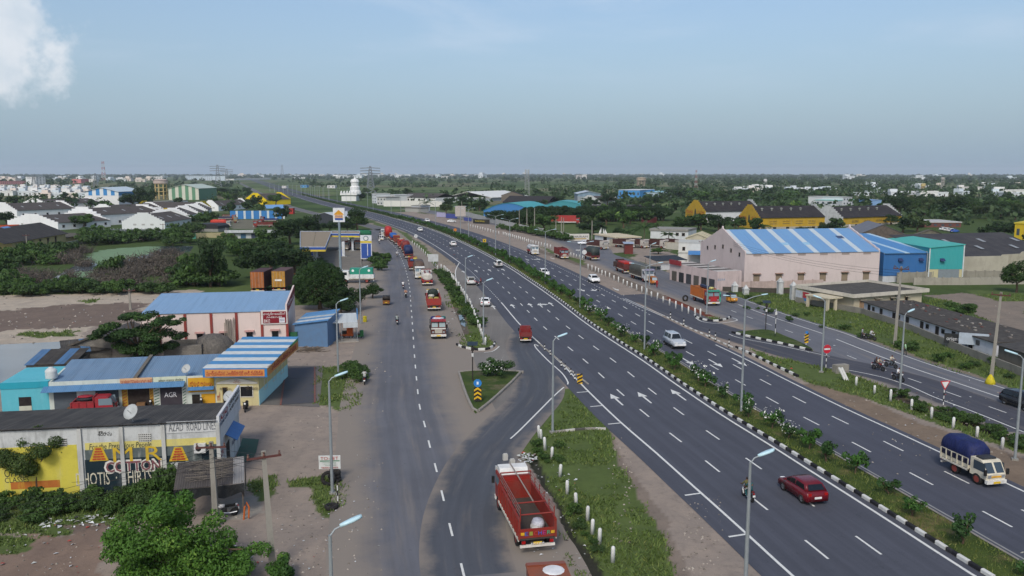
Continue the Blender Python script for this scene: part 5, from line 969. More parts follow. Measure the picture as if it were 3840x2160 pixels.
of.win(of.f('A',1812,800)[0],of.f('A',1912,800)[0],.9,2.1,M('cfccc0'),None);of.win(of.f('A',1680,800)[0],of.f('A',1720,800)[0],.05,2.0,M('8d7a50'),None,name='door');of.txt('లారీ','A',1638,785,1665,850,M('a83a28',.8),.03)
for y in(2.0,5.5,9.0):of.win(y,y+1.3,1.1,2.3,M('cfccc0'),side='r')
# --- pink engineering works
A,B=S('A',1075,486),S('A',2175,450);pk=Bld('engineering_works','pale pink workshop with maroon pilasters, blue roof and maroon sign','building',A,B,11.6);L=pk.L;z0e=pk.zt('A',2150,172);PK=WALL('d2c1b9',.2,'9a8a82');MR=M('8a3a34',.8);zb=z0e+1.15
shell(pk,0,L,0,11.6,z0e-.05,PK,.25,zs=zb-.1);n=16
for i in range(n):MB(SHEET('7f9fbe',0,.2,.25)).prism([(-.15,z0e),(11.7,zb),(11.7,zb+.05),(-.15,z0e+.05)],'x',L*i/n,L*(i+1)/n-.012).build('roof_sheet',pk.o)
for p_ in(1204,1400,1597,1787,1978,2168):
 x=pk.f('A',p_,300)[0];MB(MR).box(x-.17,x+.17,-.13,-.002,0,z0e-.1).build('pilaster',pk.o)
for p_,a,b_ in((1510,343,410),(1692,338,408),(1885,330,395),(2077,322,376)):
 (x0,z1),(x1,z0)=pk.f('A',p_-26,a),pk.f('A',p_+26,b_);pk.win(x0,x1,z0,z1,M('5a5f68'),M('b08a84',.8))
pk.panel('A',1968,168,2172,268,M('cfcac6',.7),'sign_frame',.05,.14);pk.panel('A',1984,178,2162,260,M('7a1424',.6,0,.15),'sign_board',.03,.2);pk.txt('బాలకృష్ణ ఇంజనీరింగ్','A',1988,183,2156,206,M('e0d8d4',.6),.25);pk.txt('ఫ్యాబ్రికేషన్ వర్క్స్','A',2012,212,2130,224,M('e0d8d4',.6),.25);pk.txt('BKE','A',1994,236,2040,258,M('e0d8d4',.6),.25);pk.panel('A',2108,222,2152,258,M('dcdce0',.6),'logo_board',.02,.24);pk.txt('ISO','A',2114,230,2146,246,M('3a4f8a',.6),.28)
MB(PK).prism([(0,z0e),(11.6,z0e),(11.6,zb+.9),(0,z0e+.9)],'x',L-.2,L+.02).build('end_parapet',pk.o);MB(M('7a1424',.6)).prism([(.2,z0e-.45),(11.4,z0e+.5),(11.4,zb+.8),(.2,z0e+.8)],'x',L+.023,L+.06).build('sign_board',pk.o);text(pk.o,'బాలకృష్ణ ఇంజనీరింగ్',L+.07,5.8,z0e+.65,9.6,.8,M('d8c8c4',.6),'r')
MB(MR).box(L-.2,L+.14,-.12,.2,0,z0e-.45).build('corner_pilaster',pk.o)
b=T('bamboo_bundle','bundle of grey bamboo poles leaning on the pink workshop','poles',pk.A+pk.ex*pk.f('A',1740,300)[0],pk.a)
for i in range(14):x=-.65+i*.1+rng.uniform(-.03,.03);MB(M('8a8378',.9)).tube([(x,-1.0+rng.uniform(-.1,.1),0),(x+rng.uniform(-.15,.15),-.2,rng.uniform(3.7,4.5))],.05,n=5).build('pole',b)
# --- blue shed, green door, white canopy with generator
A,B=S('A',2228,442),S('A',2475,445);bs=Bld('blue_shed','plain blue shed with patched blue and white roof beside the pink workshop','shed',A,B,6.2);L=bs.L;z0,z1=bs.zt('A',2235,275),bs.zt('A',2470,242);b=MB(M('567596',.7,0,.2));b.add([(0,0,0),(L,0,0),(L,6,0),(0,6,0),(0,0,z0),(L,0,z1),(L,6,z1+.5),(0,6,z0+.4)],[(0,1,5,4),(1,2,6,5),(2,3,7,6),(3,0,4,7)]);b.build('wall',bs.o)
for i in range(7):
 y0,y1=-.3+i*.95,-.3+(i+1)*.95-.012;k=lambda y:.5*y/6;MB(M(('4f84b4','c5cac8','4f84b4','b8bcb8','5a8fbc','4f84b4','4f84b4')[i],.5,0,.4)).add([(-.25,y0,z0+k(y0)),(L+.2,y0,z1+k(y0)),(L+.2,y1,z1+k(y1)),(-.25,y1,z0+k(y1)),(-.25,y0,z0+k(y0)+.05),(L+.2,y0,z1+k(y0)+.05),(L+.2,y1,z1+k(y1)+.05),(-.25,y1,z0+k(y1)+.05)],[(3,2,1,0),(4,5,6,7),(0,1,5,4),(1,2,6,5),(2,3,7,6),(3,0,4,7)]).build('roof_sheet',bs.o)
gp=S('A',2188,446);ob('green_gate',MB(M('1f5a3a',.6)).box(0,1.0,0,.08,0,2.1).box(-.06,0,-.02,.1,0,2.2).box(1.0,1.06,-.02,.1,0,2.2).mesh('green_gate'),None,gp,pk.a,'dark green metal gate between the pink workshop and the blue shed','gate')
A,B=S('F',460,1140),S('F',690,1130);cn=Bld('white_canopy','open canopy with white corrugated roof sheltering generators beside the blue shed','canopy',A,B,4.6);L=cn.L;z0=cn.zt('F',560,988)
for i in range(6):MB(SHEET('c3c8c6',0,.2,.2)).prism([(-.2,z0),(4.8,z0+.55),(4.8,z0+.6),(-.2,z0+.05)],'x',L*i/6,L*(i+1)/6-.01).build('roof_sheet',cn.o)
for x,y in((.1,0),(L*.47,0),(L-.1,0),(.1,4.4),(L-.1,4.4)):MB(M('8d9296',.5,.3)).tube([(x,y,0),(x,y,z0+.06+.5*y/4.6)],.05).build('post',cn.o)
MB(M('9a948a')).box(-.1,L+.1,-.2,4.6,0,.12).build('plinth',cn.o);MB(M('3f7fb5',.5)).box(L-.05,L+.05,.3,2.2,z0+.35,z0+1.7).build('sign_board',cn.o);MB(M('b9c0c2',.5)).box(L*.52,L,-.28,-.22,z0-.7,z0-.02).build('sign_board',cn.o)
def genset(label,P,rz,h):t=T('generator',label,'generator',P,rz);MB(M(h,.5)).box(-.9,.9,-.45,.45,.4,.7).build('chassis',t);MB(M(h,.5)).box(.0,.85,-.42,.42,.7,1.9).build('engine_housing',t);MB(M('4a3a30')).box(-.8,-.1,-.35,.35,.7,1.1).build('alternator',t);wheels(t,WS,[(x,y,.24)for x in(-.6,.6)for y in(-.5,.5)]);return t
genset('orange trailer generator under the white canopy',S('F',600,1112)+Vector((0,.8,0)),.05,'c2581e');t=genset('small green and red machine standing outside the white canopy',S('F',700,1105)+Vector((0,.4,0)),.3,'2a6a3a');t.scale=(.6,.6,.6)
ob('yellow_drum',MB(M('c9b81f',.5)).lathe([(.3,0),(.32,.3),(.3,.6),(.32,.9),(.1,1.0)]).mesh('yellow_drum'),None,S('F',742,980),0,'yellow plastic bag on the ground beyond the white canopy','bag');
b=MB(M('6b6054',.95))
for i in range(60):a,x,y=rng.uniform(0,3.14),rng.gauss(0,.9),rng.gauss(0,.5);l=rng.uniform(.4,1.1);z=rng.uniform(.05,.4);b.tube([(x-l*math.cos(a),y-l*math.sin(a),z),(x+l*math.cos(a),y+l*math.sin(a),z+rng.uniform(-.1,.1))],.04,n=4)
ob('firewood_pile',b.mesh('firewood_pile'),None,S('A',2330,470),0,'pile of cut firewood on the ground before the blue shed','firewood',kind='stuff')
# --- huts behind the shops
A,B=S('A',490,555),S('A',1030,560);ht=Bld('block_house','grey concrete-block house with dark thatched gable roof behind the shops','house',A,B,9);L=ht.L;zr=3.4;MB(MASON('7c7770','55524c')).prism([(0,0),(L,0),(L,1.9),(L*.48,zr),(0,1.7)],'y',0,.25).build('gable_wall',ht.o);MB(MASON('7c7770','55524c')).box(0,.2,.25,9,0,1.7).build('wall',ht.o);MB(MASON('7c7770','55524c')).box(L-.2,L,.25,9,0,1.8).build('wall',ht.o)
TH=CLOTH('3d3833','59534a');MB(TH).prism([(-.4,1.55),(L*.48,zr+.05),(L*.48,zr+.3),(-.4,1.8)],'y',-.35,9).build('thatch',ht.o);MB(TH).prism([(L+.4,1.75),(L*.48,zr+.05),(L*.48,zr+.3),(L+.4,2.0)],'y',-.35,9).build('thatch',ht.o)
A,B=S('A',1240,560),S('A',1525,550);bw=Bld('block_room','roofless grey block room with blue door behind the shops','building',A,B,4);L=bw.L;shell(bw,0,L,0,4,bw.zt('A',1300,435),MASON('87827a','5a564f'),.2);MB(M('3f6a9a')).box(L+.003,L+.05,.6,1.5,.05,1.9).build('door',bw.o)
v=[];P=S('A',1590,545);r2=random.Random(8)
b=MB(CLOTH('4c4843','6a645c'));b.loft([[(2.6*k*math.cos(a)*(1+.1*mnoise.noise((math.cos(a),math.sin(a),z))),2.3*k*math.sin(a),z)for a in[6.2832*i/14 for i in range(14)]]for k,z in((1,0),(1.02,.8),(.95,1.7),(.75,2.5),(.4,2.95),(.06,3.1))]);ob('hay_stack',b.mesh('hay_stack',True),None,P+Vector((-.3,2.2,0)),0,'grey dome-shaped haystack between the block room and the pink workshop','haystack')
for x0,y0,x1,y1,l in((90,735,480,720,'old dark sheet-roofed hut left of the shop roofs by the pond'),(380,640,760,600,'low lean-to with patched blue and dark roof behind the shops')):
 A,B=S('A',x0,y0),S('A',x1,y1);hu=Bld('sheet_hut',l,'hut',A+Vector((0,3.0,0)),B+Vector((0,3.0,0)),5);L=hu.L;shell(hu,0,L,0,5,1.7,MASON('77726a','55524c'),.2)
 for i in range(5):MB(SHEET('3b3733' if(i+(x0>100))%3 else '4a6f95',0,.2,.7,.85)).prism([(-.3,1.7),(5.3,2.4),(5.3,2.45),(-.3,1.76)],'x',L*i/5-.1,L*(i+1)/5-.12).build('roof_sheet',hu.o)
# ---------------------------------------------------------------- filling station
YB,BB=M('d2b83a',.5),M('2a4f9a',.5)
def canopy(label,cs,z,posts,name='fuel_canopy'):
 """flat canopy on columns; cs = roof corners (near-left, near-right, far-right, far-left)"""
 t=T(name,label,'canopy',(cs[0].x,cs[0].y,0),0);c=[p-Vector((cs[0].x,cs[0].y,z))for p in cs]
 def lerp(u,v):a=c[0].lerp(c[1],u);b=c[3].lerp(c[2],u);return a.lerp(b,v)
 for u0,u1 in((0,.495),(.505,1)):
  q_=[lerp(u0,0),lerp(u1,0),lerp(u1,1),lerp(u0,1)];MB(M('8d7f6a',.8,0,.3)).add([(p.x,p.y,z-.15)for p in q_]+[(p.x,p.y,z)for p in q_],[(3,2,1,0),(4,5,6,7),(0,1,5,4),(1,2,6,5),(2,3,7,6),(3,0,4,7)]).build('roof_deck',t)
 for i in range(4):
  a,b=c[i],c[(i+1)%4];d=(b-a).normalized();n=Vector((d.y,-d.x,0))*.12
  for m_,z0,z1,nm in((BB,z-.5,z+.12,'fascia'),(YB,z-.95,z-.5,'fascia_stripe')):MB(m_).add([(p.x,p.y,zz)for zz in(z0,z1)for p in(a,b,b+n,a+n)],[(0,1,2,3),(7,6,5,4),(0,4,5,1),(1,5,6,2),(2,6,7,3),(3,7,4,0)]).build(nm,t)
  MB(M('a9b0b8',.6)).tube([a+Vector((0,0,z+.13)),b+Vector((0,0,z+.13))],.12,n=4).build('gutter',t)
 for u,v in posts:p=lerp(u,v);MB(M('c5c9cc',.5)).box(p.x-.3,p.x+.3,p.y-.3,p.y+.3,0,z-.3).build('column',t);MB(M('8a8a86')).box(p.x-.9,p.x+.9,p.y-1.6,p.y+1.6,0,.2).build('pump_island',t)
 return t
z=5.4;c1=[S('T4',300,765,z),S('T4',722,765,z),S('T4',828,495,z),S('T4',300,495,z)];canopy('large brown-decked fuel canopy with blue and yellow edge',c1,z,((.55,.15),(.55,.5),(.55,.85)))
c2=[S('T4',830,530,z),S('T4',1300,535,z),S('T4',1310,490,z),S('T4',830,490,z)];canopy('smaller fuel canopy with blue and yellow edge behind the tall house sign',c2,z,((.3,.2),(.75,.2)))
P=S('T4',985,1215);zt_=zat(P,'T4',88);t=T('pylon_sign','tall grey pole sign with orange house symbol above the filling station','sign',P,0);zb=zat(P,'T4',328);hw=(S('T4',1058,200,(zt_+zb)/2)-S('T4',862,200,(zt_+zb)/2)).length/2
k=P.y/S('T4',960,200,(zt_+zb)/2).y;hw=2.72*24/24
hw=(1058-862)*.2208/2*(P.y*CP+(H-12)*SP)/FOC
MB(M('8a9aa2',.5,.3)).lathe([(.32,0),(.26,zt_-1)],n=12).build('pole',t);MB(M('d5d7d9',.5)).box(-hw,hw,-.25,.25,zb,zt_).build('sign_box',t);hh=zt_-zb
MB(M('d0941e',.5)).prism([(-hw*.9,zb+hh*.53),(hw*.9,zb+hh*.53),(0,zb+hh*.86)],'y',-.3,-.253).build('house_roof',t);MB(M('d8a878',.5)).box(-hw*.68,hw*.68,-.29,-.253,zb+hh*.28,zb+hh*.53).build('house_wall',t);MB(BB).box(-hw*.68,hw*.68,-.29,-.253,zb+hh*.14,zb+hh*.28).build('house_base',t);text(t,'GHAR',0,-.31,zb+hh*.41,hw*1.2,hh*.12,M('4a4a8a',.5))
P=S('T4',1425,990);t=T('price_totem','blue filling-station totem with round white emblem at the service road','sign',P,0);zt_=zat(P,'T4',552);hw=1.55;MB(M('d0d2d6',.5)).box(-hw,hw,-.25,.25,.6,zt_).build('sign_box',t);MB(BB).box(-hw*.86,hw*.86,-.29,-.253,.8,zt_*.68).build('blue_panel',t);MB(YB).box(-hw,hw,-.28,-.253,zt_*.7,zt_*.78).build('yellow_band',t)
MB(M('6a7f8a',.5)).lathe([(.72,0),(.72,.03)],(0,-.285,zt_*.88),ax='y',n=16).build('emblem_ring',t);MB(M('d8d8d4',.5)).lathe([(.5,0),(.5,.035)],(0,-.325,zt_*.88),ax='y',n=16).build('emblem',t);MB(M('c9cbd0')).box(.3,.5,-.31,-.291,1.5,zt_*.66).build('level_bar',t)
for x in(-1.2,1.2):MB(CHAS).box(x-.12,x+.12,-.2,.2,0,.6).build('leg',t)
for c,x,y,zz in(('T4',545,905,2.9),('T4',1035,918,4.4)):
 P=S(c,x,y);t=T('fuel_pump','white pillar with pump under the %s fuel canopy'%('large' if x<800 else 'smaller'),'fuel pump',P,0);MB(M('8a8a86')).box(-1,1,-.6,.6,0,.18).build('plinth',t);MB(M('cfd2d4',.5)).box(-.4,.4,-.3,.3,.18,zz).build('pillar',t);MB(BB).box(-.9,-.42,-.3,.3,.18,2.0).build('dispenser',t)
def shed_gable(label,A,B,D,hw,hr,wall,roof,name='warehouse',stripes=None,group=None,n=8,vent=0,cat='building',rm=None,stepped=None,wins=0,dado=None,over=.25,wing=None):
 """gable front A-B, ridge runs back; separate roof sheets; optional stepped parapet gables"""
 s=Bld(name,label,cat,A,B,D,group);L=s.L;wm=wall if not isinstance(wall,str)else WALL(wall,.35);rmm=rm or SHEET(roof,1,.25,.35,.8)
 if stepped:
  m=L/2;ns=stepped;po=[(0,0),(L,0)]
  for i in range(ns):f0=i/ns;po+=[(L-m*f0*.86,hw+.5+(hr+.25-hw)*i/(ns-1)),(L-m*(i+1)/ns*.86 if i<ns-1 else m+m*.14,hw+.5+(hr+.25-hw)*i/(ns-1))]
  left=[(L-x,z)for x,z in po[2:]][::-1];gp=po[:2]+po[2:]+left
  for y in(0,D-.3):MB(wm).prism(gp,'y',y,y+.3).build('gable_wall',s.o)
 else:
  for y in(0,D-.3):MB(wm).prism([(0,0),(L,0),(L,hw),(L/2,hr),(0,hw)],'y',y,y+.3).build('gable_wall',s.o)
 for x in(0,L-.25):MB(wm).box(x,x+.25,.3,D-.3,0,hw).build('wall',s.o)
 e=0 if stepped else over;sl=(hr-hw)/(L/2)
 for i in range(n):
  y0=(.3 if stepped else-e)+(D-(.6 if stepped else-2*e))*i/n;y1=(.3 if stepped else-e)+(D-(.6 if stepped else-2*e))*(i+1)/n-.02
  for sg in(0,1):
   p0=(-.35,hw-sl*.35)if sg==0 else(L+.35,hw-sl*.35);p1=(L/2,hr);mm=stripes[i%len(stripes)]if stripes else rmm
   MB(mm).prism([p0,p1,(p1[0],p1[1]+.1),(p0[0],p0[1]+.1)],'y',y0,y1).build('roof_sheet',s.o)
 for i in range(vent):
  y=D*(i+1)/(vent+1);MB(M('8d9088',.6)).lathe([(.35,0),(.35,.6),(.6,.7),(.2,1.0)],(L*.68,y,hr-sl*L*.18)).build('ridge_vent',s.o)
 for i in range(wins):
  y=D*(i+.5)/wins;s.win(y-.6,y+.6,.9,2.1,M('8a8078'),side='r')
 if dado:MB(dado).box(L+.003,L+.03,.1,D-.1,0,1.1).build('painted_dado',s.o)
 return s
# --- pink warehouse on the right and its neighbours
A,B=S('G',1185,715),S('G',2200,690);pr=Bld('warehouse','big pale pink warehouse with blue roof and white translucent strips','building',A,B,34);L=pr.L;hw=pr.zt('G',1700,458);PKR=WALL('c6b8b4',.22,'857870',.5)
Pl=S('G',905,570);W_=24.0;hr=hw+4.3;yd=W_
# gable wall on the left runs back; ridge parallel to the front
m_=W_/2
po=[(0,0),(W_,0),(W_,hw+.3)]+[p_ for k in range(7)for p_ in((W_-m_*(k+.2)/7,hw+.45+(hr-hw)*(k+.3)/7),(W_-m_*(k+.8)/7,hw+.35+(hr-hw)*(k+.9)/7))]+[(m_,hr+.9)]+[p_ for k in range(6,-1,-1)for p_ in((m_*(k+.8)/7,hw+.35+(hr-hw)*(k+.9)/7),(m_*(k+.2)/7,hw+.45+(hr-hw)*(k+.3)/7))]+[(0,hw+.3)]
for x in(0,L-.3):MB(PKR).prism(po,'x',x,x+.3).build('gable_wall',pr.o)
for y in(0,W_-.3):MB(PKR).box(.3,L-.3,y,y+.3,0,hw).build('wall',pr.o)
n=24
for i in range(n):
 x0,x1=.3+(L-.6)*i/n,.3+(L-.6)*(i+1)/n-.012;st=i%4==0;mm=SHEET('b9c4c9',0,.25,.2)if st else SHEET('6b94be',0,.25,.35,.5,'7aa6c0')
 for y0,y1 in((-.2,m_),(W_+.2,m_)):MB(mm).prism([(y0,hw),(y1,hr),(y1,hr+.06),(y0,hw+.06)],'x',x0,x1).build('roof_sheet',pr.o)
for k in range(6):
 x=L*(k+.55)/6.15;pr.win(x-.7,x+.7,.8,2.6,M('7a6a58'),M('8a6f60',.8),M('8a7a66',.8));v=MB(M('9a8d88')).box(x-.9,x+.9,-.04,-.002,hw-.55,hw-.1).build('vent',pr.o)
for k in range(5):y=W_*(k+.6)/5.6;pr.win(y-.5,y+.5,hw-.9+(1.0 if k==2 else.5 if k in(1,3)else 0),hw+.1+(1.0 if k==2 else.5 if k in(1,3)else 0),M('a39a96'),side='l')
for a_,b_ in((.36,.3),(.52,.3),(.83,.55)):x=L*a_;y=m_*b_;zz=hw+(hr-hw)*y/m_+.08;MB(M('8fb4cc' if a_<.8 else '3a4a6a',.6)).prism([(y,zz),(y+1.3,zz+1.3*(hr-hw)/m_),(y+1.3,zz+1.3*(hr-hw)/m_+.04),(y,zz+.04)],'x',x-.8,x+.8).build('roof_patch',pr.o)
A,B=S('G',2232,682),S('G',2600,676);bl=Bld('blue_factory_shed','blue sheet-clad shed with white plinth beside the pink warehouse','building',A,B,26);L=bl.L;hb=bl.zt('G',2400,462);MB(WALL('b9bcc0',.3)).box(0,L,0,26,0,1.4).build('plinth',bl.o);MB(SHEET('35689f',0,.3,.15)).box(-.05,L+.05,-.05,26,1.4,hb).build('cladding',bl.o)
for i in range(10):MB(SHEET('4a83b8' if i%5<4 else 'a9c4d4',0,.25,.15)).prism([(-.4,hb),(26.3,hb+2.4),(26.3,hb+2.5),(-.4,hb+.12)],'x',L*i/10-.02,L*(i+1)/10-.03).build('roof_sheet',bl.o)
for k in(.33,.75):MB(M('1c2f5a')).prism([(-.06,hb-1.1),(-.7,hb-1.7),(-.06,hb-1.7)],'x',L*k-.5,L*k+.5).build('vent_hood',bl.o)
MB(M('a9b4bc')).box(-.1,L+.1,-.12,-.06,hb-.1,hb+.12).build('gutter',bl.o);MB(M('8a9298',.5)).tube([(L*.87,-.3,.2),(L*.87,-.3,hb),(L*.87,.2,hb+.3)],.16).build('down_pipe',bl.o)
A,B=S('H',1852,318),S('H',2105,318);te=Bld('teal_factory_shed','tall teal sheet-clad shed with white corner trim','building',A,B,24);L=te.L;hb,hb2=te.zt('H',1862,60),te.zt('H',2105,35);MB(WALL('b8b08a',.4)).box(0,L,0,24,0,2.9).build('plinth',te.o);MB(M('7a8488',.7)).box(L*.28,L*.9,-.05,-.003,0,2.85).build('shutter',te.o)
MB(SHEET('3a9a9a',0,.3,.12)).add([(-.05,-.05,2.9),(L,-.05,2.9),(L,24,2.9),(-.05,24,2.9),(-.05,-.05,hb),(L,-.05,hb2),(L,24,hb2),(-.05,24,hb)],[(0,1,5,4),(1,2,6,5),(2,3,7,6),(3,0,4,7)]).build('cladding',te.o)
for i in range(8):y0,y1=-.3+24.5*i/8,-.3+24.5*(i+1)/8-.02;MB(SHEET('43a89c',1,.3,.12)).add([(-.3,y0,hb),(L+.2,y0,hb2),(L+.2,y1,hb2),(-.3,y1,hb),(-.3,y0,hb+.1),(L+.2,y0,hb2+.1),(L+.2,y1,hb2+.1),(-.3,y1,hb+.1)],[(3,2,1,0),(4,5,6,7),(0,1,5,4),(1,2,6,5),(2,3,7,6),(3,0,4,7)]).build('roof_sheet',te.o)
for x in(-.1,L):MB(M('c5cccc')).box(x-.12,x+.12,-.16,-.055,1.2,hb if x<1 else hb2).build('corner_trim',te.o)
MB(M('1c2f5a')).prism([(-.06,hb-2.3),(-.8,hb-2.9),(-.06,hb-2.9)],'x',L*.3,L*.3+1.0).build('vent_hood',te.o)
# dark old sheds with mouldy wall, far right
A,B=S('H',2125,300),S('H',2900,270);s=Bld('dark_godown','wide dark asbestos-roofed godown behind pale mouldy wall at the right edge','building',A+Vector((0,6,0)),B+Vector((0,6,0)),30);L=s.L;MB(WALL('a39d8c',.6,'6a655a')).prism([(0,0),(L,0),(L,5.6),(L*.7,5.4),(L*.68,4.9),(L*.5,4.8),(L*.48,4.3),(L*.25,4.2),(L*.23,3.5),(0,3.3)],'y',0,.3).build('wall',s.o)
for i in range(12):
 MB(SHEET('3a393c',0,.3,.4,.9)).prism([(-3,3.6),(17,8.6),(17,8.7),(-3,3.7)]if i<4 else[(.4,4.2),(17,8.6),(17,8.7),(.4,4.3)],'x',-4+(L+6)*i/12,-4+(L+6)*(i+1)/12-.03).build('roof_sheet',s.o)
 if i%2:MB(M('8d9296')).prism([(5,5.75),(7.4,6.35),(7.4,6.4),(5,5.8)]if i%4==1 else[(10,7.0),(12.4,7.6),(12.4,7.65),(10,7.05)],'x',(L+2)*i/12,(L+2)*i/12+1).build('skylight',s.o)
s=shed_gable('ruined brick shed with broken grey slate roof behind the blue shed',S('E6',240,1070)+Vector((0,0,0)),S('E6',880,1080),26,2.5,5.8,MASON('6a6058','4a453f'),'6d7078',n=9)
s=shed_gable('old weathered arched gable wall between the ruined shed and the dark shed',S('E6',900,1120),S('E6',1560,1110),1.2,2.2,4.8,WALL('6f6a5c',.9),'5a554c',n=1,name='ruined_wall')
# compound walls along the right service road
def cwall(label,pts,h,m,pil=0,name='compound_wall',t=.25,cap=None):
 r_=T(name,label,'wall',pts[0],0)
 for i in range(len(pts)-1):
  a,b=pts[i]-pts[0],pts[i+1]-pts[0];l=(b-a).length;an=ang(a,b);w_=MB(m).box(0,l,0,t,0,h).build('wall_panel',r_,loc=(a.x,a.y,0),rz=an)
  if cap:MB(cap).box(0,l,-.05,t+.05,h,h+.1).build('coping',w_)
  for k in range(pil):x=l*(k+.5)/pil;MB(m).box(x-.15,x+.15,-.06,t+.06,0,h+.12).build('pilaster',w_)
 return r_
cwall('mouldy grey compound wall along the right service road below the bungalow',SS('H',[(850,470),(1340,556),(1700,680),(2100,850),(2700,1085)]),1.0,WALL('807d74',.6,'4a4842',.4))
cwall('pale pink plinth wall in front of the pink warehouse',SS('H',[(440,370),(1060,352)]),1.5,WALL('b5a29a',.6),4);cwall('black stained retaining wall behind the white gate pillars',SS('H',[(300,385),(720,400),(840,405)]),.9,WALL('4a4640',.7),0)
cwall('low pale balustrade wall behind the yard at the right edge',SS('E7',[(150,400),(1250,400),(2700,380)]),1.6,WALL('9a968a',.6,'5f5b52',.5),6);cwall('upper stained wall below the blue and teal sheds',[p+Vector((0,5,0))for p in SS('E7',[(20,420),(1250,390),(2700,370)])],2.3,WALL('8d897c',.6,'55524a',.5),7)
cwall('stained white factory wall beyond the balustrade at the right edge',[p+Vector((0,9,0))for p in SS('E7',[(1230,400),(2700,360)])],5.2,WALL('aaa594',.6,'77726a',.4),0)
def pillar(label,P,h):t=T('gate_pillar',label,'pillar',P,.1);MB(WHT).box(-.5,.5,-.5,.5,0,h).build('shaft',t);MB(WHT).box(-.6,.6,-.6,.6,h,h+.18).build('cap',t);MB(WHT).add([(-.5,-.5,h+.18),(.5,-.5,h+.18),(.5,.5,h+.18),(-.5,.5,h+.18),(0,0,h+1.0)],[(0,1,4),(1,2,4),(2,3,4),(3,0,4)]).build('finial',t)
for c,x,y,h,l in(('H',733,408,2.4,'white pointed gate pillar in front of the pink warehouse, left of the pair'),('H',832,450,2.6,'white pointed gate pillar next to the painted notice wall'),('H',392,390,1.2,'short mossy pointed pillar near the yellow auto rickshaw'),('H',475,410,1.0,'broken short pillar between the mossy pillar and the gate')):pillar(l,S(c,x,y),h)
nb=Bld('notice_wall','short wall with white notice and red and blue poster by the gate pillars','wall',S('H',846,462),S('H',955,492),.3);MB(WALL('a5a196',.6)).box(0,nb.L,0,.25,0,2.3).build('wall_panel',nb.o);MB(M('c5c8cc')).box(.2,nb.L*.48,-.03,-.003,.5,2.2).build('notice',nb.o);MB(M('b0303a')).box(nb.L*.55,nb.L*.97,-.03,-.003,1.1,2.2).build('poster',nb.o);MB(M('3a7ab8')).box(nb.L*.55,nb.L*.97,-.035,-.03,.6,1.1).build('poster',nb.o)
# bungalow
A,B=S('H',1290,535),S('H',1800,490);bg=Bld('bungalow','cream flat-roofed bungalow with deep white parapet and stained terrace','house',A,B,13);L=bg.L;CRM=WALL('bfb59c',.35,'7a7468');shell(bg,0,L,0,13,2.5,CRM,.25);MB(WALL('4d4a46',.6,'8a867c')).box(-.9,L+.8,-.7,13.4,2.5,2.65).build('roof_terrace',bg.o)
for x0,x1,y0,y1 in((-1.0,L+.9,-.82,-.66),(-1.0,L+.9,13.4,13.5),(-1.05,-.9,-.65,13.4),(L+.76,L+.9,-.65,13.4)):MB(WALL('c2bcae',.4)).box(x0,x1,y0,y1,2.45,3.1).build('parapet',bg.o)
for k in range(4):x=L*(.08+.22*k);bg.win(x,x+(1.1 if k<2 else.8),.05 if k<2 else 1.0,1.8,M('9a7a5c'),M('b5ab98'),None if k>1 else M('a08468'))
MB(CRM).box(-4.6,-1.1,1.5,7,2.1,2.3).build('porch_roof',bg.o)
for x,y in((-4.3,1.8),(-4.3,6.6),(-2.5,1.8)):MB(CRM).box(x-.2,x+.2,y-.2,y+.2,0,2.1).build('porch_column',bg.o)
ob('air_conditioner',MB(M('8a8d8c')).box(-.45,.45,-.4,0,0,.6).box(-.42,-.38,-.42,-.4,.1,.5).mesh('air_conditioner'),None,bg.A+bg.ex*L*.62+Vector((0,-.1,1.6)),bg.a,'grey air-conditioner box on the bungalow front','air conditioner')
# long low white row building behind the compound wall
A,B=S('H',1340,562),S('H',2330,905);lr=Bld('row_building','long low white block with dark rubbish-strewn roof and small doors','building',A+Vector((1.2,1.5,0)),B+Vector((1.2,1.5,0)),8.5);L=lr.L;shell(lr,0,L,0,8.5,1.95,WALL('c6c8ce',.25),.22);MB(WALL('47433f',.7,'77726a')).box(-.4,L+.3,-.4,9,1.95,2.1).build('roof_slab',lr.o)
for k in range(8):
 x=L*(.04+.115*k);lr.win(x,x+.85,.05,1.75,M('3f3a36'),None,M('2a2422'),'door')
 if k%2==0 or k>4:lr.win(x+1.5,x+2.3,.9,1.6,M('55524e'),None)
b=MB(M('9a958c',.9));r2=random.Random(3)
for i in range(60):x,y=r2.uniform(0,L),r2.uniform(2,8.5);l=r2.uniform(.1,.6);b.box(x,x+l,y,y+r2.uniform(.1,.4),2.1,2.1+r2.uniform(.05,.25),(M('9a958c',.9),M('5c5650',.9),M('77706a',.9),M('6a3f38',.9))[i%4])
ob('roof_rubbish',b.mesh('roof_rubbish'),None,lr.A,lr.a,'rubble and rubbish scattered on the long white block roof','rubbish',kind='stuff')
A,B=S('H',2330,960),S('H',2800,1120);dk_=Bld('dark_hut_row','row of dark grey sheet-roofed huts at the right edge beyond the pole','building',A+Vector((2.5,3,0)),B+Vector((2.5,3,0)),12);shell(dk_,0,dk_.L,0,12,2.3,WALL('6a665e',.7),.2)
for i in range(8):MB(SHEET('43403d',0,.2,.7,.85)).prism([(-.5,2.25),(12.2,3.1),(12.2,3.15),(-.5,2.3)],'x',dk_.L*i/8-.1,dk_.L*(i+1)/8-.12).build('roof_sheet',dk_.o)
def board(label,P,w_,z0,z1,h,rz,st=None,th='d8d8d8',posts=True):
 t=T('signboard',label,'signboard',P,rz);MB(M(h,.6)).box(-w_/2,w_/2,-.04,.04,z0,z1).build('board',t)
 for x in(-w_*.42,w_*.42):MB(M('55585c')).tube([(x,.07,0),(x,.07,z1)],.04).build('post',t)
 if st:text(t,st,0,-.06,(z0+z1)/2,w_*.8,(z1-z0)*.4,M(th,.6))
 return t
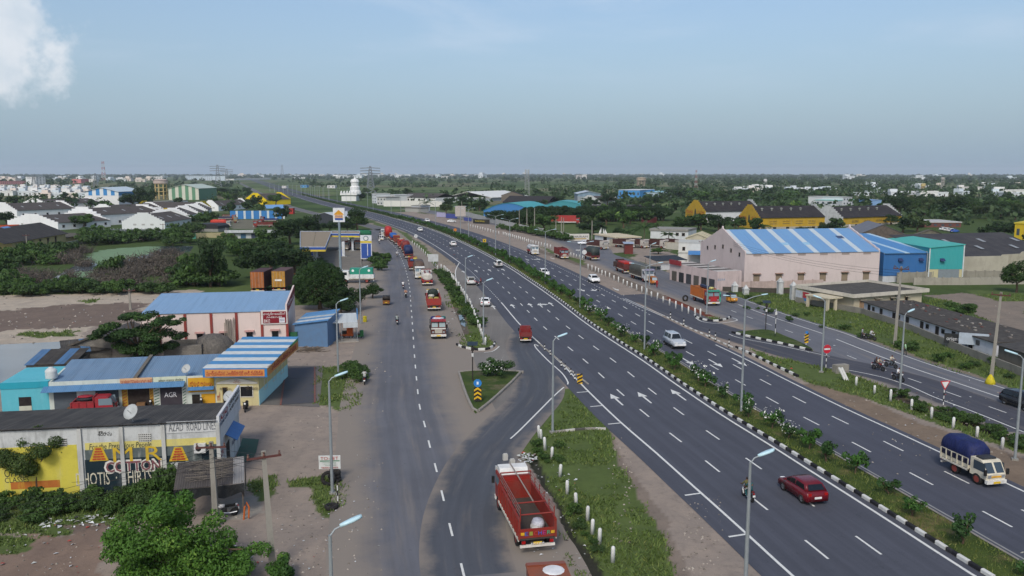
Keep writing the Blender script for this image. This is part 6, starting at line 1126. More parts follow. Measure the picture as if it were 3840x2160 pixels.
board('black signboard with white lettering on the wall below the long white block',S('H',2060,815),3.0,.6,2.0,'1e2326',R(-27),'orientbell');board('pale blank signboard next to the black lettered one',S('H',2190,835),3.6,.8,2.4,'a9b4be',R(-24))
# roadside shops in front of the pink gable
A,B=S('G',985,745),S('G',1165,735);sg=Bld('roadside_shops','pinkish-white shop building with faded lettering and slatted roof before the warehouse gable','building',A,B,19);L=sg.L;hs=sg.zt('G',1080,598);shell(sg,0,L,0,19,hs,WALL('bfaeaa',.4),.25);sg.txt('S.E.R.R','G',990,655,1045,668,M('5f8fb0',.8),.03)
for i in range(9):MB(WALL('55504c' if i%2 else 'b5b0aa',.5)).box(.1,L-.1,.3+i*2.05,2.3+i*2.05,hs-.1,hs+.02).build('roof_slab',sg.o)
for k in range(6):MB(M(('3a3c42','2a2c30','55504a')[k%3])).box(-.05,-.003,1+k*3,3+k*3,.05,2.2).build('shop_front',sg.o)
MB(M('8a2a30')).box(-.5,-.1,14,18.5,hs-.2,hs+.8).build('sign_board',sg.o)
b=MB(CLOTH('c3bfca'));P=S('G',870,690);b.loft([[(x,y,2.2+.2*math.sin(x*1.5)-.15*abs(y)+.1*mnoise.noise((x,y,1)))for y in(-1.6,-.8,0,.8,1.6)]for x in(-2.5,-1.5,-.5,.5,1.5,2.5)],closed=False);t=T('stall_awning','white cloth awning over a stall beside the roadside shops','awning',P,R(-25));b.build('cloth',t,True)
for x in(-2.4,2.4):
 for y in(-1.5,1.5):MB(M('6a5f54')).tube([(x,y,0),(x,y,2.05)],.04).build('pole',t)
A,B=S('G',690,530),S('G',905,535);wh=Bld('white_house','two-storey white house with blue lean-to roof beside the warehouse gable','house',A,B,10);L=wh.L;hs=wh.zt('G',790,385);shell(wh,0,L,0,10,hs,WALL('c8c8c2',.25),.25);MB(WALL('b5b5ae',.4)).box(-.1,L+.1,-.1,10,hs,hs+.15).build('roof_slab',wh.o);MB(WALL('a9a9a2')).box(-.15,L+.15,-.14,-.002,hs*.48,hs*.52).build('string_course',wh.o);wh.win(1.0,1.8,hs*.6,hs*.8);MB(SHEET('3a7ab4',0,.2,.2)).prism([(-.3,3.2),(-4,2.5),(-4,2.55),(-.3,3.28)],'x',L*.35,L+1.5).build('lean_to_roof',wh.o)
for x in(L*.4,L+1.3):MB(M('8a8078')).tube([(x,-3.9,0),(x,-3.9,2.5)],.06).build('post',wh.o)
s=shed_gable('cream sloping roofed shed behind the white house',S('E5',200,1250),S('E5',560,1260),14,3.2,4.6,WALL('b5ad98',.4),'c4b896',n=5)
# gate, company sign, flags, yard wall
A,B=S('E8',30,620),S('E8',475,612);t=Bld('company_sign_wall','white painted company sign wall with dark lettering on the right service road','sign wall',A,B,.4);MB(WALL('c9c6bd',.3)).box(0,t.L,0,.35,0,t.zt('E8',250,462)).build('wall_panel',t.o);t.txt('SHRIRAM','E8',80,505,440,545,M('3a3a44',.7),.05);MB(M('b0945a')).box(t.L*.22,t.L*.85,-.03,-.003,.5,.9).build('painted_band',t.o)
A,B=S('E8',600,650),S('E8',1080,740);gt=Bld('gatehouse','white gatehouse with flat roof and dark doorway under three white flags','building',A,B,9);shell(gt,0,gt.L,0,9,gt.zt('E8',900,500)*.85,WALL('c4c8c8',.3),.25);MB(WALL('c0b49a',.4)).box(-.4,gt.L+.4,-.5,9.3,gt.zt('E8',900,500)*.85,gt.zt('E8',900,500)*.85+.4).build('roof_slab',gt.o);gt.win(gt.L*.42,gt.L*.58,.05,2.6,M('5a2a2a'),None,name='door')
for i,(x,y)in enumerate(((745,650),(782,650),(826,660))):
 P=S('E8',x,y);h=zat(P,'E8',315+i*12);t=T('flag',['white flag on a thin pole, leftmost of the three at the gatehouse','white flag on a thin pole, middle of the three at the gatehouse','white flag on a thin pole, rightmost of the three at the gatehouse'][i],'flag',P,0);MB(CHR).tube([(0,0,0),(0,0,h)],.06).build('pole',t);sg_=-1 if i<1 else 1;MB(CLOTH('d8dad8')).loft([[(sg_*u*1.6,.2*math.sin(u*5),h-u*3.6),(sg_*u*1.6+.05,.2*math.sin(u*5)+.1,h-1.6-u*3.0)]for u in(0.02,.35,.7,1)],closed=False).build('cloth',t)
cwall('long tan-capped wall with white panels in front of the waiting lorries',SS('E8',[(930,740),(1180,720),(1500,735),(2240,805),(2480,825)]),2.2,WALL('b0aca0',.6,'6a655c'),3,cap=M('a8967a'))
A,B=S('E8',1275,915),S('E8',1460,915);kq=Bld('kiosk','rusty red metal kiosk with pale tin roof on the grass island','kiosk',A,B,2.6);MB(SHEET('6a2a24',0,.2,.4)).box(0,kq.L,0,2.6,0,3.0).build('wall',kq.o);MB(SHEET('9aa4b4',0,.2,.2)).prism([(-.5,3.1),(3.0,3.4),(3.0,3.46),(-.5,3.16)],'x',-.4,kq.L+.3).build('roof_sheet',kq.o)
A,B=S('E8',1850,560),S('E8',2700,590);lo=Bld('white_yard_building','long white flat-roofed building behind the palm trees','building',A,B,12);hs=lo.zt('E8',2300,400);shell(lo,0,lo.L,0,12,hs,WALL('c6c9c9',.3),.25);MB(WALL('8d8a84',.6)).box(-.3,lo.L,-.3,12.3,hs,hs+.8).build('parapet',lo.o)
for k in range(4):lo.win(lo.L*(.35+.16*k),lo.L*(.35+.16*k)+1.2,1.2,2.4)
A,B=S('E8',1650,215),S('E8',1865,225);t=Bld('red_container','dark red shipping container by the dark tree belt','container',A,B,2.6);MB(SHEET('5c2228',0,.3,.3)).box(0,t.L,0,5,.2,zat(A,'E8',85)).build('shell',t.o);MB(M('8d6a64')).box(-.05,t.L+.05,-.05,5.05,zat(A,'E8',85),zat(A,'E8',85)+.1).build('roof',t.o)
cwall('white boundary wall along the right service road below the tree belt',SS('E4',[(-700,720),(0,905),(400,1000),(800,1075),(1030,1130)]),2.3,WALL('a9a9a6',.7,'55534e'),6)
A,B=S('G',560,590),S('G',680,585);t=Bld('tea_stall','dark-roofed roadside stall with white panels among shrubs','stall',A,B,5);MB(CLOTH('26282c')).prism([(-1,2.4),(5.5,3.0),(5.5,3.1),(-1,2.5)],'x',-2,t.L+2.5).build('roof',t.o);MB(M('c3c6c9')).box(0,t.L*.55,0,.1,0,1.6).build('panel',t.o);MB(M('c3c6c9')).box(t.L*.65,t.L,0,.1,.2,1.9).build('panel',t.o)
for x in(-1.7,t.L+2.2):
 for y in(-.7,5):MB(M('7a746a')).tube([(x,y,0),(x,y,2.5)],.07).build('post',t.o)
# ---------------------------------------------------------------- yellow mills and other buildings on the right, middle distance
def longmill(label,A,B,hw,D_,st_l,wall,n=16,fy=.66,oth=None):
 """long side faces the camera, stepped gables at the ends, the left one painted"""
 s2=Bld('mill_warehouse',label,'building',A,B,D_);L=s2.L;hr=hw+4.6;YM=WALL('b5922c',.55,'a39a7a');wm=wall or YM;st=[]
 for y in(0,D_-.3):MB(wm).box(0,L,y,y+.3,.9,hw).build('wall',s2.o)
 MB(WALL('a9a394',.6)).box(0,L,-.05,D_,0,.9).build('plinth',s2.o)
 for k in range(7):st+=[(D_/2*k/7*.9,hw+.5+(hr+.3-hw)*k/6),(D_/2*(k+1)/7*.9,hw+.5+(hr+.3-hw)*k/6)]
 po=[(0,0)]+st+[(D_-y,z)for y,z in st[::-1]]+[(D_,0)]
 for x in(-.3,L):MB((oth or YM)if x<0 else WHT).prism(po,'x',x,x+.3).build('gable_wall',s2.o)
 for i in range(n):
  for y0,y1 in((-.5,D_/2),(D_+.5,D_/2)):MB(SHEET('2b282a',0,.3,.3,.9)).prism([(y0,hw-.1),(y1,hr),(y1,hr+.1),(y0,hw)],'x',L*i/n,L*(i+1)/n-.02).build('roof_sheet',s2.o)
 for k in range(5):MB(M('8d9088')).lathe([(.4,0),(.4,.7),(.75,.85),(.2,1.2)],(L*(.12+.15*k),D_*.3,hr-1.8)).build('ridge_vent',s2.o)
 if not wall:
  for k in range(4):text(s2.o,'మహా సిమెంట్',L*(.2+.2*k),-.04,hw*fy,L*.11,.9,M('4a4234'));MB(M('55503c')).box(L*(.145+.2*k),L*(.255+.2*k),-.03,-.003,hw*.42,hw*.47).build('painted_line',s2.o);MB(DARK).box(L*(.2+.2*k),L*(.2+.2*k)+1.6,-.08,-.051,0,.8).build('opening',s2.o)
 if st_l:
  for st_,y,hh in(('మహా',.22,1.9),('MAHA',.78,1.8)):text(s2.o,st_,-.34,D_*y,hw*.9,D_*.34,hh,M('9a2f28'),'l')
  text(s2.o,'CEMENT',-.34,D_*.78,hw*.6,D_*.3,.9,M('2f3a2c'),'l');MB(M('4a4a3c')).prism([(D_*.54,hw*.55),(D_*.44,hw*.55),(D_*.45,hw*1.0),(D_*.48,hw*1.2),(D_*.51,hw*1.2),(D_*.53,hw*1.0)],'x',-.35,-.303).build('painted_sack',s2.o)
 return s2
B=S('E5',505,872);E_=S('E5',1000,862);longmill('yellow-gabled mill warehouse with white side wall behind the trees',B,E_+Vector((12,4,0)),zat(B,'E5',700),19,True,WALL('c9cacc',.2),12)
B=S('E5',1325,965);longmill('yellow mill warehouse with long painted side wall and black roof',B,S('E5',2300,945),zat(B,'E5',792),17,True,None)
A=S('E6',0,870);longmill('yellow mill warehouse with faded black lettering farther right behind the trees',A,S('E6',830,830),zat(A,'E6',745),17,False,None,14,.6,WHT)
# ---------------------------------------------------------------- white warehouses on the left, middle distance
WW=WALL('e0e1e0',.16,'a0a09a',.4);RDK=SHEET('4a4440',1,.3,.35,.9)
def wh_row(items,label,group):
 for i,(c,x0,y0,x1,y1,D,hw,hr,st,wl,lb)in enumerate(items):
  A,B=S(c,x0,y0),S(c,x1,y1);s=shed_gable(lb,A,B,D,hw,hr,wl,'4a4440',rm=RDK,n=5,stepped=st,name='stepped_warehouse',group=group,wins=5)
  for k in(.3,.5,.7):L=s.L;MB(M('a9aaa6')).box(L*k-.7,L*k+.7,-.05,-.003,hw*.55,hw*.55+.7).build('gable_vent',s.o)
  for k in range(3):y=D*(.2+.3*k);xx=s.L*.72;zz=hr-(hr-hw)*(xx/s.L*2-1)+.14;MB(M('a9aeb0')).prism([(xx,zz),(xx+2.2,zz-2.2*(hr-hw)/(s.L/2)),(xx+2.2,zz+.05-2.2*(hr-hw)/(s.L/2)),(xx,zz+.05)],'y',y,y+.7).build('skylight',s.o)
lbs=['nearest','second','third','fourth','fifth']
A0,B0=S('E1',1845,968),S('E1',2492,968);G_='stepped white warehouses in the right-hand row'
items=[('E1',1845,968,2492,968,30,3.2,6.5,7,WALL('cdd1cf',.15,'9f9f98',.4),'large pale stepped-gable warehouse nearest the pond')]
for k,(x0,y0,x1,y1)in enumerate(((-260,900,295,886),(-60,858,450,852),(150,822,612,815),(330,770,722,765),(545,722,775,702),(640,690,885,692))):
 items.append(('E2',x0,y0,x1,y1,30 if k<4 else 40,3.2,6.3,6,WW if k!=4 else WALL('c9ac1e',.3,'8a7a34'),'%s stepped warehouse behind the large pale one in the receding row'%['second','third','fourth','fifth','yellow','farthest'][k]))
wh_row(items,'',G_)
wh_row([('E1',118,945,880,978,26,3.0,5.8,6,WW,'white stepped-gable warehouse right behind the cream house'),('E1',985,890,1525,912,34,5,7.8,4,WW,'bright white stepped-gable warehouse beside the round tree'),('E1',1350,790,1770,800,34,3.9,6.8,6,WW,'stepped warehouse half hidden behind the bright white one'),
  ('E1',-180,770,262,790,34,3.8,7.4,6,WW,'pinkish-white stepped warehouse at the left edge'),('E1',330,660,735,672,40,3.8,6.4,6,WW,'stepped warehouse behind the left-edge one')],'','stepped white warehouses in the left-hand row')
# orange and red painted adverts on their walls
for c,x0,y0,x1,y1,ztop,h,st,l in(('E1',-80,1000,300,985,2.6,'c4512c','AVI','orange painted advert wall with white lettering at the left edge'),('E1',1465,930,1840,850,1.3,'c8633a',None,'orange band wall along the bright white warehouse'),
  ('E1',1640,1120,2210,1118,2.6,'b3a4c4','TESA','lilac advert wall with dark lettering and bars beside the pond'),('E1',2215,1118,2560,1108,2.1,'b9a9a4','TDAY','pinkish advert wall with red lettering right of the lilac one')):
 t=Bld('advert_wall',l,'wall',S(c,x0,y0),S(c,x1,y1),.3);MB(M(h,.8,0,.2)).box(0,t.L,0,.3,0,ztop).build('wall_panel',t.o)
 if st:text(t.o,st,t.L*.55,-.03,ztop*.5,t.L*.34,ztop*.5,M('3a3d48' if st=='TESA' else 'a8453c' if st=='TDAY' else 'dcd8d2',.7))
 if st=='TESA':
  for k in range(3):
   for x in(.12,.72):MB(M('55506a')).box(t.L*x,t.L*(x+.14),-.03,-.003,.6+k*.5,.8+k*.5).build('painted_bar',t.o)
t=Bld('fence_shed','long grey louvred shed wall in front of the large pale warehouse','shed',S('E1',1300,1040),S('E1',2560,1035),3);hs=t.zt('E1',1900,965);MB(SHEET('5f666a',0,.6,.3)).box(0,t.L,0,.3,.4,hs).build('wall',t.o)
for k in range(24):MB(M('8d9498')).box(t.L*k/24,t.L*k/24+.18,-.1,-.002,.4,hs+.4).build('post',t.o)
# cream house with big dark roof (left edge)
A,B=S('E1',200,1360),S('E1',1000,1200);ch=Bld('cream_house','old cream godown with sweeping dark tiled roof at the left edge','building',A,B,16);L=ch.L;hw=ch.zt('E1',600,1090);CR=WALL('b7a878',.5,'6d6350');shell(ch,0,L,0,16,hw,CR,.3);n=12;hr=hw+3.6
for i in range(n):
 for y0,y1 in((-.7,8),(16.7,8)):MB(SHEET('33302e',0,.25,.4,.9,'57524c')).prism([(y0,hw-.15),(y1,hr),(y1,hr+.1),(y0,hw-.05)],'x',-6+(L+6.6)*i/n,-6+(L+6.6)*(i+1)/n-.02).build('roof_sheet',ch.o)
for x in(0,L-.3):MB(CR).prism([(0,hw),(16,hw),(8,hr)],'x',x,x+.3).build('gable_wall',ch.o)
for k in range(5):x=L*(.17+.15*k);ch.win(x,x+1.2,1.0,3.2,M('5a4634'),M('77705f'),M('3a2c22'))
MB(M('5f8fc0')).prism([(7.2,hr-.3),(8.2,hr+.12),(8.2,hr+.2),(7.2,hr-.2)],'x',L*.3,L*.42).build('roof_patch',ch.o)
A,B=S('E1',1010,1195),S('E1',1415,1120);an=Bld('cream_annexe','small cream flat-roofed annexe with water tank beside the dark-roofed godown','building',A,B,9);hs=an.zt('E1',1300,1045);shell(an,0,an.L,0,9,hs,CR,.25);MB(WALL('5a554c',.6)).box(-.3,an.L+.3,-.5,9.3,hs,hs+.2).build('roof_slab',an.o)
for k in(.62,.78):an.win(an.L*k,an.L*k+1,.9,2,M('3a3430'),M('77705f'))
cwall('stained white wall in front of the cream godown',SS('E1',[(-100,1440),(230,1430),(640,1330),(1000,1235),(1420,1150)]),1.6,WALL('a5a49c',.9,'45453e'))
t=Bld('blue_room','pale blue tiled room at the left edge below the godown','building',S('E1',-120,1330),S('E1',110,1320),5);MB(WALL('8fb9d4',.3)).box(0,t.L,0,5,0,3.2).build('wall',t.o);MB(M('3a6a9a')).box(-.1,t.L+.1,-.1,5.1,3.2,3.3).build('roof_slab',t.o);MB(M('3f84c0')).box(t.L*.4,t.L*.9,-.06,-.003,.8,2.0).build('panel',t.o)
t=Bld('white_block','plain weathered white block between the left warehouse rows','building',S('E1',700,755),S('E1',985,745),10);MB(WHT).box(0,t.L,0,10,0,t.zt('E1',850,655)).build('wall',t.o);MB(GREY).box(-.2,t.L+.2,-.2,10.2,t.zt('E1',850,655),t.zt('E1',850,655)+.3).build('parapet',t.o)
# blue-and-white and green-and-white striped factory sheds, water tower
def striped(label,c,x0,x1,yb,yw,ye,yr,D,cA,cB,roofh,low):
 A,B=S(c,x0,yb),S(c,x1,yb);s=Bld('striped_shed',label,'building',A,B,D);L=s.L;zl,ze,zr=zat(A,c,yw),zat(A,c,ye),zat(A,c,yr)
 if low:MB(WALL(low,.15)).box(0,L,0,D,0,zl).build('wall',s.o)
 else:zl=.2
 n=9
 for i in range(n):
  xa,xb=L*i/n,L*(i+1)/n-.02;f_=lambda x:ze+(zr-ze)*(1-abs(2*x/L-1));pts=[(xa,zl),(xb,zl),(xb,f_(xb))]+([(L/2,zr)]if xa<L/2<xb else[])+[(xa,f_(xa))]
  MB(M(cA if i%2 else cB,.6,0,.12)).prism(pts,'y',-.05,.3).build('cladding_panel',s.o)
 for y in(D-.3,):MB(M(cA,.6)).prism([(0,zl),(L,zl),(L,ze),(L/2,zr),(0,ze)],'y',y,D).build('cladding_panel',s.o)
 for x in(0,L-.25):MB(M(cA,.6)).box(x,x+.25,.3,D-.3,zl,ze).build('cladding_panel',s.o)
 for sg in(0,1):
  for i in range(5):p0=(-.6,ze-.15)if sg==0 else(L+.6,ze-.15);MB(M(roofh,.5)).prism([p0,(L/2,zr+.1),(L/2,zr+.3),(p0[0],p0[1]+.2)],'y',-.8+(D+1.2)*i/5,-.8+(D+1.2)*(i+1)/5-.02).build('roof_sheet',s.o)
 return s
striped('tall white factory shed with blue and white striped gable','E1',1292,1800,615,455,400,338,40,'3a83bd','d4d9d9','c3d0d6','d6d6d4')
striped('tall green and cream striped factory shed near the water tower','E2',135,590,525,520,350,292,46,'5f8a6c','c9c9b8','b9c4b4',None)
t=Bld('green_annexe','low green and white lean-to beside the green striped shed','building',S('E2',615,505),S('E2',815,490),20);MB(WALL('a9bfae',.15)).box(0,t.L,0,20,0,t.zt('E2',700,420)).build('wall',t.o);MB(M('b9c9bc')).prism([(0,t.zt('E2',650,395)),(t.L,t.zt('E2',800,425)),(t.L,t.zt('E2',800,425)+.3),(0,t.zt('E2',650,395)+.3)],'y',-.5,20.5).build('roof_sheet',t.o);MB(M('4f7a5c')).box(t.L*.1,t.L*.42,-.05,-.003,1,t.zt('E2',700,440)).build('shutter',t.o)
t=Bld('white_boundary','white building front below the green striped shed','building',S('E2',-40,600),S('E2',420,575),12);MB(WALL('d2d2cf',.2)).box(0,t.L,0,12,0,t.zt('E2',150,545)).build('wall',t.o);MB(GREY).box(-.2,t.L+.2,-.2,12.2,t.zt('E2',150,545),t.zt('E2',150,545)+.25).build('parapet',t.o)
def water_tower(label,P,h,r_,hh,wall='b9a574',tank='b8a8a0'):
 t=T('water_tower',label,'water tower',P,0);n=8
 for i in range(n):a=6.2832*i/n;MB(WALL(wall,.3)).tube([(r_*.8*math.cos(a),r_*.8*math.sin(a),0),(r_*.8*math.cos(a),r_*.8*math.sin(a),h)],r_*.09,n=6).build('column',t)
 for k in range(1,5):z=h*k/4-.3;MB(WALL(wall,.3)).lathe([(r_*.68,z),(r_*.92,z),(r_*.92,z+.6),(r_*.68,z+.6)],n=8,caps=False).build('ring_beam',t)
 MB(WALL(tank,.4,'7a6a60')).lathe([(r_*.7,h),(r_,h+.5),(r_,h+hh*.72),(r_*.75,h+hh*.92),(r_*.1,h+hh)],n=20).build('tank',t);MB(M('8d7f78')).lathe([(r_*1.06,h+hh*.7),(r_*1.06,h+hh*.76)],n=20).build('rim',t);return t
P=S('E1',2440,510);water_tower('cream water tower on columns beside the green striped shed',P,zat(P,'E1',280),4.6*P.y/500*.9,zat(P,'E1',205)-zat(P,'E1',280))
P=S('E4',2110,330);water_tower('slender pale water tower far off among trees right of centre',P,zat(P,'E4',230),P.y*.0058,zat(P,'E4',180)-zat(P,'E4',230),'a89a88','a89a88')
P=S('E6',1415,330);water_tower('tall thin white water tower far off on the right',P,zat(P,'E6',195),P.y*.0022,zat(P,'E6',170)-zat(P,'E6',195),'b5aea8','b5aea8');P=S('E5',1405,300);water_tower('white-domed water tank beyond the distant hamlet',P,zat(P,'E5',245),P.y*.002,zat(P,'E5',205)-zat(P,'E5',245),'a9a9a4','d0d0ce');P=S('E6',1140,345);water_tower('cream overhead tank above the long white roof on the right',P,zat(P,'E6',295),P.y*.0028,zat(P,'E6',255)-zat(P,'E6',295),'b09a6a','c9b47a')
# yellow stepped gable, striped yard wall, shop block, sheds
s=shed_gable('bright yellow stepped-gable building among the trees',S('E2',1285,590),S('E2',1605,600),24,4,8.3,WALL('dcc01e',.1),'3f3a36',rm=RDK,n=4,stepped=8,name='stepped_warehouse');text(s.o,'మహా సిమెంట్',s.L*.5,-.05,4,s.L*.6,1.4,M('6a4a24'))
t=Bld('striped_wall','tall blue and white striped sheet wall behind the lorry yard','wall',S('E2',1060,812),S('E2',1885,808),1);hs=t.zt('E2',1500,685)
for i in range(14):MB(SHEET('3478b4' if i%2==0 else 'c3cccf',0,.3,.12)).box(t.L*(i//2*2)/14+(t.L/7*.72 if i%2 else 0),t.L*(i//2*2+2)/14-(0.02 if i%2 else t.L/7*.28+.02),0,.15,0,hs).build('sheet_panel',t.o)
t=Bld('blue_lean_to','pale blue sheet roof on posts behind the striped wall','shed',S('E2',1610,780),S('E2',1890,775),10);hs=t.zt('E2',1750,650);MB(SHEET('6f9cc8',0,.25,.12)).prism([(0,hs),(10,hs+1.6),(10,hs+1.7),(0,hs+.1)],'x',0,t.L).build('roof_sheet',t.o)
for x in(.3,t.L-.3):
 for y in(.3,9.7):MB(M('8a9096')).tube([(x,y,0),(x,y,hs)],.12).build('post',t.o)
A,B=S('E2',1010,1105),S('E2',1720,1100);t=Bld('shop_block','white flat-roofed block of four shuttered shops in front of the lorry yard','building',A,B,5.5);hs=t.zt('E2',1400,1010);shell(t,0,t.L,0,5.5,hs,WALL('b0b4b4',.4),.25);MB(WALL('b5b9bc',.5)).box(-.5,t.L+.5,-1.2,5.8,hs,hs+.25).build('roof_slab',t.o);MB(WALL('b9bdc0',.6)).box(-.5,t.L+.5,-1.25,-1.05,hs-.1,hs+.9).build('parapet',t.o)
for k,h in enumerate(('4a3428','2a5a78','26324a','3a3638')):x=t.L*(.07+.225*k);MB(SHEET(h,2,.15,.2)).box(x,x+t.L*.11,-.05,-.003,.05,hs-.5).build('shutter',t.o)
t=Bld('dark_shed','low dark round-topped shed left of the lorry yard','shed',S('E2',505,1000),S('E2',880,1005),9);hs=t.zt('E2',700,885);MB(CLOTH('2c2c2e')).prism([(0,1.2),(t.L,1.2),(t.L,hs*.75),(t.L*.85,hs),(t.L*.15,hs),(0,hs*.75)],'y',0,9).build('roof',t.o);MB(WALL('8a8a84',.5)).box(0,t.L,0,9,0,1.2).build('wall',t.o)
cwall('cream yard wall with white end post below the dark shed',SS('E2',[(370,1115),(700,1095),(1000,1090)]),1.9,WALL('a39a78',.6),2);ob('green_sheet',MB(CLOTH('1f7a66')).loft([[(x,.1*math.sin(x*4),0),(x*.8,.5,1.3+.1*math.sin(x*5)),(x*.6,.9,1.9)]for x in(-1,-.5,0,.5,1)],closed=False).mesh('green_sheet',True),None,S('E2',515,1105)+Vector((0,-.9,0)),0,'teal green sheet hung over the cream yard wall','sheet')
s=shed_gable('dark shed with pale curved metal roof beside the filling station trees',S('E2',2230,900),S('E2',2760,920),16,3.4,6,M('33383f',.7),'b9bfc4',n=6)
t=Bld('red_cabin','small red cabin behind the striped wall','cabin',S('E2',1945,735),S('E2',2010,735),4);MB(M('a82a26')).box(0,t.L,0,4,0,3.5).build('wall',t.o);MB(M('8d8d88')).box(-.2,t.L+.2,-.2,4.2,3.5,3.7).build('roof_slab',t.o)
# ---------------------------------------------------------------- centre: temple-like house, hotel, white roofs
P0,P1=S('E3',165,540),S('E3',385,540);t=Bld('temple','small white temple with tiered dome beside the highway','temple',P0,P1,16);L=t.L;k=P0.y/640;MB(WALL('d9d9d6',.08)).box(0,L,0,16,0,t.zt('E3',270,465)).build('hall',t.o);z=t.zt('E3',270,450);MB(WALL('d9d9d6',.08)).box(-1,L+1,-1,17,z,t.zt('E3',270,425)).build('cornice',t.o)
for i in range(6):MB(WALL('d9d9d6',.08)).lathe([(.9,0),(1.0,1.0),(.5,1.8),(.1,2.6)],(L*i/5,-.2,t.zt('E3',270,425)),n=8).build('finial',t.o)
zz=t.zt('E3',355,425);MB(WALL('d9d9d6',.08)).lathe([(5.5,0),(5.2,2.5),(4.2,3),(4.4,6),(3.2,7),(3.4,9.4),(4.0,10.6),(3.2,12.5),(.6,13.4),(.2,15)],(L*.82,8,zz-.5),n=12).build('tower',t.o)
def simple(label,c,x0,y0,x1,y1,D,yt,wallh,roofh=None,name='building',nw=0,group=None,rowz=1):
 s=Bld(name,label,'building',S(c,x0,y0),S(c,x1,y1),D,group);h=s.zt(c,(x0+x1)/2,yt);wm=wallh if not isinstance(wallh,str)else WALL(wallh,.12);MB(wm).box(0,s.L,0,D,0,h).build('wall',s.o)
 MB(M(roofh)if roofh else GREY).box(-.3,s.L+.3,-.3,D+.3,h,h+.4).build('roof_slab',s.o)
 for r_ in range(rowz):
  for i in range(nw):x=s.L*(i+.3)/nw;w_=s.L/nw*.4;z0=h*(r_+.3)/rowz;MB(GLASS('3a444c',.3)).box(x,x+w_,-.06,-.003,z0,z0+h/rowz*.4).build('window',s.o)
 return s
s=simple('two-storey grey-roofed house with white stair next to the temple','E3',700,600,835,605,14,485,'bdbdb8','77736c',nw=3,rowz=2,name='house');simple('narrow white town house beside the grey-roofed house','E3',625,570,690,575,12,430,'c9cccf','b5b5b0',nw=2,rowz=3,name='house');simple('white house with sloping front right of the grey-roofed one','E3',825,560,965,565,20,450,'d6d6d3','c9c9c6',nw=3,rowz=2,name='house')
A,B=S('E3',1045,555),S('E3',1580,570);s=Bld('white_godown','long white godown with dark roof behind the white boundary wall','building',A,B,26);L=s.L;hw=s.zt('E3',1300,485);shell(s,0,L,0,26,hw,WALL('d6d6d2',.12),.3);hr=s.zt('E3',1300,485)+3.2
for i in range(10):
 for y0,y1 in((-.6,13),(26.6,13)):MB(RDK).prism([(y0,hw),(y1,hr),(y1,hr+.15),(y0,hw+.12)],'x',L*i/10,L*(i+1)/10-.03).build('roof_sheet',s.o)
for k in range(6):s.win(L*(.08+.15*k),L*(.08+.15*k)+1.6,1.5,3.2)
cwall('bright white boundary wall in front of the white godown',SS('E3',[(800,620),(1160,622),(1230,622),(1680,625)]),4.2,WALL('d0cec6',.15),4);simple('small pale roadside hut with stains at the foot of the white wall','E3',1360,700,1500,690,7,610,'b9bdc0','8d8d88',nw=2,name='hut');simple('low broken grey shed left of the pale hut','E3',1125,700,1330,710,8,645,'9a9a94','77746e',name='hut')
s=simple('huge flat white-roofed factory hall beyond the trees','E3',1760,530,2420,545,60,490,WALL('8d959b',.2),'d5d5d0',name='factory_hall');L=s.L;h=s.zt('E3',2100,490)
for i in range(10):
 for sg in(0,1):x0,x1=(0,L*.45)if sg==0 else(L*1.02,L*.45);MB(M('d3d3ce',.6,0,.08)).prism([(x0,h+.42),(x1,h+5.2),(x1,h+5.4),(x0,h+.6)],'y',60*i/10,60*(i+1)/10-.05).build('roof_sheet',s.o)
# teal arched roofs
def arched(label,c,x0,y0,x1,y1,D,ye,yr,h,wall):
 s=Bld('arched_shed',label,'building',S(c,x0,y0),S(c,x1,y1),D);L=s.L;ze,zr=s.zt(c,(x0+x1)/2,ye),s.zt(c,(x0+x1)/2,yr);MB(M(wall,.6)).box(0,L,0,D,0,ze).build('wall',s.o);n=10;pts=[(L*i/n-(.4 if i==0 else-.4 if i==n else 0),ze+(zr-ze)*math.sin(math.pi*i/n))for i in range(n+1)]
 MB(M(wall,.6)).prism(pts,'y',0,.2).build('end_wall',s.o)
 for k in range(8):MB(SHEET(h,1,.5,.2)).prism(pts+[(x,z+.15)for x,z in pts[::-1]],'y',-.3+(D+.6)*k/8,-.3+(D+.6)*(k+1)/8-.05).build('roof_sheet',s.o)
 return s
arched('blue-walled shed with teal arched roof beside the highway','E3',2310,800,3060,815,34,690,572,'3f9ca0','3a78b0');arched('teal arched roof farther right behind the tree belt','E4',620,660,1250,665,30,612,545,'3f9ca0','3a8a94')
s=shed_gable('long black-roofed godown behind the first teal roof',S('E4',0,560),S('E4',0,560)+Vector((18,-2,0)),10,6,9,M('6a6258'),'2a2728',rm=SHEET('2a2728',1,.3,.2,.9),n=3)
A,B=S('E4',20,590),S('E4',700,600);s=Bld('black_roof_godown','long low black-roofed godown between the teal arched roofs','building',A,B,30);hw=s.zt('E4',400,560);shell(s,0,s.L,0,30,hw,M('4a4642'),.3)
for i in range(10):
 for y0,y1 in((-.6,15),(30.6,15)):MB(SHEET('2b2829',0,.3,.2,.9)).prism([(y0,hw),(y1,hw+4.5),(y1,hw+4.6),(y0,hw+.1)],'x',s.L*i/10,s.L*(i+1)/10-.03).build('roof_sheet',s.o)
striped('grey-blue gabled factory hall behind the tree belt','E4',1150,1495,560,470,430,395,36,'6f8598','7a90a2','b5bfc6','8a9298')
s=shed_gable('white-edged stepped black-roofed shed in front of the grey-blue hall',S('E4',1180,590),S('E4',1480,600),26,3,6.6,WHT,'33302f',rm=RDK,n=4,stepped=6,name='stepped_warehouse')
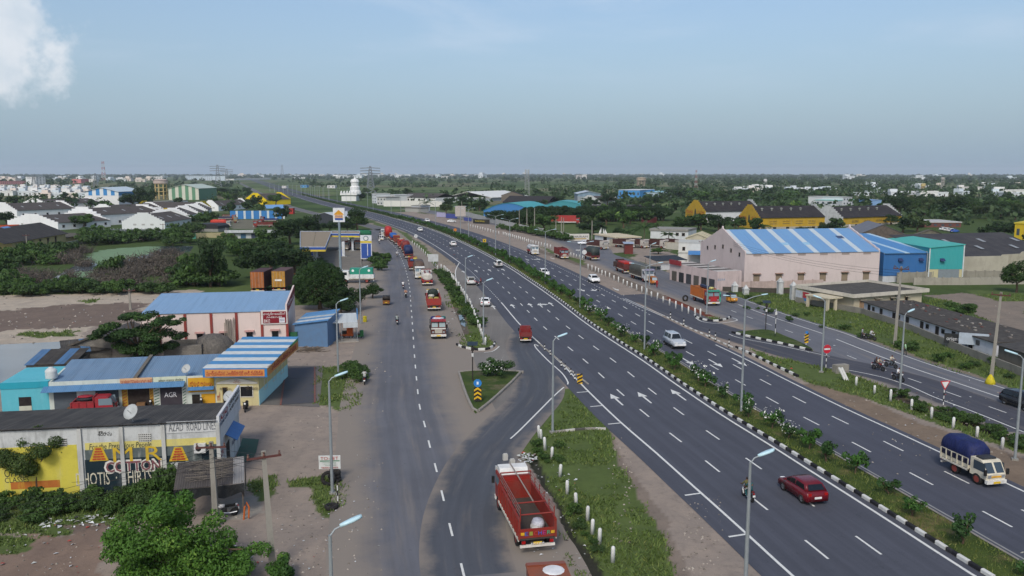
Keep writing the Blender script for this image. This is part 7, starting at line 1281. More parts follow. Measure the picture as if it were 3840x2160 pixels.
s=simple('blue and white industrial hall with pale roof among far trees','E4',1770,480,2090,485,40,375,'4a8ac0','cdd2d4',name='factory_hall',nw=6);s=simple('long pale turquoise-roofed hall right of the blue one','E4',2090,480,2900,470,44,405,'a9b9c4','9cc9d4',name='factory_hall',nw=8);simple('small bright blue hut at the foot of the blue hall','E4',1765,500,1860,500,8,460,'4a86c4','3f80c4',name='hut')
simple('long blue-grey low roofed shed behind the tree belt','E4',370,640,2400,640,10,612,'3a3a3a','4a4a48',name='shed')
s=simple('white two-storey factory with turquoise roof beyond the mills','E5',2160,600,2480,610,26,530,'b9bdbf','8fc9c0',name='factory_hall',nw=4);s=simple('white weathered end building of the turquoise-roofed factory','E6',0,570,130,565,30,455,'c9cbcc','b5b5b0',nw=3,rowz=2)
simple('very long white-roofed hall beyond the trees on the right','E6',735,418,1340,420,60,385,'b0b4b8','d6d6d4',name='factory_hall',nw=10);simple('yellow garage building cut by the right edge','E6',2430,1060,2640,1070,20,830,'b89f2a','c4b02c',nw=2);simple('long red-brown open shed roof behind the ruined shed','E6',1160,880,1680,880,20,815,'6a4640','b5b5b2',nw=5,name='shed');simple('pale blue gabled shed between trees beyond the mills','E6',390,590,545,590,20,500,'7a9ac0','7a9ac0',name='shed')
for i,x in enumerate((1430,1490,1545,1590)):car('car',['white car, leftmost of those parked behind the ruined shed','white car, second of those parked behind the ruined shed','white car, third of those parked behind the ruined shed','blue car parked behind the ruined shed'][i],S('E6',x,925+i*10),R(30),'d8dad8' if i<3 else '2f5fae','hatch')
# far big blocks
for c,x0,y0,x1,y1,D,yt,h,rh,nw,rz_,l in(('E1',545,290,690,288,30,175,'d8d8d6','d0d0ce',3,5,'tall plain white apartment block far off on the left'),('E1',-60,290,385,285,25,240,'c98a86','c07a78',14,2,'long pink and white institution building at the left edge'),('E1',1225,270,1345,268,25,208,'c07a78','a86a66',4,2,'pink building with pointed frame far off on the left'),
  ('E2',385,215,800,232,40,160,'d0dae0','c3ccd4',14,3,'long pale blue and white campus building near the horizon'),('E4',1130,205,1165,205,20,145,'c5beb8','b5b0aa',2,6,'slab tower block near the horizon, first of four'),('E4',1172,208,1205,208,20,142,'a9a39e','b5b0aa',2,6,'slab tower block near the horizon, second of four'),('E4',1216,190,1250,190,20,140,'d5d0ca','b5b0aa',2,6,'slab tower block near the horizon, third of four'),('E4',1255,203,1290,203,20,138,'cfc9c4','b5b0aa',2,6,'slab tower block near the horizon, fourth of four'),
  ('E3',580,165,720,168,40,135,'d5d5d2','c9c9c6',6,4,'white apartment block near the horizon behind the pylon'),('E3',900,180,985,182,40,138,'d8d8d6','c9c9c6',5,4,'white apartment block near the horizon, left of centre'),('E3',1045,175,1165,178,40,140,'d0d2d4','c9c9c6',6,4,'pale apartment block near the horizon beside the white one'),('E3',1420,172,1580,178,40,138,'cfc6c0','c9c0ba',8,4,'pinkish apartment block near the horizon at the centre'),
  ('E2',1120,225,1670,212,30,200,'cfcfca','c3c0ba',0,1,'long white flyover bridge across the far highway'),('E2',1450,175,1680,170,40,155,'d0d0ce','c9c9c6',6,1,'long white hall beyond the flyover'),('E2',2020,200,2260,200,40,182,'d0d0ce','c9c9c6',6,1,'white hall right of the flyover'),('E2',1840,345,1905,345,14,312,'d6d3cf','c9c9c6',2,1,'small white house by the far highway junction'),('E2',2120,335,2215,335,16,302,'5a9acc','4a8ac0',2,1,'small bright blue shed by the far highway'),('E2',2525,345,2640,345,16,305,'d3d0ce','c9c9c6',2,1,'white flat-roofed house in the fields right of the highway')):simple(l,c,x0,y0,x1,y1,D,yt,h,rh,nw=nw,rowz=rz_)
# far white houses: estate on the left, town along the horizon, hamlets on the right
def house_mesh(k):
 r_=random.Random(k);b=MB();wl=M(('d8d8d4','d2cfca','cdd2d4','d4c9bd','c4cdd0')[k%5],.9,0,.1,.2);w_,d,h=r_.uniform(8,12),r_.uniform(8,11),r_.uniform(3.4,4.2);b.box(-w_/2,w_/2,-d/2,d/2,0,h,wl);b.box(-w_/2-.3,w_/2+.3,-d/2-.3,-d/2,h-.2,h+.8,wl);b.box(-w_/2-.3,-w_/2,-d/2,d/2,h,h+.8,wl);b.box(w_/2,w_/2+.3,-d/2,d/2,h,h+.8,wl)
 if k%2:b.box(-w_/2,w_*.1,-d*.1,d/2,h,h+3,wl)
 b.box(w_*.1,w_*.1+1.2,-d/2-.04,-d/2-.003,0,2.2,M('4a4038'));b.box(-w_*.35,-w_*.35+1.6,-d/2-.04,-d/2-.003,1,2.3,M('3a4046'));b.box(w_*.2,w_*.2+1.2,-d*.1,d*.1,h,h+1.3,M('3d3a38'));return b.mesh('house')
HM=[house_mesh(k)for k in range(10)];r2=random.Random(21)
def houses(n,c,x0,x1,y0,y1,label,group,sc=(1,1.5),rot=(-.3,.3),zs=(.9,1.3)):
 for i in range(n):
  P=S(c,r2.uniform(x0,x1),r2.uniform(y0,y1));o=ob('house',r2.choice(HM),None,P,r2.uniform(*rot),label,'house',group);o.scale=(r2.uniform(*sc),r2.uniform(*sc),r2.uniform(*zs))
for row_ in range(7):
 for i in range(17):
  P=S('E1',-20+i*82+(row_%2)*35+r2.uniform(-12,12),378+row_*19+r2.uniform(-3,3))
  if row_>4 and i<8:continue
  o=ob('house',HM[(i*3+row_)%10],None,P,.12,'small white flat-roofed house in the dense estate behind the left warehouses','house','estate houses');o.scale=(1.1,1.1,1.2)
houses(40,'E1',-20,2500,150,262,'small pale house in the distant town on the left','houses of the left town',(1.6,3),(-.5,.5),(1.4,2.6));houses(26,'E2',900,2576,135,185,'small pale house along the horizon left of centre','houses near the left horizon',(2,4),(-.5,.5),(2.2,4));houses(26,'E3',0,2576,140,195,'small pale house along the central horizon','houses near the central horizon',(2,4.5),(-.5,.5),(2.2,4.5));houses(14,'E4',0,2500,140,165,'small pale house along the horizon right of centre','houses near the right-centre horizon',(2.5,5),(-.5,.5),(2.5,5))
houses(16,'E5',930,1500,330,420,'small white house of the hamlet among trees on the right','houses of the right hamlet',(.9,1.6),(-.5,.5));houses(12,'E5',1700,2560,380,440,'small pale house scattered in the scrub on the right','scattered houses on the right',(.9,1.4),(-.5,.5));houses(24,'E6',200,2560,270,450,'small pale house among trees toward the right edge','houses near the right edge',(.9,1.6),(-.5,.5));houses(10,'E6',0,2560,135,220,'tiny pale house near the right horizon','houses at the right horizon',(2,4),(-.5,.5),(2.2,4))
# ---------------------------------------------------------------- street furniture
GALV,LAMPH=M('9aa1a3',.5,.4,.2),M('b8d6de',.35,0,.1)
def lamp_head():return MB(LAMPH).loft([[(x,y*k,z)for y,z in((-.16,.02),(-.1,.1),(.1,.1),(.16,.02),(.08,-.05),(-.08,-.05))]for x,k in((0,.35),(.25,.9),(.6,1.15),(.85,.9),(1.0,.3))]).mesh('lamp_head',True)
LHM=lamp_head();hS=8.75
def lamp(label,P,head,h=hS,double=False,group=None):
 t=T('street_lamp',label,'street lamp',(P.x,P.y,0),head,group);MB(GALV).lathe([(.12,0),(.11,h*.5),(.07,h)],n=10).build('pole',t);MB(M('8a8780')).box(-.25,.25,-.25,.25,0,.14).build('base_plate',t)
 for s_ in((1,-1)if double else(1,)):
  l=1.7 if double else.45;MB(GALV).tube([(0,0,h-.05),(s_*l*.5,0,h+(.22 if not double else.25)),(s_*l,0,h+(.3 if not double else.42))],.04).build('arm',t)
  o=ob('lamp_head',LHM,t,(s_*l,0,h+(.3 if not double else.42)),0 if s_>0 else math.pi);o.rotation_euler[1]=-.28 if not double else-.1
  if double:o.scale=(.7,.8,.7)
 return t
for c,x,y,hd,l in(('D',511,592,.25,'single-arm street lamp standing in front of the motorcycle with two people'),('A',2482,702,.35,'single-arm street lamp with the to-let board at its foot'),('C',316,1140,.45,'single-arm street lamp at the bottom edge left of the service road'),('F',525,845,.35,'single-arm street lamp in front of the white generator canopy'),('F',2163,1122,.35,'single-arm street lamp on the triangular grass verge beside the slip road'),
  ('F',1500,505,.4,'single-arm street lamp in the lay-by near the white estate'),('F',1635,688,.4,'single-arm street lamp among guard posts near the white saloon'),('F',700,588,.3,'single-arm street lamp by the dirt edge near the parked brown auto rickshaw'),('H',193,178,.2,'single-arm street lamp at the red-soil island in front of the tipper'),('H',1075,462,2.6,'single-arm street lamp beside the no-entry sign'),('H',1676,568,.4,'single-arm street lamp near the three motorcycles'),('H',2572,895,2.7,'single-arm street lamp at the right edge of the photo'),('G',480,405,.3,'single-arm street lamp by the tea stall')):
 lamp(l,S(c,x,y,hS),hd)
mb_=[('H',480,1305),('G',463,1198),('F',2392,882),('F',2113,702),('F',1915,537),('F',1765,482),('F',1634,382),('F',1503,357),('F',1372,282),('E3',1237,812),('E3',1005,772),('E3',793,702),('E3',612,685),('E3',447,627),('E3',308,612)]
ordn=['first','second','third','fourth','fifth','sixth','seventh','eighth','ninth','tenth','eleventh','twelfth','thirteenth','fourteenth','fifteenth']
for i,(c,x,y)in enumerate(mb_):
 P=S(c,x,y);a=HW.near(P)[0];P=HW.at(a,1.6);lamp('tall twin-arm street lamp in the median, %s counting from the camera'%ordn[i],P,HW.dirn(a)+math.pi/2,11.6,True,'twin-arm median lamps')
for a in range(430,1000,45):lamp('distant twin-arm street lamp in the median',HW.at(a,1.6),HW.dirn(a)+math.pi/2,11.6,True,'distant median lamps')if a>640 else None
for k in range(14):P=S('E2',1660+k*68,400+k*9);o=T('street_lamp','distant thin lamp pole beside the far service road','street lamp',P,0,'distant lamp poles');MB(GALV).lathe([(.2,0),(.14,11)],n=6).build('pole',o);MB(GALV).tube([(0,0,11),(1.6,0,11.4)],.1,n=4).build('arm',o)
CON=WALL('8d8980',.5)
def upole(label,P,h,hd=0,arm=True,lean=(0,0),r_=.17,n_arm=1,v=False):
 t=T('utility_pole',label,'utility pole',(P.x,P.y,0),hd);t.rotation_euler=(lean[0],lean[1],hd);MB(CON).loft([[(x*r_*k,y*r_*k,z)for x,y in((-1,-.7),(1,-.7),(1,.7),(-1,.7))]for z,k in((-.3,1.25),(h,.75))]).build('shaft',t)
 for k in range(n_arm if arm else 0):
  z=h-.35-k*1.1;MB(M('5a3430',.8)).box(-1.0,1.0,-.2,-.1,z-.06,z+.06).build('cross_arm',t)
  for x in(-.9,0,.9):MB(M('6a4a40',.4)).lathe([(.05,0),(.08,.08),(.04,.16),(.07,.24)],(x,-.15,z+.06),n=8).build('insulator',t)
 if v:
  for s_ in(-1,1):MB(M('55524c')).tube([(0,-.2,h-.6),(s_*.9,-.2,h+.1)],.05,n=4).build('cross_arm',t)
 return t
P=S('B',2060,1165);upole('concrete utility pole with dark red crossarm in the foreground',P,7.6,R(20),lean=(0,-.035));P2=S('B',1632,830);upole('short concrete utility pole in front of the tin shelter',P2,6.0,R(5),lean=(0,-.01));
upole('tall concrete utility pole with forked arms on the right verge',S('H',1600,795),11.2,R(-30),v=True,lean=(.0,.02));upole('concrete utility pole at the right edge of the verge',S('H',2330,1030),10.2,R(-30),lean=(0,.03));upole('low utility pole with forked arms behind the umbrella tree',S('A',985,165),3.8,R(10),v=True)
for i,(c,x,y,yt,l)in enumerate((('G',865,600,365,'utility pole with forked arms before the white house'),('E4',270,960,670,'concrete pole at the white boundary wall, leftmost of the group'),('E4',385,985,655,'concrete pole at the white boundary wall, second of the group'),('E4',500,1010,645,'concrete pole at the white boundary wall with a stay'),('E4',822,1085,810,'concrete pole near the red container lorry'),('E4',905,1030,780,'concrete pole in front of the red container lorry'),('E4',938,1020,790,'thin concrete pole right of the red container lorry'),('E4',928,1140,1000,'short pole beside the company sign wall'),('E8',535,640,160,'grey pole beside the company sign'),('E1',415,1330,1040,'utility pole against the cream godown'),('E1',2470,1090,880,'utility pole at the right end of the louvred shed'),('E2',1005,1150,940,'pole with a stay at the left end of the shop block'),('E',1585,900,740,'old pole wrapped in creepers above the pond thicket'),('H',1895,310,150,'grey pole against the teal shed'),('E3',1980,800,540,'concrete pole beside the trees at the highway'),('E3',1350,760,500,'concrete pole by the pale roadside hut'))):
 P=S(c,x,y);upole(l,P,zat(P,c,yt),R(15),arm=i in(0,9,10),r_=.15 if i else.17)
W_=M('26272a',.7)
def wire(label,pts,r_=.014):
 b=MB(W_);P=[Vector(p)for p in pts];out=[]
 for i in range(len(P)-1):
  for k in range(10):u=k/10;q_=P[i].lerp(P[i+1],u);q_.z-=4*u*(1-u)*(P[i+1]-P[i]).length*.018;out.append(q_)
 out.append(P[-1]);b.tube(out,r_,n=3);o=b.build('power_line');tag(o,label,'wire','power lines over the lower left')
pt,p2=Vector((P2.x,P2.y,5.7)),Vector((S('B',2060,1165).x-.25,S('B',2060,1165).y,7.4))
for k in range(4):wire('thin power line sagging from the short pole to the left edge',[pt+Vector((.2*k-.3,0,-.25*k)),S('B',-150,700+42*k,4.2-.2*k)])
for k in range(3):wire('thin power line from the short pole to the foreground pole',[pt+Vector((0,0,-.4*k)),p2+Vector((0,0,-.5*k))])
for k in range(2):wire('thin power line from the foreground pole toward the painted wall',[p2+Vector((0,0,-.3*k)),S('B',640-100*k,430+70*k,3.6)])
for k in range(3):wire('thin power line across the front of the pink warehouse',[S('H',1645,330,11)if False else Vector((S('H',1600,795).x,S('H',1600,795).y,10.6-k*.4)),Vector((S('G',865,600).x,S('G',865,600).y,10.2-k*.4))],.02)
# guard posts
GP=MB(WALL('d0d0cc',.25)).lathe([(.13,0),(.125,.95),(.09,1.05),(.03,1.08)],n=8).mesh('guard_post',True)
def posts(pts,label,group,sc=1.,lean=.08):
 for P in pts:o=ob('guard_post',GP,None,P,0,label,'guard post',group);o.rotation_euler=(rng.uniform(-lean,lean),rng.uniform(-lean,lean),0);o.scale=(sc,sc,sc*rng.uniform(.9,1.1))
def along(c,pts,n):pa=Path(SS(c,pts),.5);return[pa.at(pa.L*i/(n-1))for i in range(n)]
posts(along('F',[(1650,1155),(1615,1070),(1578,975),(1550,895),(1500,800),(1440,715),(1385,635),(1345,595),(1318,580)],30),'white guard post between the lay-by and the weedy ditch','guard posts of the lay-by',1.15);posts(along('F',[(1290,590),(1220,500),(1160,440),(1100,395)],13),'white guard post beside the lorry queue','guard posts beside the queue',1.1)
posts(SS('C',[(1895,405),(1912,428),(1940,500),(1990,565),(2052,702),(2107,832),(2175,927),(2258,1042),(2295,1132),(2350,1207),(2450,1352)]),'white guard post along the ditch beside the red lorry','guard posts beside the front ditch',1.05)
posts(SS('G',[(12,585),(40,592),(65,602),(88,612),(115,625),(142,638),(172,652),(208,668),(240,682),(275,698),(305,712),(340,727),(378,745),(417,760),(455,778),(490,795),(532,812),(578,834),(625,857),(672,880),(720,902),(768,918),(820,934),(858,942)]),'white guard post between the highway and the red-soil island','guard posts on the right',1.2)
posts(along('E4',[(30,1055),(250,1120),(480,1190),(740,1255)],22),'white guard post opposite the white boundary wall','far guard posts on the right',1.25);posts(along('E3',[(2080,925),(2540,1045)],13),'white guard post beside the far highway bend','guard posts at the highway bend',1.25);posts(along('T7',[(1545,395),(1830,478)],5),'white guard post beside the maroon sheeted lorry','guard posts by the sheeted lorry',1.1)
posts(SS('H',[(1308,1102),(1447,1167),(1567,1217),(1727,1285),(1877,1347),(2040,1423)])+SS('D',[(2220,407),(2410,492),(2600,580)]),'white guard post on the near right verge','guard posts on the near right verge',1.1,.04)
P=S('H',1240,1062);t=T('broken_guard_post','two fallen white guard posts leaning together by the drain opening','guard post',P,0)
for x0,x1 in((-.2,-.9),(.1,-.6)):MB(WALL('d0d0cc',.25)).tube([(x0,0,0),(x1,.3,1.5)],.14,n=8).build('post',t)
# delineators and signs
DP=MB()
for k in range(5):DP.lathe([(.075,k*.2),(.075,k*.2+.2)],m=M('1d1d1f')if k%2==0 else M('d0d0cc'),n=8)
DPM=DP.mesh('delineator_post')
for c,x,y in(('F',2098,1200),('F',2140,1237),('F',2223,1322),('F',2252,1352),('F',2295,1392),('F',2324,1422)):ob('delineator_post',DPM,None,S(c,x,y),0,'black and white flexible post on the slip-road divider','bollard','posts of the left divider')
for c,x,y in(('G',632,962),('G',732,1012),('G',925,1102),('G',970,1127),('G',1073,1177),('G',1190,1057)):ob('delineator_post',DPM,None,S(c,x,y),0,'black and white post on the right slip-road divider','bollard','posts of the right divider').scale=(1.2,1.2,1.3)
def sign(label,P,hd,h,plate,striped_=True,name='road_sign'):
 t=T(name,label,'road sign',(P.x,P.y,0),hd);n=6
 for k in range(n):MB(M('1d1d1f' if k%2==0 else 'd0d0cc')if striped_ else GALV).lathe([(.05,h*k/n),(.05,h*(k+1)/n)],n=8).build('post_band',t)
 for nm,fn in plate:fn(t,nm,h)
 return t
def disc(r_,hcol,off=0.,y=-.06):return lambda t,nm,h:MB(M(hcol,.4)).lathe([(r_,0),(r_,.02)],(0,y,h+off),n=20,ax='y').build(nm,t)
def rect(w_,z0,z1,hcol,y=-.06,x=0):return lambda t,nm,h:MB(M(hcol,.5)).box(x-w_/2,x+w_/2,y,y+.02,h+z0,h+z1).build(nm,t)
sign('red round no-entry sign on a striped post',S('H',1080,985),.25,2.3,[('plate',disc(.55,'c0283a',.4)),('white_bar',rect(.8,.3,.5,'d8d8d8',-.075))])
def tri(t,nm,h):MB(M('c0303a')).prism([(-.6,h+.9),(.6,h+.9),(0,h-.1)],'y',-.07,-.05).build(nm,t);MB(M('d8d8d4')).prism([(-.42,h+.8),(.42,h+.8),(0,h+.1)],'y',-.09,-.071).build('plate_centre',t)
sign('red and white triangular give-way sign on the near right verge',S('D',1965,182),.2,2.0,[('plate',tri)])
def chev(t,nm,h):
 for k in range(3):MB(M('d6a81e')).prism([(-.38,h-1.25+k*.45),(0,h-1.02+k*.45),(.38,h-1.25+k*.45),(.38,h-1.05+k*.45),(0,h-.8+k*.45),(-.38,h-1.05+k*.45)],'y',-.09,-.071).build('chevron',t)
 MB(M('1d1d1f')).box(-.4,.4,-.07,-.05,h-1.4,h+.1).build(nm,t)
sign('yellow and black chevron board under a blue round sign on the island',S('C',1432,150),.0,1.7,[('plate',chev),('keep_sign',disc(.42,'2a7ac0',.55)),('white_arrow',rect(.2,.4,.7,'d8e4ee',-.075))])
def diag(t,nm,h):
 MB(M('d6a81e')).box(-.3,.3,-.07,-.05,h-1.3,h).build(nm,t)
 for k in range(3):MB(M('1d1d1f')).prism([(-.3,h-1.2+k*.42),(.3,h-.95+k*.42),(.3,h-.75+k*.42),(-.3,h-1.0+k*.42)],'y',-.085,-.071).build('stripe',t)
sign('yellow and black hazard board on the striped right island',S('H',930,808),.2,1.9,[('plate',diag),('keep_sign',rect(.4,.0,.35,'2a7ac0',-.07))]);sign('yellow and black hazard board at the end of the slip-road divider',S('F',2362,1449),.1,1.2,[('plate',diag)])
sign('round white derestriction sign beside the lorry queue',S('F',1127,385),.1,1.9,[('plate',disc(.62,'d0d2d2',.5)),('black_bar',rect(.12,.1,.9,'1d1d1f',-.075))]);sign('tall striped pole with a small white plate on the striped right island',S('H',697,742),0,4.4,[('plate',rect(.3,-.9,-.5,'d0d0cc'))])
sign('small round orange bend sign in the median',S('E3',1880,1050),0,1.6,[('plate',disc(.6,'c87a2a',.4))]);sign('yellow chevron sign in the median bend',S('E3',2322,1200),0,1.0,[('plate',rect(1.1,-.1,1.0,'c9a81e')),('arrow',rect(.35,.2,.7,'1d1d1f',-.075))]);sign('white round sign plate on the right verge by the sheeted lorry',S('T7',1875,500),0,2.0,[('plate',disc(.65,'c9cbcb',.4))],False);sign('pale direction board beside the highway below the sheeted lorry',S('T7',1725,440),0,2.2,[('plate',rect(1.4,.0,.25,'c9cbcb'))],False)
t=board('white square sign seen from behind beside the lorry queue',S('F',1258,575),2.6,1.7,3.6,'b9bcbc',0);t=board('white-framed blank board beside the highway below the teal roof',S('E3',1960,880),5,3.5,8.5,'b0a8a0',.1)
for x0,x1,y0,y1,h,st,l in((1740,1905,800,735,'3f4a8c',None,'blue advert hoarding along the highway fence'),(1600,1730,780,715,'a9a6c4',None,'pale lilac hoarding left of the blue one'),(2010,2120,840,790,'3f4a8c',None,'small blue hoarding right of the white-framed board'),(2150,2395,880,815,'26261f','RAMRAJ','black hoarding with yellow lettering below the teal roof')):
 t=Bld('hoarding',l,'hoarding',S('E3',x0,y0),S('E3',x1,y0+10),.3);hs=t.zt('E3',(x0+x1)/2,y1);MB(M(h,.6)).box(0,t.L,0,.25,.2,hs).build('board',t.o);st and text(t.o,st,t.L*.42,-.03,hs*.55,t.L*.55,hs*.4,M('b8a83a'))
t=T('to_let_board','white TO-LET board with red lettering at the foot of the left lamp','signboard',S('C',318,720),.05);z0,z1=zat(S('C',318,720),'C',640),zat(S('C',318,720),'C',540);MB(M('d0d2ce',.6)).box(-.85,.85,-.03,.03,z0,z1).build('board',t);MB(CHAS).tube([(0,.06,0),(0,.06,z1)],.04).build('post',t);hh=z1-z0;text(t,'TO-LET',0,-.05,z0+hh*.8,1.4,hh*.24,M('a8302c'));MB(M('2f7a58')).box(-.75,.8,-.045,-.031,z0+hh*.57,z0+hh*.64).build('green_line',t)
for k in range(3):MB(M('7f9a8a')).box(-.55+.1*k,.5,-.045,-.031,z0+hh*(.47-.11*k),z0+hh*(.5-.11*k)).build('small_print',t)
text(t,'9848296899',0,-.05,z0+hh*.1,1.3,hh*.12,M('a8302c'))
def tyre(label,P,r_=.5,flat=True,tilt=0,hd=0):
 o=ob('tyre',MB(TYRE).lathe([(r_*.55,-.13),(r_*.9,-.14),(r_,-.08),(r_,.08),(r_*.9,.14),(r_*.55,.13),(r_*.55,-.13)],n=18,caps=False).mesh('tyre',True),None,P,0,label,'tyre');o.rotation_euler=(0 if flat else math.pi/2-tilt,0,hd);return o
P=S('C',345,745);tyre('old tyre lying flat at the front of the grassy patch',S('C',327,940)+Vector((0,0,.15)));tyre('big tractor tyre leaning against the tyre stack',P+Vector((-.3,-.5,.55)),.58,False,.2);tyre('bottom tyre of the stack by the left lamp',P+Vector((.05,.3,.15)));tyre('middle tyre of the stack by the left lamp',P+Vector((0,.3,.43)));tyre('topmost tyre of the stack by the left lamp',P+Vector((.05,.32,.72)),.46);tyre('big tyre standing on edge behind the orange tipper',S('T6',240,885)+Vector((0,0,.6)),.62,False,.05,.3)
o=ob('striped_pole',DPM,None,S('C',377,922),0,'thin black and white striped pole beside the tyres','pole');o.scale=(.6,.6,2.0)
for c,x,y,h,l in(('F',1555,1440,4.6,'solar signal pole with panel on the triangular island'),('H',625,692,4.6,'solar signal pole with panel on the striped right island')):
 P=S(c,x,y);t=T('solar_signal',l,'signal',P,0);MB(CHAS).lathe([(.07,0),(.06,h)],n=8).build('pole',t);b=MB(M('26343f',.3)).box(-.6,.6,-.4,.4,0,.04).build('solar_panel',t);b.location=(0,0,h);b.rotation_euler=(.4,0,0);MB(M('2a2624')).box(-.16,.16,-.25,-.07,h-.8,h-.3).build('signal_box',t);MB(M('c9c9c6')).box(-.12,.12,-.1,.1,h-1.5,h-1.1).build('control_box',t)
ob('yellow_cloth',MB(CLOTH('c9b81f')).lathe([(.6,0),(.5,.35),(.3,.8),(.1,1.1)],n=9).mesh('yellow_cloth',True),None,S('H',2320,1085),0,'bright yellow cloth heap on the right verge by the pole','cloth');ob('concrete_block',MB(CON).box(-.9,.9,-.4,.4,0,1.0).box(-.8,.8,-.45,-.4,.2,.7).mesh('concrete_block'),None,S('H',1190,1000),.3,'grey concrete drain head on the near right verge','concrete block')
for i,(x,y)in enumerate(((1640,575),(1693,615))):ob('marker_stone',MB(WALL('b5b3ac',.4)).box(-.2,.2,-.15,.15,0,.5).box(-.16,.16,-.11,.11,.5,.58).mesh('marker_stone'),None,S('C',x,y),.3,['pale marker stone beside the road edge in front of the red lorry','pale marker stone just ahead of the red lorry cab'][i],'stone')
P=S('C',1960,1425,2.7);hd=SL.dirn(SL.near((P.x,P.y))[0]);t=truck('lorry','rust-brown lorry roof with white powder patch cut by the bottom edge',(P.x-math.cos(hd)*2.7,P.y-math.sin(hd)*2.7,.03),hd,'8a4a34','7d4a38','flat',6.8,2.25,'8a4a34');MB(M('8a4c36',.9,0,.6)).box(1.6,3.5,-1.1,1.1,2.76,2.86).build('roof_board',t);MB(M('d8d8d8',.9)).lathe([(.6,0),(.5,.05),(.05,.09)],(2.6,-.3,2.86),n=12).build('white_patch',t)
# masts and pylons
def lattice(label,P,h,w0,w1,m,name='lattice_tower',arms=0,cat='tower',bands=None,n=10):
 t=T(name,label,cat,P,.3);cs=((-1,-1),(1,-1),(1,1),(-1,1));W=lambda z:w0+(w1-w0)*(z/h)**.8;r_=max(w0*.03,.12)
 for k in range(n):
  z0,z1=h*k/n,h*(k+1)/n;b=MB((bands[k%2]if bands else m))
  for i in range(4):
   a,c=cs[i],cs[(i+1)%4];f_=lambda q_,z:(q_[0]*W(z)/2,q_[1]*W(z)/2,z);b.tube([f_(a,z0),f_(a,z1)],r_,n=4);b.tube([f_(a,z0),f_(c,z1)],r_*.6,n=3);b.tube([f_(c,z0),f_(a,z1)],r_*.6,n=3)
  b.build('lattice_section',t)
 for k in range(arms):z=h*(.72+.1*k);MB(m).tube([(-w0*1.1,0,z),(0,0,z+.6),(w0*1.1,0,z)],r_*1.3,n=4).build('cross_arm',t)
 return t
LG=M('8d9296',.6,.3)
P=S('E3',605,420);lattice('electricity pylon standing behind the temple',P,zat(P,'E3',10),11,1.6,LG,'electricity_pylon',3);P=S('E4',388,460);t=lattice('pale telecom tower right of centre with antennas on top',P,zat(P,'E4',60),4.4,3.6,M('a9a9a9',.6),'telecom_tower')
for k in range(5):a=k*1.2566;MB(M('c5c5c2')).box(2.2*math.cos(a)-.25,2.2*math.cos(a)+.25,2.2*math.sin(a)-.2,2.2*math.sin(a)+.2,zat(P,'E4',130),zat(P,'E4',65)).build('antenna',t)
P=S('E1',1570,230);lattice('red and white radio mast on the left horizon',P,zat(P,'E1',-60),P.y*.0045,P.y*.002,LG,'radio_mast',bands=(M('a8504a'),M('d0d0cc')),n=7);P=S('E1',1450,360);lattice('electricity pylon behind the blue striped shed',P,zat(P,'E1',120),8,1.4,LG,'electricity_pylon',3);P=S('E1',515,330);lattice('faint electricity pylon beyond the estate at the left',P,zat(P,'E1',150),9,1.5,LG,'electricity_pylon',3)
P=S('E2',880,325);lattice('electricity pylon near the far highway',P,zat(P,'E2',-10),12,2,LG,'electricity_pylon',3);P=S('E2',1015,290);lattice('farther electricity pylon near the far highway',P,zat(P,'E2',50),12,2,LG,'electricity_pylon',3);P=S('E2',1848,210);lattice('thin mast on the horizon above the far highway',P,zat(P,'E2',-10),P.y*.004,P.y*.0015,LG,'radio_mast');P=S('E5',360,345);lattice('red and white thin mast on the right horizon',P,zat(P,'E5',70),P.y*.003,P.y*.0012,LG,'radio_mast',bands=(M('a8706a'),M('d0d0cc')),n=7)
# ---------------------------------------------------------------- trees, shrubs, grass
LFS=[LEAF('23361a','3b5326','5f7a38'),LEAF('1c2c17','2e4320','4a6030'),LEAF('2e4420','4a6630','7a9444'),LEAF('2a3a1f','45562f','6a7444')]
PR=[tree_proto(3.,2.3,1.2,16,3600,.2,40+k,LFS[k%4],.22,fill=.3)for k in range(6)] # about 3 m radius, 6 m tall
FARP=[tree_proto(3.,2.2,.9,9,420,.55,80+k,LFS[k%4],.25,fill=.35)for k in range(6)]
def tr(c,xb,yb,xl,xr,yt,k,label,name='tree',group=None,protos=PR,cat='tree'):
 P=S(c,xb,yb);d=P.y*CP+H*SP;rx=(xr-xl)*SH[c][2]*d/FOC/2;h=zat(P,c,yt);pr_=protos[k%len(protos)]
 P=Vector((P.x+((xl+xr)/2-xb)*SH[c][2]*d/FOC*0,P.y,0));return tree(name,label,P,pr_,rng.uniform(0,6),(rx/3.1,rx/3.1,h/6.0),group,cat)
# foreground: bushy tree at the bottom left, slim tree before the painted wall, umbrella tree, round tree
def special(name,label,P,cl,n,size,mat,seed,tips,h,r_,fill=.35,up=.3,cat='tree'):
 t=T(name,label,cat,P,0);v,tn=leaves(cl,n,size,seed,fill,up);ob('crown',leafmesh('crown',v,tn,mat),t);b=MB(BARK);trunk(b,h,r_,tips,seed);ob('trunk',b.mesh('trunk'),t);return t
P=S('B',1330,1230);d=P.y*CP+(H-3)*SP;sc=FOC/d*1/K;cl=[]
r3=random.Random(5)
for x,y,r_ in((900,900,150),(1000,760,150),(1200,680,150),(1390,640,120),(1150,850,200),(1350,800,200),(1550,850,170),(1650,950,150),(1000,1000,200),(1250,1000,230),(1500,1020,220),(1700,1080,160),(1100,1130,200),(1350,1160,220),(1600,1160,200),(1850,1080,130),(1920,1000,110),(900,1060,120),(950,1160,140),(1800,1170,140)):
 for j in range(3):cl.append(((x-1330)/sc+r3.gauss(0,.25),r3.uniform(-1.2,1.4),max(.4,(1230-y)/sc*1.0+r3.gauss(0,.15)),r_/sc*r3.uniform(.5,.8),r_/sc*r3.uniform(.4,.6)))
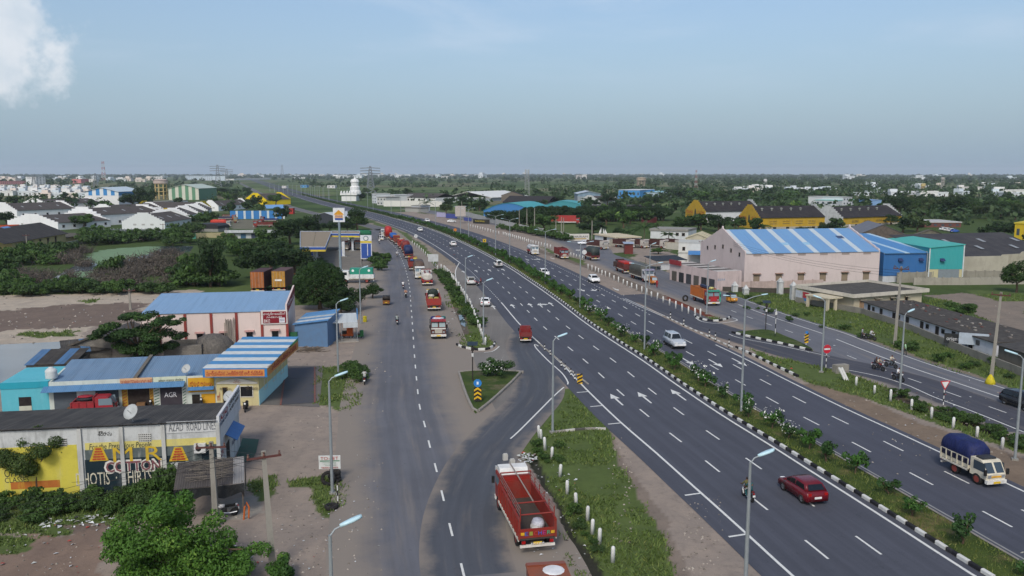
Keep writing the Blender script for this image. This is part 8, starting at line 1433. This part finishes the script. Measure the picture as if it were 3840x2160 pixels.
special('bushy_tree','dense bright green bushy tree at the bottom left edge',P,cl,32000,.1,LEAF('2f4d1e','4c7029','7c9c40'),3,[(c[0],c[1],c[2])for c in cl[::6]],1.2,.2)
P=S('B',2130,1240);special('bush','small green bush at the foot of the foreground pole',P,[(r3.gauss(0,.5),r3.gauss(0,.4),r3.uniform(.2,1.3),.4,.35)for k in range(14)],4500,.09,LEAF('26401a','3f6124','6c8c35'),4,[(0,0,.8),(.3,0,.9)],.4,.06,cat='bush')
P=S('B',285,602);d=P.y*CP+(H-3)*SP;sc=FOC/d/K;cl=[((x-285)/sc,r3.uniform(-.9,.9),(602-y)/sc*1.04,r_/sc,r_/sc*.6)for x,y,r_ in((120,290,85),(200,200,75),(300,150,60),(400,180,60),(300,260,95),(220,330,95),(120,360,60),(380,250,60),(440,200,60),(450,290,60),(300,110,35),(90,260,45),(260,380,70),(180,260,70))];cl=[(a,b,c,d_,d_*.85)for a,b,c,d_,e in cl];special('slim_tree','slim feathery tree growing in front of the yellow painted wall',P,cl,13000,.08,LEAF('2c3d1c','475a2b','6a7a40'),6,[(c[0],c[1],c[2])for c in cl[:9]],2.3,.09)
P=S('A',1050,575);d=P.y*CP+(H-4)*SP;sc=FOC/d/K;cl=[]
for x,y,r_ in((800,310,70),(880,270,80),(960,215,75),(1040,190,60),(1120,210,80),(1230,240,80),(1330,260,60),(1360,240,40),(760,350,60),(860,380,90),(980,320,110),(1100,320,120),(1220,340,100),(1330,370,70),(900,440,90),(1020,450,110),(1150,460,110),(1270,440,80),(1060,520,70),(1300,220,40),(1180,400,90)):
 for j in range(2):cl.append(((x-1050)/sc+r3.gauss(0,.2),r3.uniform(-2.2,2.2),(575-y)/sc,r_/sc*.8,r_/sc*.33))
special('umbrella_tree','wide flat-layered tree with dark leaves behind the shop roofs',P,cl,17000,.16,LEAF('213518','365024','5d7a38'),8,[(c[0],c[1],c[2])for c in cl[:14]],2.2,.22,up=.8)
P=S('F',375,905);cl=[(x,y,z*1.0,r_,r_*.95)for x,y,z,r_ in[(4.2*math.sin(a)*math.cos(b),4.2*math.sin(a)*math.sin(b),4.3+3.7*math.cos(a),r3.uniform(.55,.9))for a,b in[(math.acos(1-1.75*(i+.5)/130),i*2.39996)for i in range(130)]]];special('round_tree','big round cauliflower-crowned tree beside the pink workshop',P+Vector((0,3,0)),cl,26000,.15,LEAF('1d3116','324a22','4d6a32'),9,[(c[0],c[1],c[2])for c in cl[::12]],2.4,.35,.15)
for i,a in enumerate((('F',620,900,470,760,690,1,'dark leafy tree between the round tree and the white canopy'),('F',800,800,730,885,690,0,'spreading tree at the service road edge near the brown rickshaw'),('F',560,930,480,700,790,5,'low dark tree behind the blue shed'),('E',1590,960,1460,1700,560,1,'tall dark tree above the pond thicket'),('E',1600,930,1480,1700,680,2,'yellow-green tree in front of the tall dark tree'),('E',1950,900,1800,2130,610,1,'large dark tree behind the container trailers, left half'),('E',2230,870,2080,2400,640,1,'large dark tree behind the container trailers, right half'),('E',2050,830,1900,2230,600,5,'dark tree between the trailers and the shop block'),
  ('E',2190,640,2080,2340,430,1,'dark tree left of the fuel canopy'),('E',2330,610,2230,2430,400,1,'dark tree behind the fuel canopy beside the pale curved roof'),('T4',800,500,640,980,300,1,'dark tree in front of the dark shed behind the canopy'),('T4',1270,480,1060,1540,100,0,'tall full tree beyond the filling station at the far end of the lorries'),('T4',1100,490,900,1200,310,1,'dark tree behind the smaller fuel canopy'),('T4',250,600,0,420,260,5,'dark tree at the upper left of the large fuel canopy'),
  ('E1',1265,960,1100,1460,720,2,'round bright tree in front of the white stepped warehouses'),('E1',100,900,-60,270,680,1,'dark tree at the left edge beside the pinkish warehouse'),('E1',620,760,530,720,590,1,'dark tree between the left-hand warehouses'),('E1',1010,650,830,1190,470,1,'wide dark tree in front of the estate'),('E1',1940,830,1830,2060,610,0,'olive tree left of the large pale warehouse'),('E1',2180,660,1980,2360,310,1,'tall dark tree left of the water tower'),('E1',2000,640,1810,2150,410,5,'broad tree behind the olive tree'),('E1',2380,690,2250,2530,540,1,'tree in front of the green striped shed'),('E2',1750,610,1640,1860,415,2,'lone tree beside the far highway'),
  ('E2',1300,460,1220,1400,320,1,'dark tree left of the far highway'),('E2',1100,620,960,1250,480,5,'tree in front of the yellow stepped gable, left'),('E2',1380,640,1250,1520,490,1,'tree in front of the yellow stepped gable, right'),('E2',1000,470,850,1180,330,1,'dark tree behind the yellow gable'),('E2',800,460,640,950,320,5,'dark tree right of the green striped shed'),
  ('E3',460,530,380,550,410,1,'dark tree right of the temple'),('E3',1255,560,1210,1300,470,1,'small dark tree in front of the white godown'),('E3',1780,640,1700,1880,480,1,'dark tree left of the huge white roof'),('E3',2030,680,1940,2180,450,1,'tall dark tree in front of the huge white roof'),('E3',2250,690,2150,2400,500,5,'dark tree between the white roof and the teal roof'),('E3',1740,730,1670,1870,580,3,'brownish tree by the roadside hut'),('E3',1000,420,960,1080,370,1,'small tree behind the white godown'),
  ('E4',860,580,740,980,450,1,'dark tree in front of the grey-blue hall'),('E4',550,480,450,640,395,5,'dark tree beside the telecom tower'),('E4',1600,600,1480,1760,400,1,'tall dark tree right of the black stepped shed'),('E4',1400,620,1280,1500,520,5,'dark tree in front of the white-edged shed'),('E4',650,1000,450,860,710,2,'big leafy tree inside the white boundary wall'),('E4',1380,1040,1180,1680,830,1,'dark leafy tree above the company sign'),('E4',1760,1120,1680,1850,940,1,'small dark tree beside the flags'),('E4',2120,600,1950,2330,500,1,'flat dark tree behind the tree belt'),('E4',2230,540,2180,2300,430,5,'slim tree near the blue hall'),
  ('E5',700,1000,500,900,720,1,'large dark tree between the two yellow mills'),('E5',1000,990,900,1130,760,5,'dark tree in front of the second yellow gable'),('E5',150,970,0,300,810,1,'dark tree below the first yellow gable'),('E5',400,960,280,520,800,5,'dark tree right below the first yellow gable'),('E5',1990,1020,1870,2120,920,1,'low tree above the blue roof'),('E5',2350,1010,2200,2480,850,5,'tree at the end of the second mill'),('E5',2240,620,2200,2300,580,1,'small tree beside the turquoise roof'),
  ('E6',680,850,570,790,700,0,'tree in front of the third mill'),('E6',1000,880,790,1160,760,1,'dark tree beside the ruined shed'),('E6',800,700,560,960,420,1,'tall dark tree behind the third mill'),('E6',1050,720,900,1200,560,3,'olive tree in the wood behind the ruined shed'),('E6',1300,740,1150,1450,560,0,'tree in the wood right of the olive one'),('E6',1600,760,1400,1800,420,1,'tall dark tree in the right-hand wood'),('E6',2050,760,1850,2280,560,3,'brownish crowned tree in the right-hand wood'),('E6',2250,1040,2050,2480,790,1,'dark round tree before the yellow garage'),('E6',2450,780,2280,2600,600,5,'dark tree at the right edge of the wood'),('E6',290,590,150,440,490,1,'dark tree before the pale blue shed'),('E6',450,760,380,560,600,5,'tree just behind the third mill roof'),
  ('E7',2380,560,2080,2700,-120,0,'leafy tree at the right edge by the stained factory wall'),('E7',1150,1150,850,1560,750,2,'round green shrub tree behind the long white block'),('G',540,470,470,600,420,2,'small green tree behind the compound wall by the tea stall'),('E8',2260,790,2150,2400,660,1,'small tree behind the tan-capped wall'),('E8',1150,600,1010,1280,300,1,'dark tree right of the gatehouse flags'))):
 tr(*a)
# palms
def palm(label,c,xb,yb,yt,sp_):
 P=S(c,xb,yb);h=zat(P,c,yt);t=T('palm_tree',label,'palm tree',P,0);MB(M('6a5d4c',.9)).tube([(0,0,-.2),(.2,.1,h*.5),(.1,0,h*.8)],[.2,.16,.13]).build('trunk',t);r_=random.Random(xb)
 for k in range(13):
  a=k*2.4+r_.uniform(-.2,.2);e=r_.uniform(.1,1.2);v=[];tn=[];L_=sp_*r_.uniform(.8,1.1)
  sp=[Vector((math.cos(a)*L_*u*math.cos(e*(1-u)),math.sin(a)*L_*u*math.cos(e*(1-u)),h*.8+L_*(math.sin(e)*u-.55*u*u*(1.3-e*.4))))for u in(.05,.3,.55,.8,1)]
  for i in range(4):
   p0,p1=sp[i],sp[i+1];n_=(p1-p0).cross(Vector((0,0,1))).normalized()
   for j in range(3):
    q_=p0.lerp(p1,j/3);w_=L_*.22
    for s_ in(-1,1):tip=q_+n_*s_*w_+(p1-p0)*.6-Vector((0,0,w_*.5));v+=[q_,q_+(p1-p0)*.25,tip,q_+(p1-p0)*.02-Vector((0,0,.02))];tn.append(r_.random())
  ob('frond',leafmesh('frond',np.array(v,float),np.array(tn),LFS[0]),t)
for a in(('coconut palm among dark trees in front of the second yellow gable','E5',930,1060,820,4.6),('coconut palm left of the second mill side wall','E5',1370,1020,880,4.),('coconut palm beside the gatehouse yard, left','E8',1330,640,380,4.2),('coconut palm beside the gatehouse yard, tallest','E8',1700,640,250,5.2),('coconut palm beside the white yard building','E8',2250,620,440,3.),('palm near the white boundary wall by the highway','E3',1440,640,550,6.)):palm(*a)
# dark belt of clipped trees
n=46
for i in range(n):
 u=i/(n-1);x=430+2020*u;y=900-40*u
 for rr in range(2):
  P=S('E4',x+(rr*22),y-25)+Vector((0,rr*5,0));h=zat(P,'E4',618+16*math.sin(i*2.7)+10*math.sin(i*.9));d=P.y;tree('belt_tree','slim dense tree of the dark belt behind the red container',P,PR[1 if(i+rr)%3 else 5],rng.uniform(0,6),(.95*d/260,.95*d/260,h/6*rng.uniform(.93,1.05)),'trees of the dark belt')
for k in range(14):P=S('E4',-110+k*45,850+k*9);h=zat(P,'E4',665+12*(k%3));tree('belt_tree','dark tree below the first teal arched roof',P,PR[1],k,(P.y/260,P.y/260,h/6),'trees below the teal roof')
# pond thickets
SHR=[tree_proto(1.6,.75,.1,9,900,.16,120+k,LEAF('2c421f','455f2c','68823a')if k<2 else LEAF('2a3d20','40562c','5e743c'),.05,fill=.3)for k in range(3)]
TW=LEAF('4a443c','635b50','7a7264');DED=[]
for k in range(3):
 r_=random.Random(60+k);b=MB(M('57504a',.95))
 for i in range(110):a,e=r_.uniform(0,6.28),r_.uniform(.1,1.4);l=r_.uniform(.7,1.9);o=(r_.gauss(0,.6),r_.gauss(0,.6),0);b.tube([o,(o[0]+l*.5*math.cos(a)*math.cos(e),o[1]+l*.5*math.sin(a)*math.cos(e),l*.55*math.sin(e)+.1),(o[0]+l*math.cos(a+.3)*math.cos(e),o[1]+l*math.sin(a+.3)*math.cos(e),l*.9*math.sin(e))],[.035,.025,.008],n=3)
 v,tn=leaves([(0,0,.5,1.5,.7)],420,.1,70+k,.7);DED.append((leafmesh('crown',v,tn,TW),b.mesh('branches')))
def dead(P,s_):t=T('dead_thicket','brown leafless thicket in the marshy pond','thicket',P,rng.uniform(0,6),'dead thickets in the pond');t.scale=(s_,s_,s_*rng.uniform(.8,1.1));tag(ob('twigs',DED[rng.randrange(3)][0],t),kind='stuff');ob('branches',DED[rng.randrange(3)][1],t)
for x,y,s_ in((500,780,2.6),(560,740,2.2),(620,700,2.2),(540,700,2.4),(480,720,2.2),(650,800,1.8),(180,900,2.4),(260,940,2.2),(100,860,2.0),(330,900,2),(60,930,2.2),(950,830,2.6),(1050,800,2.8),(1150,790,2.8),(1250,800,2.6),(1000,880,2.4),(1120,860,2.6),(1250,870,2.4),(900,900,2.2),(820,960,2.0),(700,940,2.0),(1000,940,2.2),(1200,720,1.8),(1300,710,1.8),(1350,760,2.2),(740,880,1.8),(1080,980,2),(1300,940,2.4),(530,900,1.8)):dead(S('E',x,y),s_)
def shrub(P,s_,k,label='green shrub of the marsh around the pond',group='shrubs around the pond',name='marsh_shrub',h=1.):t=tree(name,label,P,SHR[k%3],rng.uniform(0,6),(s_,s_,s_*h*rng.uniform(.8,1.3)),group,'shrub');return t
r4=random.Random(17)
for xa,xb,ya,yb,n,s_ in((0,480,700,800,16,2.2),(0,320,980,1030,12,1.6),(320,1300,990,1020,22,1.4),(650,1450,600,650,24,2.4),(1350,1700,840,960,22,2.2),(1700,2150,620,760,16,2.4),(500,700,960,1010,6,1.8),(1300,1480,540,610,8,2.2),(800,900,830,900,5,1.8),(0,130,880,990,8,2),(700,1400,575,605,14,2.2),(1300,1640,440,520,10,2.4)):
 for i in range(n):shrub(S('E',r4.uniform(xa,xb),r4.uniform(ya,yb)),s_*r4.uniform(.6,1.2),i)
for i in range(44):x=r4.uniform(-60,1420);shrub(S('B',x,710-x*.06+r4.uniform(-60,110)),r4.uniform(.35,.7),i,'leafy weed shrub in the overgrown strip below the painted wall','shrubs below the painted wall')
for i in range(8):shrub(S('B',1330+r4.uniform(-80,90),560+r4.uniform(-60,60)),r4.uniform(.6,.9),i,'leafy shrub climbing beside the tin shelter','shrubs beside the tin shelter',h=1.7)
for i in range(10):shrub(S('F',560+r4.uniform(0,150),1350+r4.uniform(0,90)),r4.uniform(.5,.85),i,'olive shrub on the overgrown island by the weighbridge','shrubs on the weighbridge island')
for i in range(16):shrub(S('F',r4.uniform(800,920),r4.uniform(480,600)),r4.uniform(.8,1.2),i,'olive shrub in the hollow beside the filling-station totem','shrubs beside the totem')
for i in range(60):u=r4.random();P=S('F',1300+290*u+r4.uniform(-25,40),600+420*u+r4.uniform(-20,20));shrub(P,r4.uniform(.4,.75),i,'weed clump in the ditch beside the lay-by','weeds in the lay-by ditch','weed_clump')
for i in range(15):P=S('C',r4.uniform(1850,2100),r4.uniform(430,620))if i<8 else S('C',1850+i*35+r4.uniform(-40,40),480+i*56);shrub(P,r4.uniform(.2,.42),i,'weed clump on the front verge near the red lorry','weeds on the front verge','weed_clump')
for i in range(30):u=r4.random();P=S('D',1500+1050*u,60+400*u+r4.uniform(-50,40));shrub(P,r4.uniform(.25,.5),i,'weed clump along the ditch on the near right verge','weeds on the right verge','weed_clump')
for i in range(22):u=r4.random();P=S('H',450+2100*u,470+560*u+r4.uniform(-40,60));shrub(P,r4.uniform(.3,.7),i,'low weed on the grass below the compound wall','weeds below the compound wall','weed_clump')
for i in range(26):P=S('E4',r4.uniform(0,1000),0)if 0 else S('E4',40*i,960+i*7.2+r4.uniform(-8,8));shrub(P,r4.uniform(1.2,1.9),i,'shrub along the foot of the white boundary wall','shrubs at the white boundary wall')
# median shrubs
MS=[tree_proto(.8,.55,.25,8,620,.1,140+k,LEAF('223a1a','38562a','5c7c3c')if k%2 else LEAF('2c4620','446a2c','6c8e40'),.05,fill=.3)for k in range(4)]
FL=M('d8d8d0',.7);fv,ft=leaves([(0,0,1.1,.85,.6)],42,.09,5,.05);FLM=leafmesh('flowers',fv,ft,FL)
a=14.;i=0
while a<420:
 s_=rng.uniform(.85,1.25)*(1.25 if a>100 else 1.1);P=HW.at(a,1.7+rng.uniform(-.5,.6));fl=rng.random()<.3 and a<110
 t=tree('median_shrub','white-flowering oleander shrub in the median' if fl else 'rounded green shrub in the median',P+Vector((0,0,.2)),MS[i%4],rng.uniform(0,6),(s_,s_,s_*rng.uniform(.9,1.3)),'flowering median shrubs' if fl else 'green median shrubs','shrub')
 if fl:ob('flowers',FLM,t,kind='stuff')
 a+=rng.uniform(2.4,6.5)if a<130 else rng.uniform(1.6,3.0);i+=1
a=420
hb=MB();hv=[];
cl=[(p.x,p.y,.9,rng.uniform(.7,1.2),rng.uniform(.6,.95))for p in[HW.at(420+2.2*k,1.7)for k in range(250)]];v,tn=leaves(cl,9000,.35,33,.3);ob('median_hedge',leafmesh('median_hedge',v,tn,LFS[0]),None,label='far hedge of shrubs running along the median',cat='hedge',kind='stuff')
P=S('F',1725,1400);t=tree('flowering_bush','large oleander bush full of white flowers on the triangular island',P,tree_proto(1.7,1.0,.2,14,3400,.1,150,LEAF('22381a','3a5628','5c7c3c'),.06),0,(1.15,1.15,1.0),None,'bush');fv,ft=leaves([(0,0,1.4,1.55,.95)],120,.09,6,.05);ob('flowers',leafmesh('flowers',fv,ft,FL),t,kind='stuff')
# grass blades and weeds on the green ground near the camera
gm=(np.abs(C-np.array(hx(GR)[:3])).sum(-1)<1e-6)|(np.abs(C-np.array(hx(GR2)[:3])).sum(-1)<1e-6);sel=gm&(Y<165);xs_,ys_,zs_=X[sel],Y[sel],ZZ[sel];r_=np.random.RandomState(3);k=r_.randint(0,len(xs_),120000)
px_,py_=xs_[k]+r_.uniform(-.35,.35,len(k)),ys_[k]+r_.uniform(-.3,.3,len(k));patch=vnoise(px_,py_,3.1,31)+vnoise(px_,py_,1.1,32);keep=patch>-.25;
for pa,lo,hi in((HW,-13.4,13.8),(SR,-9.2,3.7),(SL,-6,6.5),(DL,-3.2,3.4),(SLIP,-3.3,3.3)):
 for i0 in range(0,len(px_),4000):
  q_=np.stack([px_[i0:i0+4000],py_[i0:i0+4000]],1);sl=slice(0,int((pa.p[:,1]<260).sum()));j=((q_[:,None]-pa.p[None,sl])**2).sum(-1).argmin(1);of_=((q_-pa.p[j])*pa.n[j]).sum(1);al=np.abs(((q_-pa.p[j])*pa.d[j]).sum(1))<4;keep[i0:i0+4000]&=~((of_>lo)&(of_<hi)&al)
pz_=zs_[k][keep];px_,py_=px_[keep],py_[keep];n=len(px_)
hgt=(.05+.11*r_.rand(n))*(1+.8*np.clip(patch[keep],0,1))*(1+(py_/120));an=r_.uniform(0,6.28,n);w_=(.02+.03*r_.rand(n))*(1+py_/90);ln=r_.normal(0,.12,(n,2));p=np.stack([px_,py_,pz_],1);dx=np.stack([np.cos(an)*w_,np.sin(an)*w_,0*an],1);tp=p+np.stack([ln[:,0],ln[:,1],hgt],1)
v=np.stack([p-dx,p+dx,tp+dx*.2,tp-dx*.2],1).reshape(-1,3);ob('grass',leafmesh('grass',v,r_.rand(n),LEAF('4c5e2c','61743a','7f8448')),None,label='short rough grass covering the verges and islands',cat='grass',kind='stuff')
ms=[(HW.at(a,o),0)for a,o in[(rng.uniform(5,190),rng.uniform(.4,3.2))for k in range(14000)]];p=np.array([(q_[0].x,q_[0].y,.17)for q_ in ms]);n=len(p);an=r_.uniform(0,6.28,n);w_=.02+.03*r_.rand(n);dx=np.stack([np.cos(an)*w_,np.sin(an)*w_,0*an],1);tp=p+np.stack([r_.normal(0,.08,n),r_.normal(0,.08,n),.08+.2*r_.rand(n)],1);v=np.stack([p-dx,p+dx,tp+dx*.2,tp-dx*.2],1).reshape(-1,3);ob('median_grass',leafmesh('median_grass',v,r_.rand(n),LEAF('56642e','6c763c','8a8450')),None,label='yellowish grass growing along the median',cat='grass',kind='stuff')
# litter
b=MB();LM=[M('d0d2d2',.7),M('b5b8b4',.8),M('8d8a84',.9),M('3a3a38',.9),M('a8453a',.8)]
def lit(c,x0,x1,y0,y1,n,s0=.1):
 for i in range(n):
  P=S(c,rng.uniform(x0,x1),rng.uniform(y0,y1));s_=s0*rng.uniform(.5,1.6);a=rng.uniform(0,3);ca,sa=math.cos(a)*s_,math.sin(a)*s_;zz=.03+rng.uniform(0,.05);b.add([(P.x-ca,P.y-sa,zz),(P.x+sa*.6,P.y-ca*.6,zz+s_*rng.uniform(0,.5)),(P.x+ca,P.y+sa,zz),(P.x-sa*.6,P.y+ca*.6,zz+s_*rng.uniform(0,.5))],[(0,1,2,3)],rng.choice(LM[:3]if rng.random()<.85 else LM[3:]))
lit('C',1740,1880,520,600,50,.16);lit('C',1850,2250,600,1400,60,.1);lit('B',300,900,750,860,70,.16);lit('B',0,800,860,1200,30,.12);lit('B',1700,2550,480,1200,50,.08);lit('C',0,700,400,1400,50,.07);lit('F',1340,1560,860,1100,60,.2);lit('D',1500,2500,30,450,40,.12);lit('H',450,2500,420,1100,60,.14);lit('C',1750,2600,300,800,24,.12);lit('F',1200,1450,380,560,20,.25);lit('G',0,560,600,800,30,.2);lit('A',0,900,40,400,40,.15)
b.build('litter',label='scraps of paper and plastic strewn over verges and dirt',cat='litter',kind='stuff')
b=MB();ST=[M('8d857a',.95),M('6a635a',.95),M('a39a8e',.95)]
def stones(c,x0,x1,y0,y1,n,s0):
 for i in range(n):
  P=S(c,rng.uniform(x0,x1),rng.uniform(y0,y1));s_=s0*rng.uniform(.5,1.8);b.add([(P.x+s_*rng.uniform(.6,1)*dx_,P.y+s_*rng.uniform(.6,1)*dy_,0)for dx_,dy_ in((-1,-1),(1,-1),(1,1),(-1,1))]+[(P.x+rng.uniform(-.3,.3)*s_,P.y,s_*.9)],[(0,1,4),(1,2,4),(2,3,4),(3,0,4)],rng.choice(ST))
stones('C',0,720,100,1440,160,.06);stones('B',0,2500,700,1200,160,.06);stones('F',100,960,900,1440,120,.08);stones('C',2450,2600,400,1200,80,.06);stones('D',0,300,850,1440,90,.06);stones('D',1100,2500,60,700,120,.07);stones('A',0,1500,30,420,200,.15);stones('F',1250,1450,350,550,60,.12)
b.build('gravel',label='loose stones scattered over bare dirt',cat='stones',kind='stuff')
# ---------------------------------------------------------------- far trees
FT=[(o.location.copy(),26+0)for o in bpy.data.objects if o.parent is None and o.get('category')in('building','house','wall','temple')]
bx_=np.array([(p[0].x,p[0].y)for p in FT]);r5=np.random.RandomState(8)
def freeP(x,y,rad):
 a,o=HW.near((x,y))
 if-55<o<60 and y>150:return False
 return((bx_-(x,y))**2).sum(1).min()>rad*rad
cnt=0;tries=0
while cnt<210 and tries<4000:
 tries+=1;d=250*math.exp(r5.rand()*math.log(4.2));a=r5.uniform(-.62,.62);x,y=d*math.sin(a),d*math.cos(a)
 if a<-.1 and d<420:continue
 if a>.1 and d<300:continue
 if not freeP(x,y,22)or mnoise.noise((x*.008,y*.008,0))<-.12:continue
 s_=r5.uniform(.7,1.6);tree('field_tree','round dark tree standing in the far fields',(x,y,0),FARP[cnt%6],r5.uniform(0,6),(s_,s_,s_*r5.uniform(.8,1.15)),'trees in the far fields');cnt+=1
cl=[];tries=0
while len(cl)<5600 and tries<60000:
 tries+=1;d=420*math.exp(r5.rand()**.85*math.log(22));a=r5.uniform(-.66,.66);x,y=d*math.sin(a),d*math.cos(a)
 if mnoise.noise((x*.0042,y*.0042,4))+.5*mnoise.noise((x*.015,y*.015,7))<(.12 if a<.12 else-.2)and d<4500:continue
 if d<900 and not freeP(x,y,30):continue
 o=HW.near((x,y))[1]
 if abs(o)<60 and d<3500:continue
 s_=r5.uniform(2.6,5.2)*(1+d/6000);cl.append((x,y,s_*.75,s_,s_*.8))
v,tn=leaves(cl,150000,1.05,44,.1,.5,.7);d_=np.repeat(np.linalg.norm(v.reshape(-1,4,3).mean(1)[:,:2],axis=1),4);c_=np.repeat(v.reshape(-1,4,3).mean(1),4,axis=0);v=c_+(v-c_)*(1+d_/1500)[:,None]
ob('far_woodland',leafmesh('far_woodland',v,tn,LEAF('2a3c20','3f5330','586b42')),None,label='mass of far trees and scrub reaching to the horizon',cat='woodland',kind='stuff')
# scrub on the green land right of the mills
r6=random.Random(9)
for i in range(46):
 P=S('E5',r6.uniform(0,2500),r6.uniform(430,560));s_=r6.uniform(1.6,2.8)
 if freeP(P.x,P.y,18):tree('scrub_tree','bushy green scrub tree in the plain behind the mills',P,FARP[(i*5+2)%6],r6.uniform(0,6),(s_,s_,s_*.62),'scrub trees behind the mills')
for i in range(40):
 P=S('E6',r6.uniform(550,2600),r6.uniform(560,740));s_=r6.uniform(1.3,2.0);tree('wood_tree','dark tree of the thick wood on the right',P,PR[(i*5+1)%6],r6.uniform(0,6),(s_,s_,s_*.85),'trees of the right-hand wood')
# ---------------------------------------------------------------- haze in the air
m=bpy.data.materials.new('haze');m.use_nodes=True;t=m.node_tree;t.nodes.remove(t.nodes['Principled BSDF']);pv=N(t,'ShaderNodeVolumePrincipled');pv.inputs['Color'].default_value=(.82,.91,1,1);pv.inputs['Density'].default_value=.00007;pv.inputs['Anisotropy'].default_value=.0;pv.inputs['Density Attribute'].default_value=''
t.links.new(pv.outputs[0],t.nodes['Material Output'].inputs['Volume']);MB(m).box(-17000,17000,-1000,17000,-2,130).build('haze',label='thin bluish haze over the plain',cat='haze',kind='stuff')
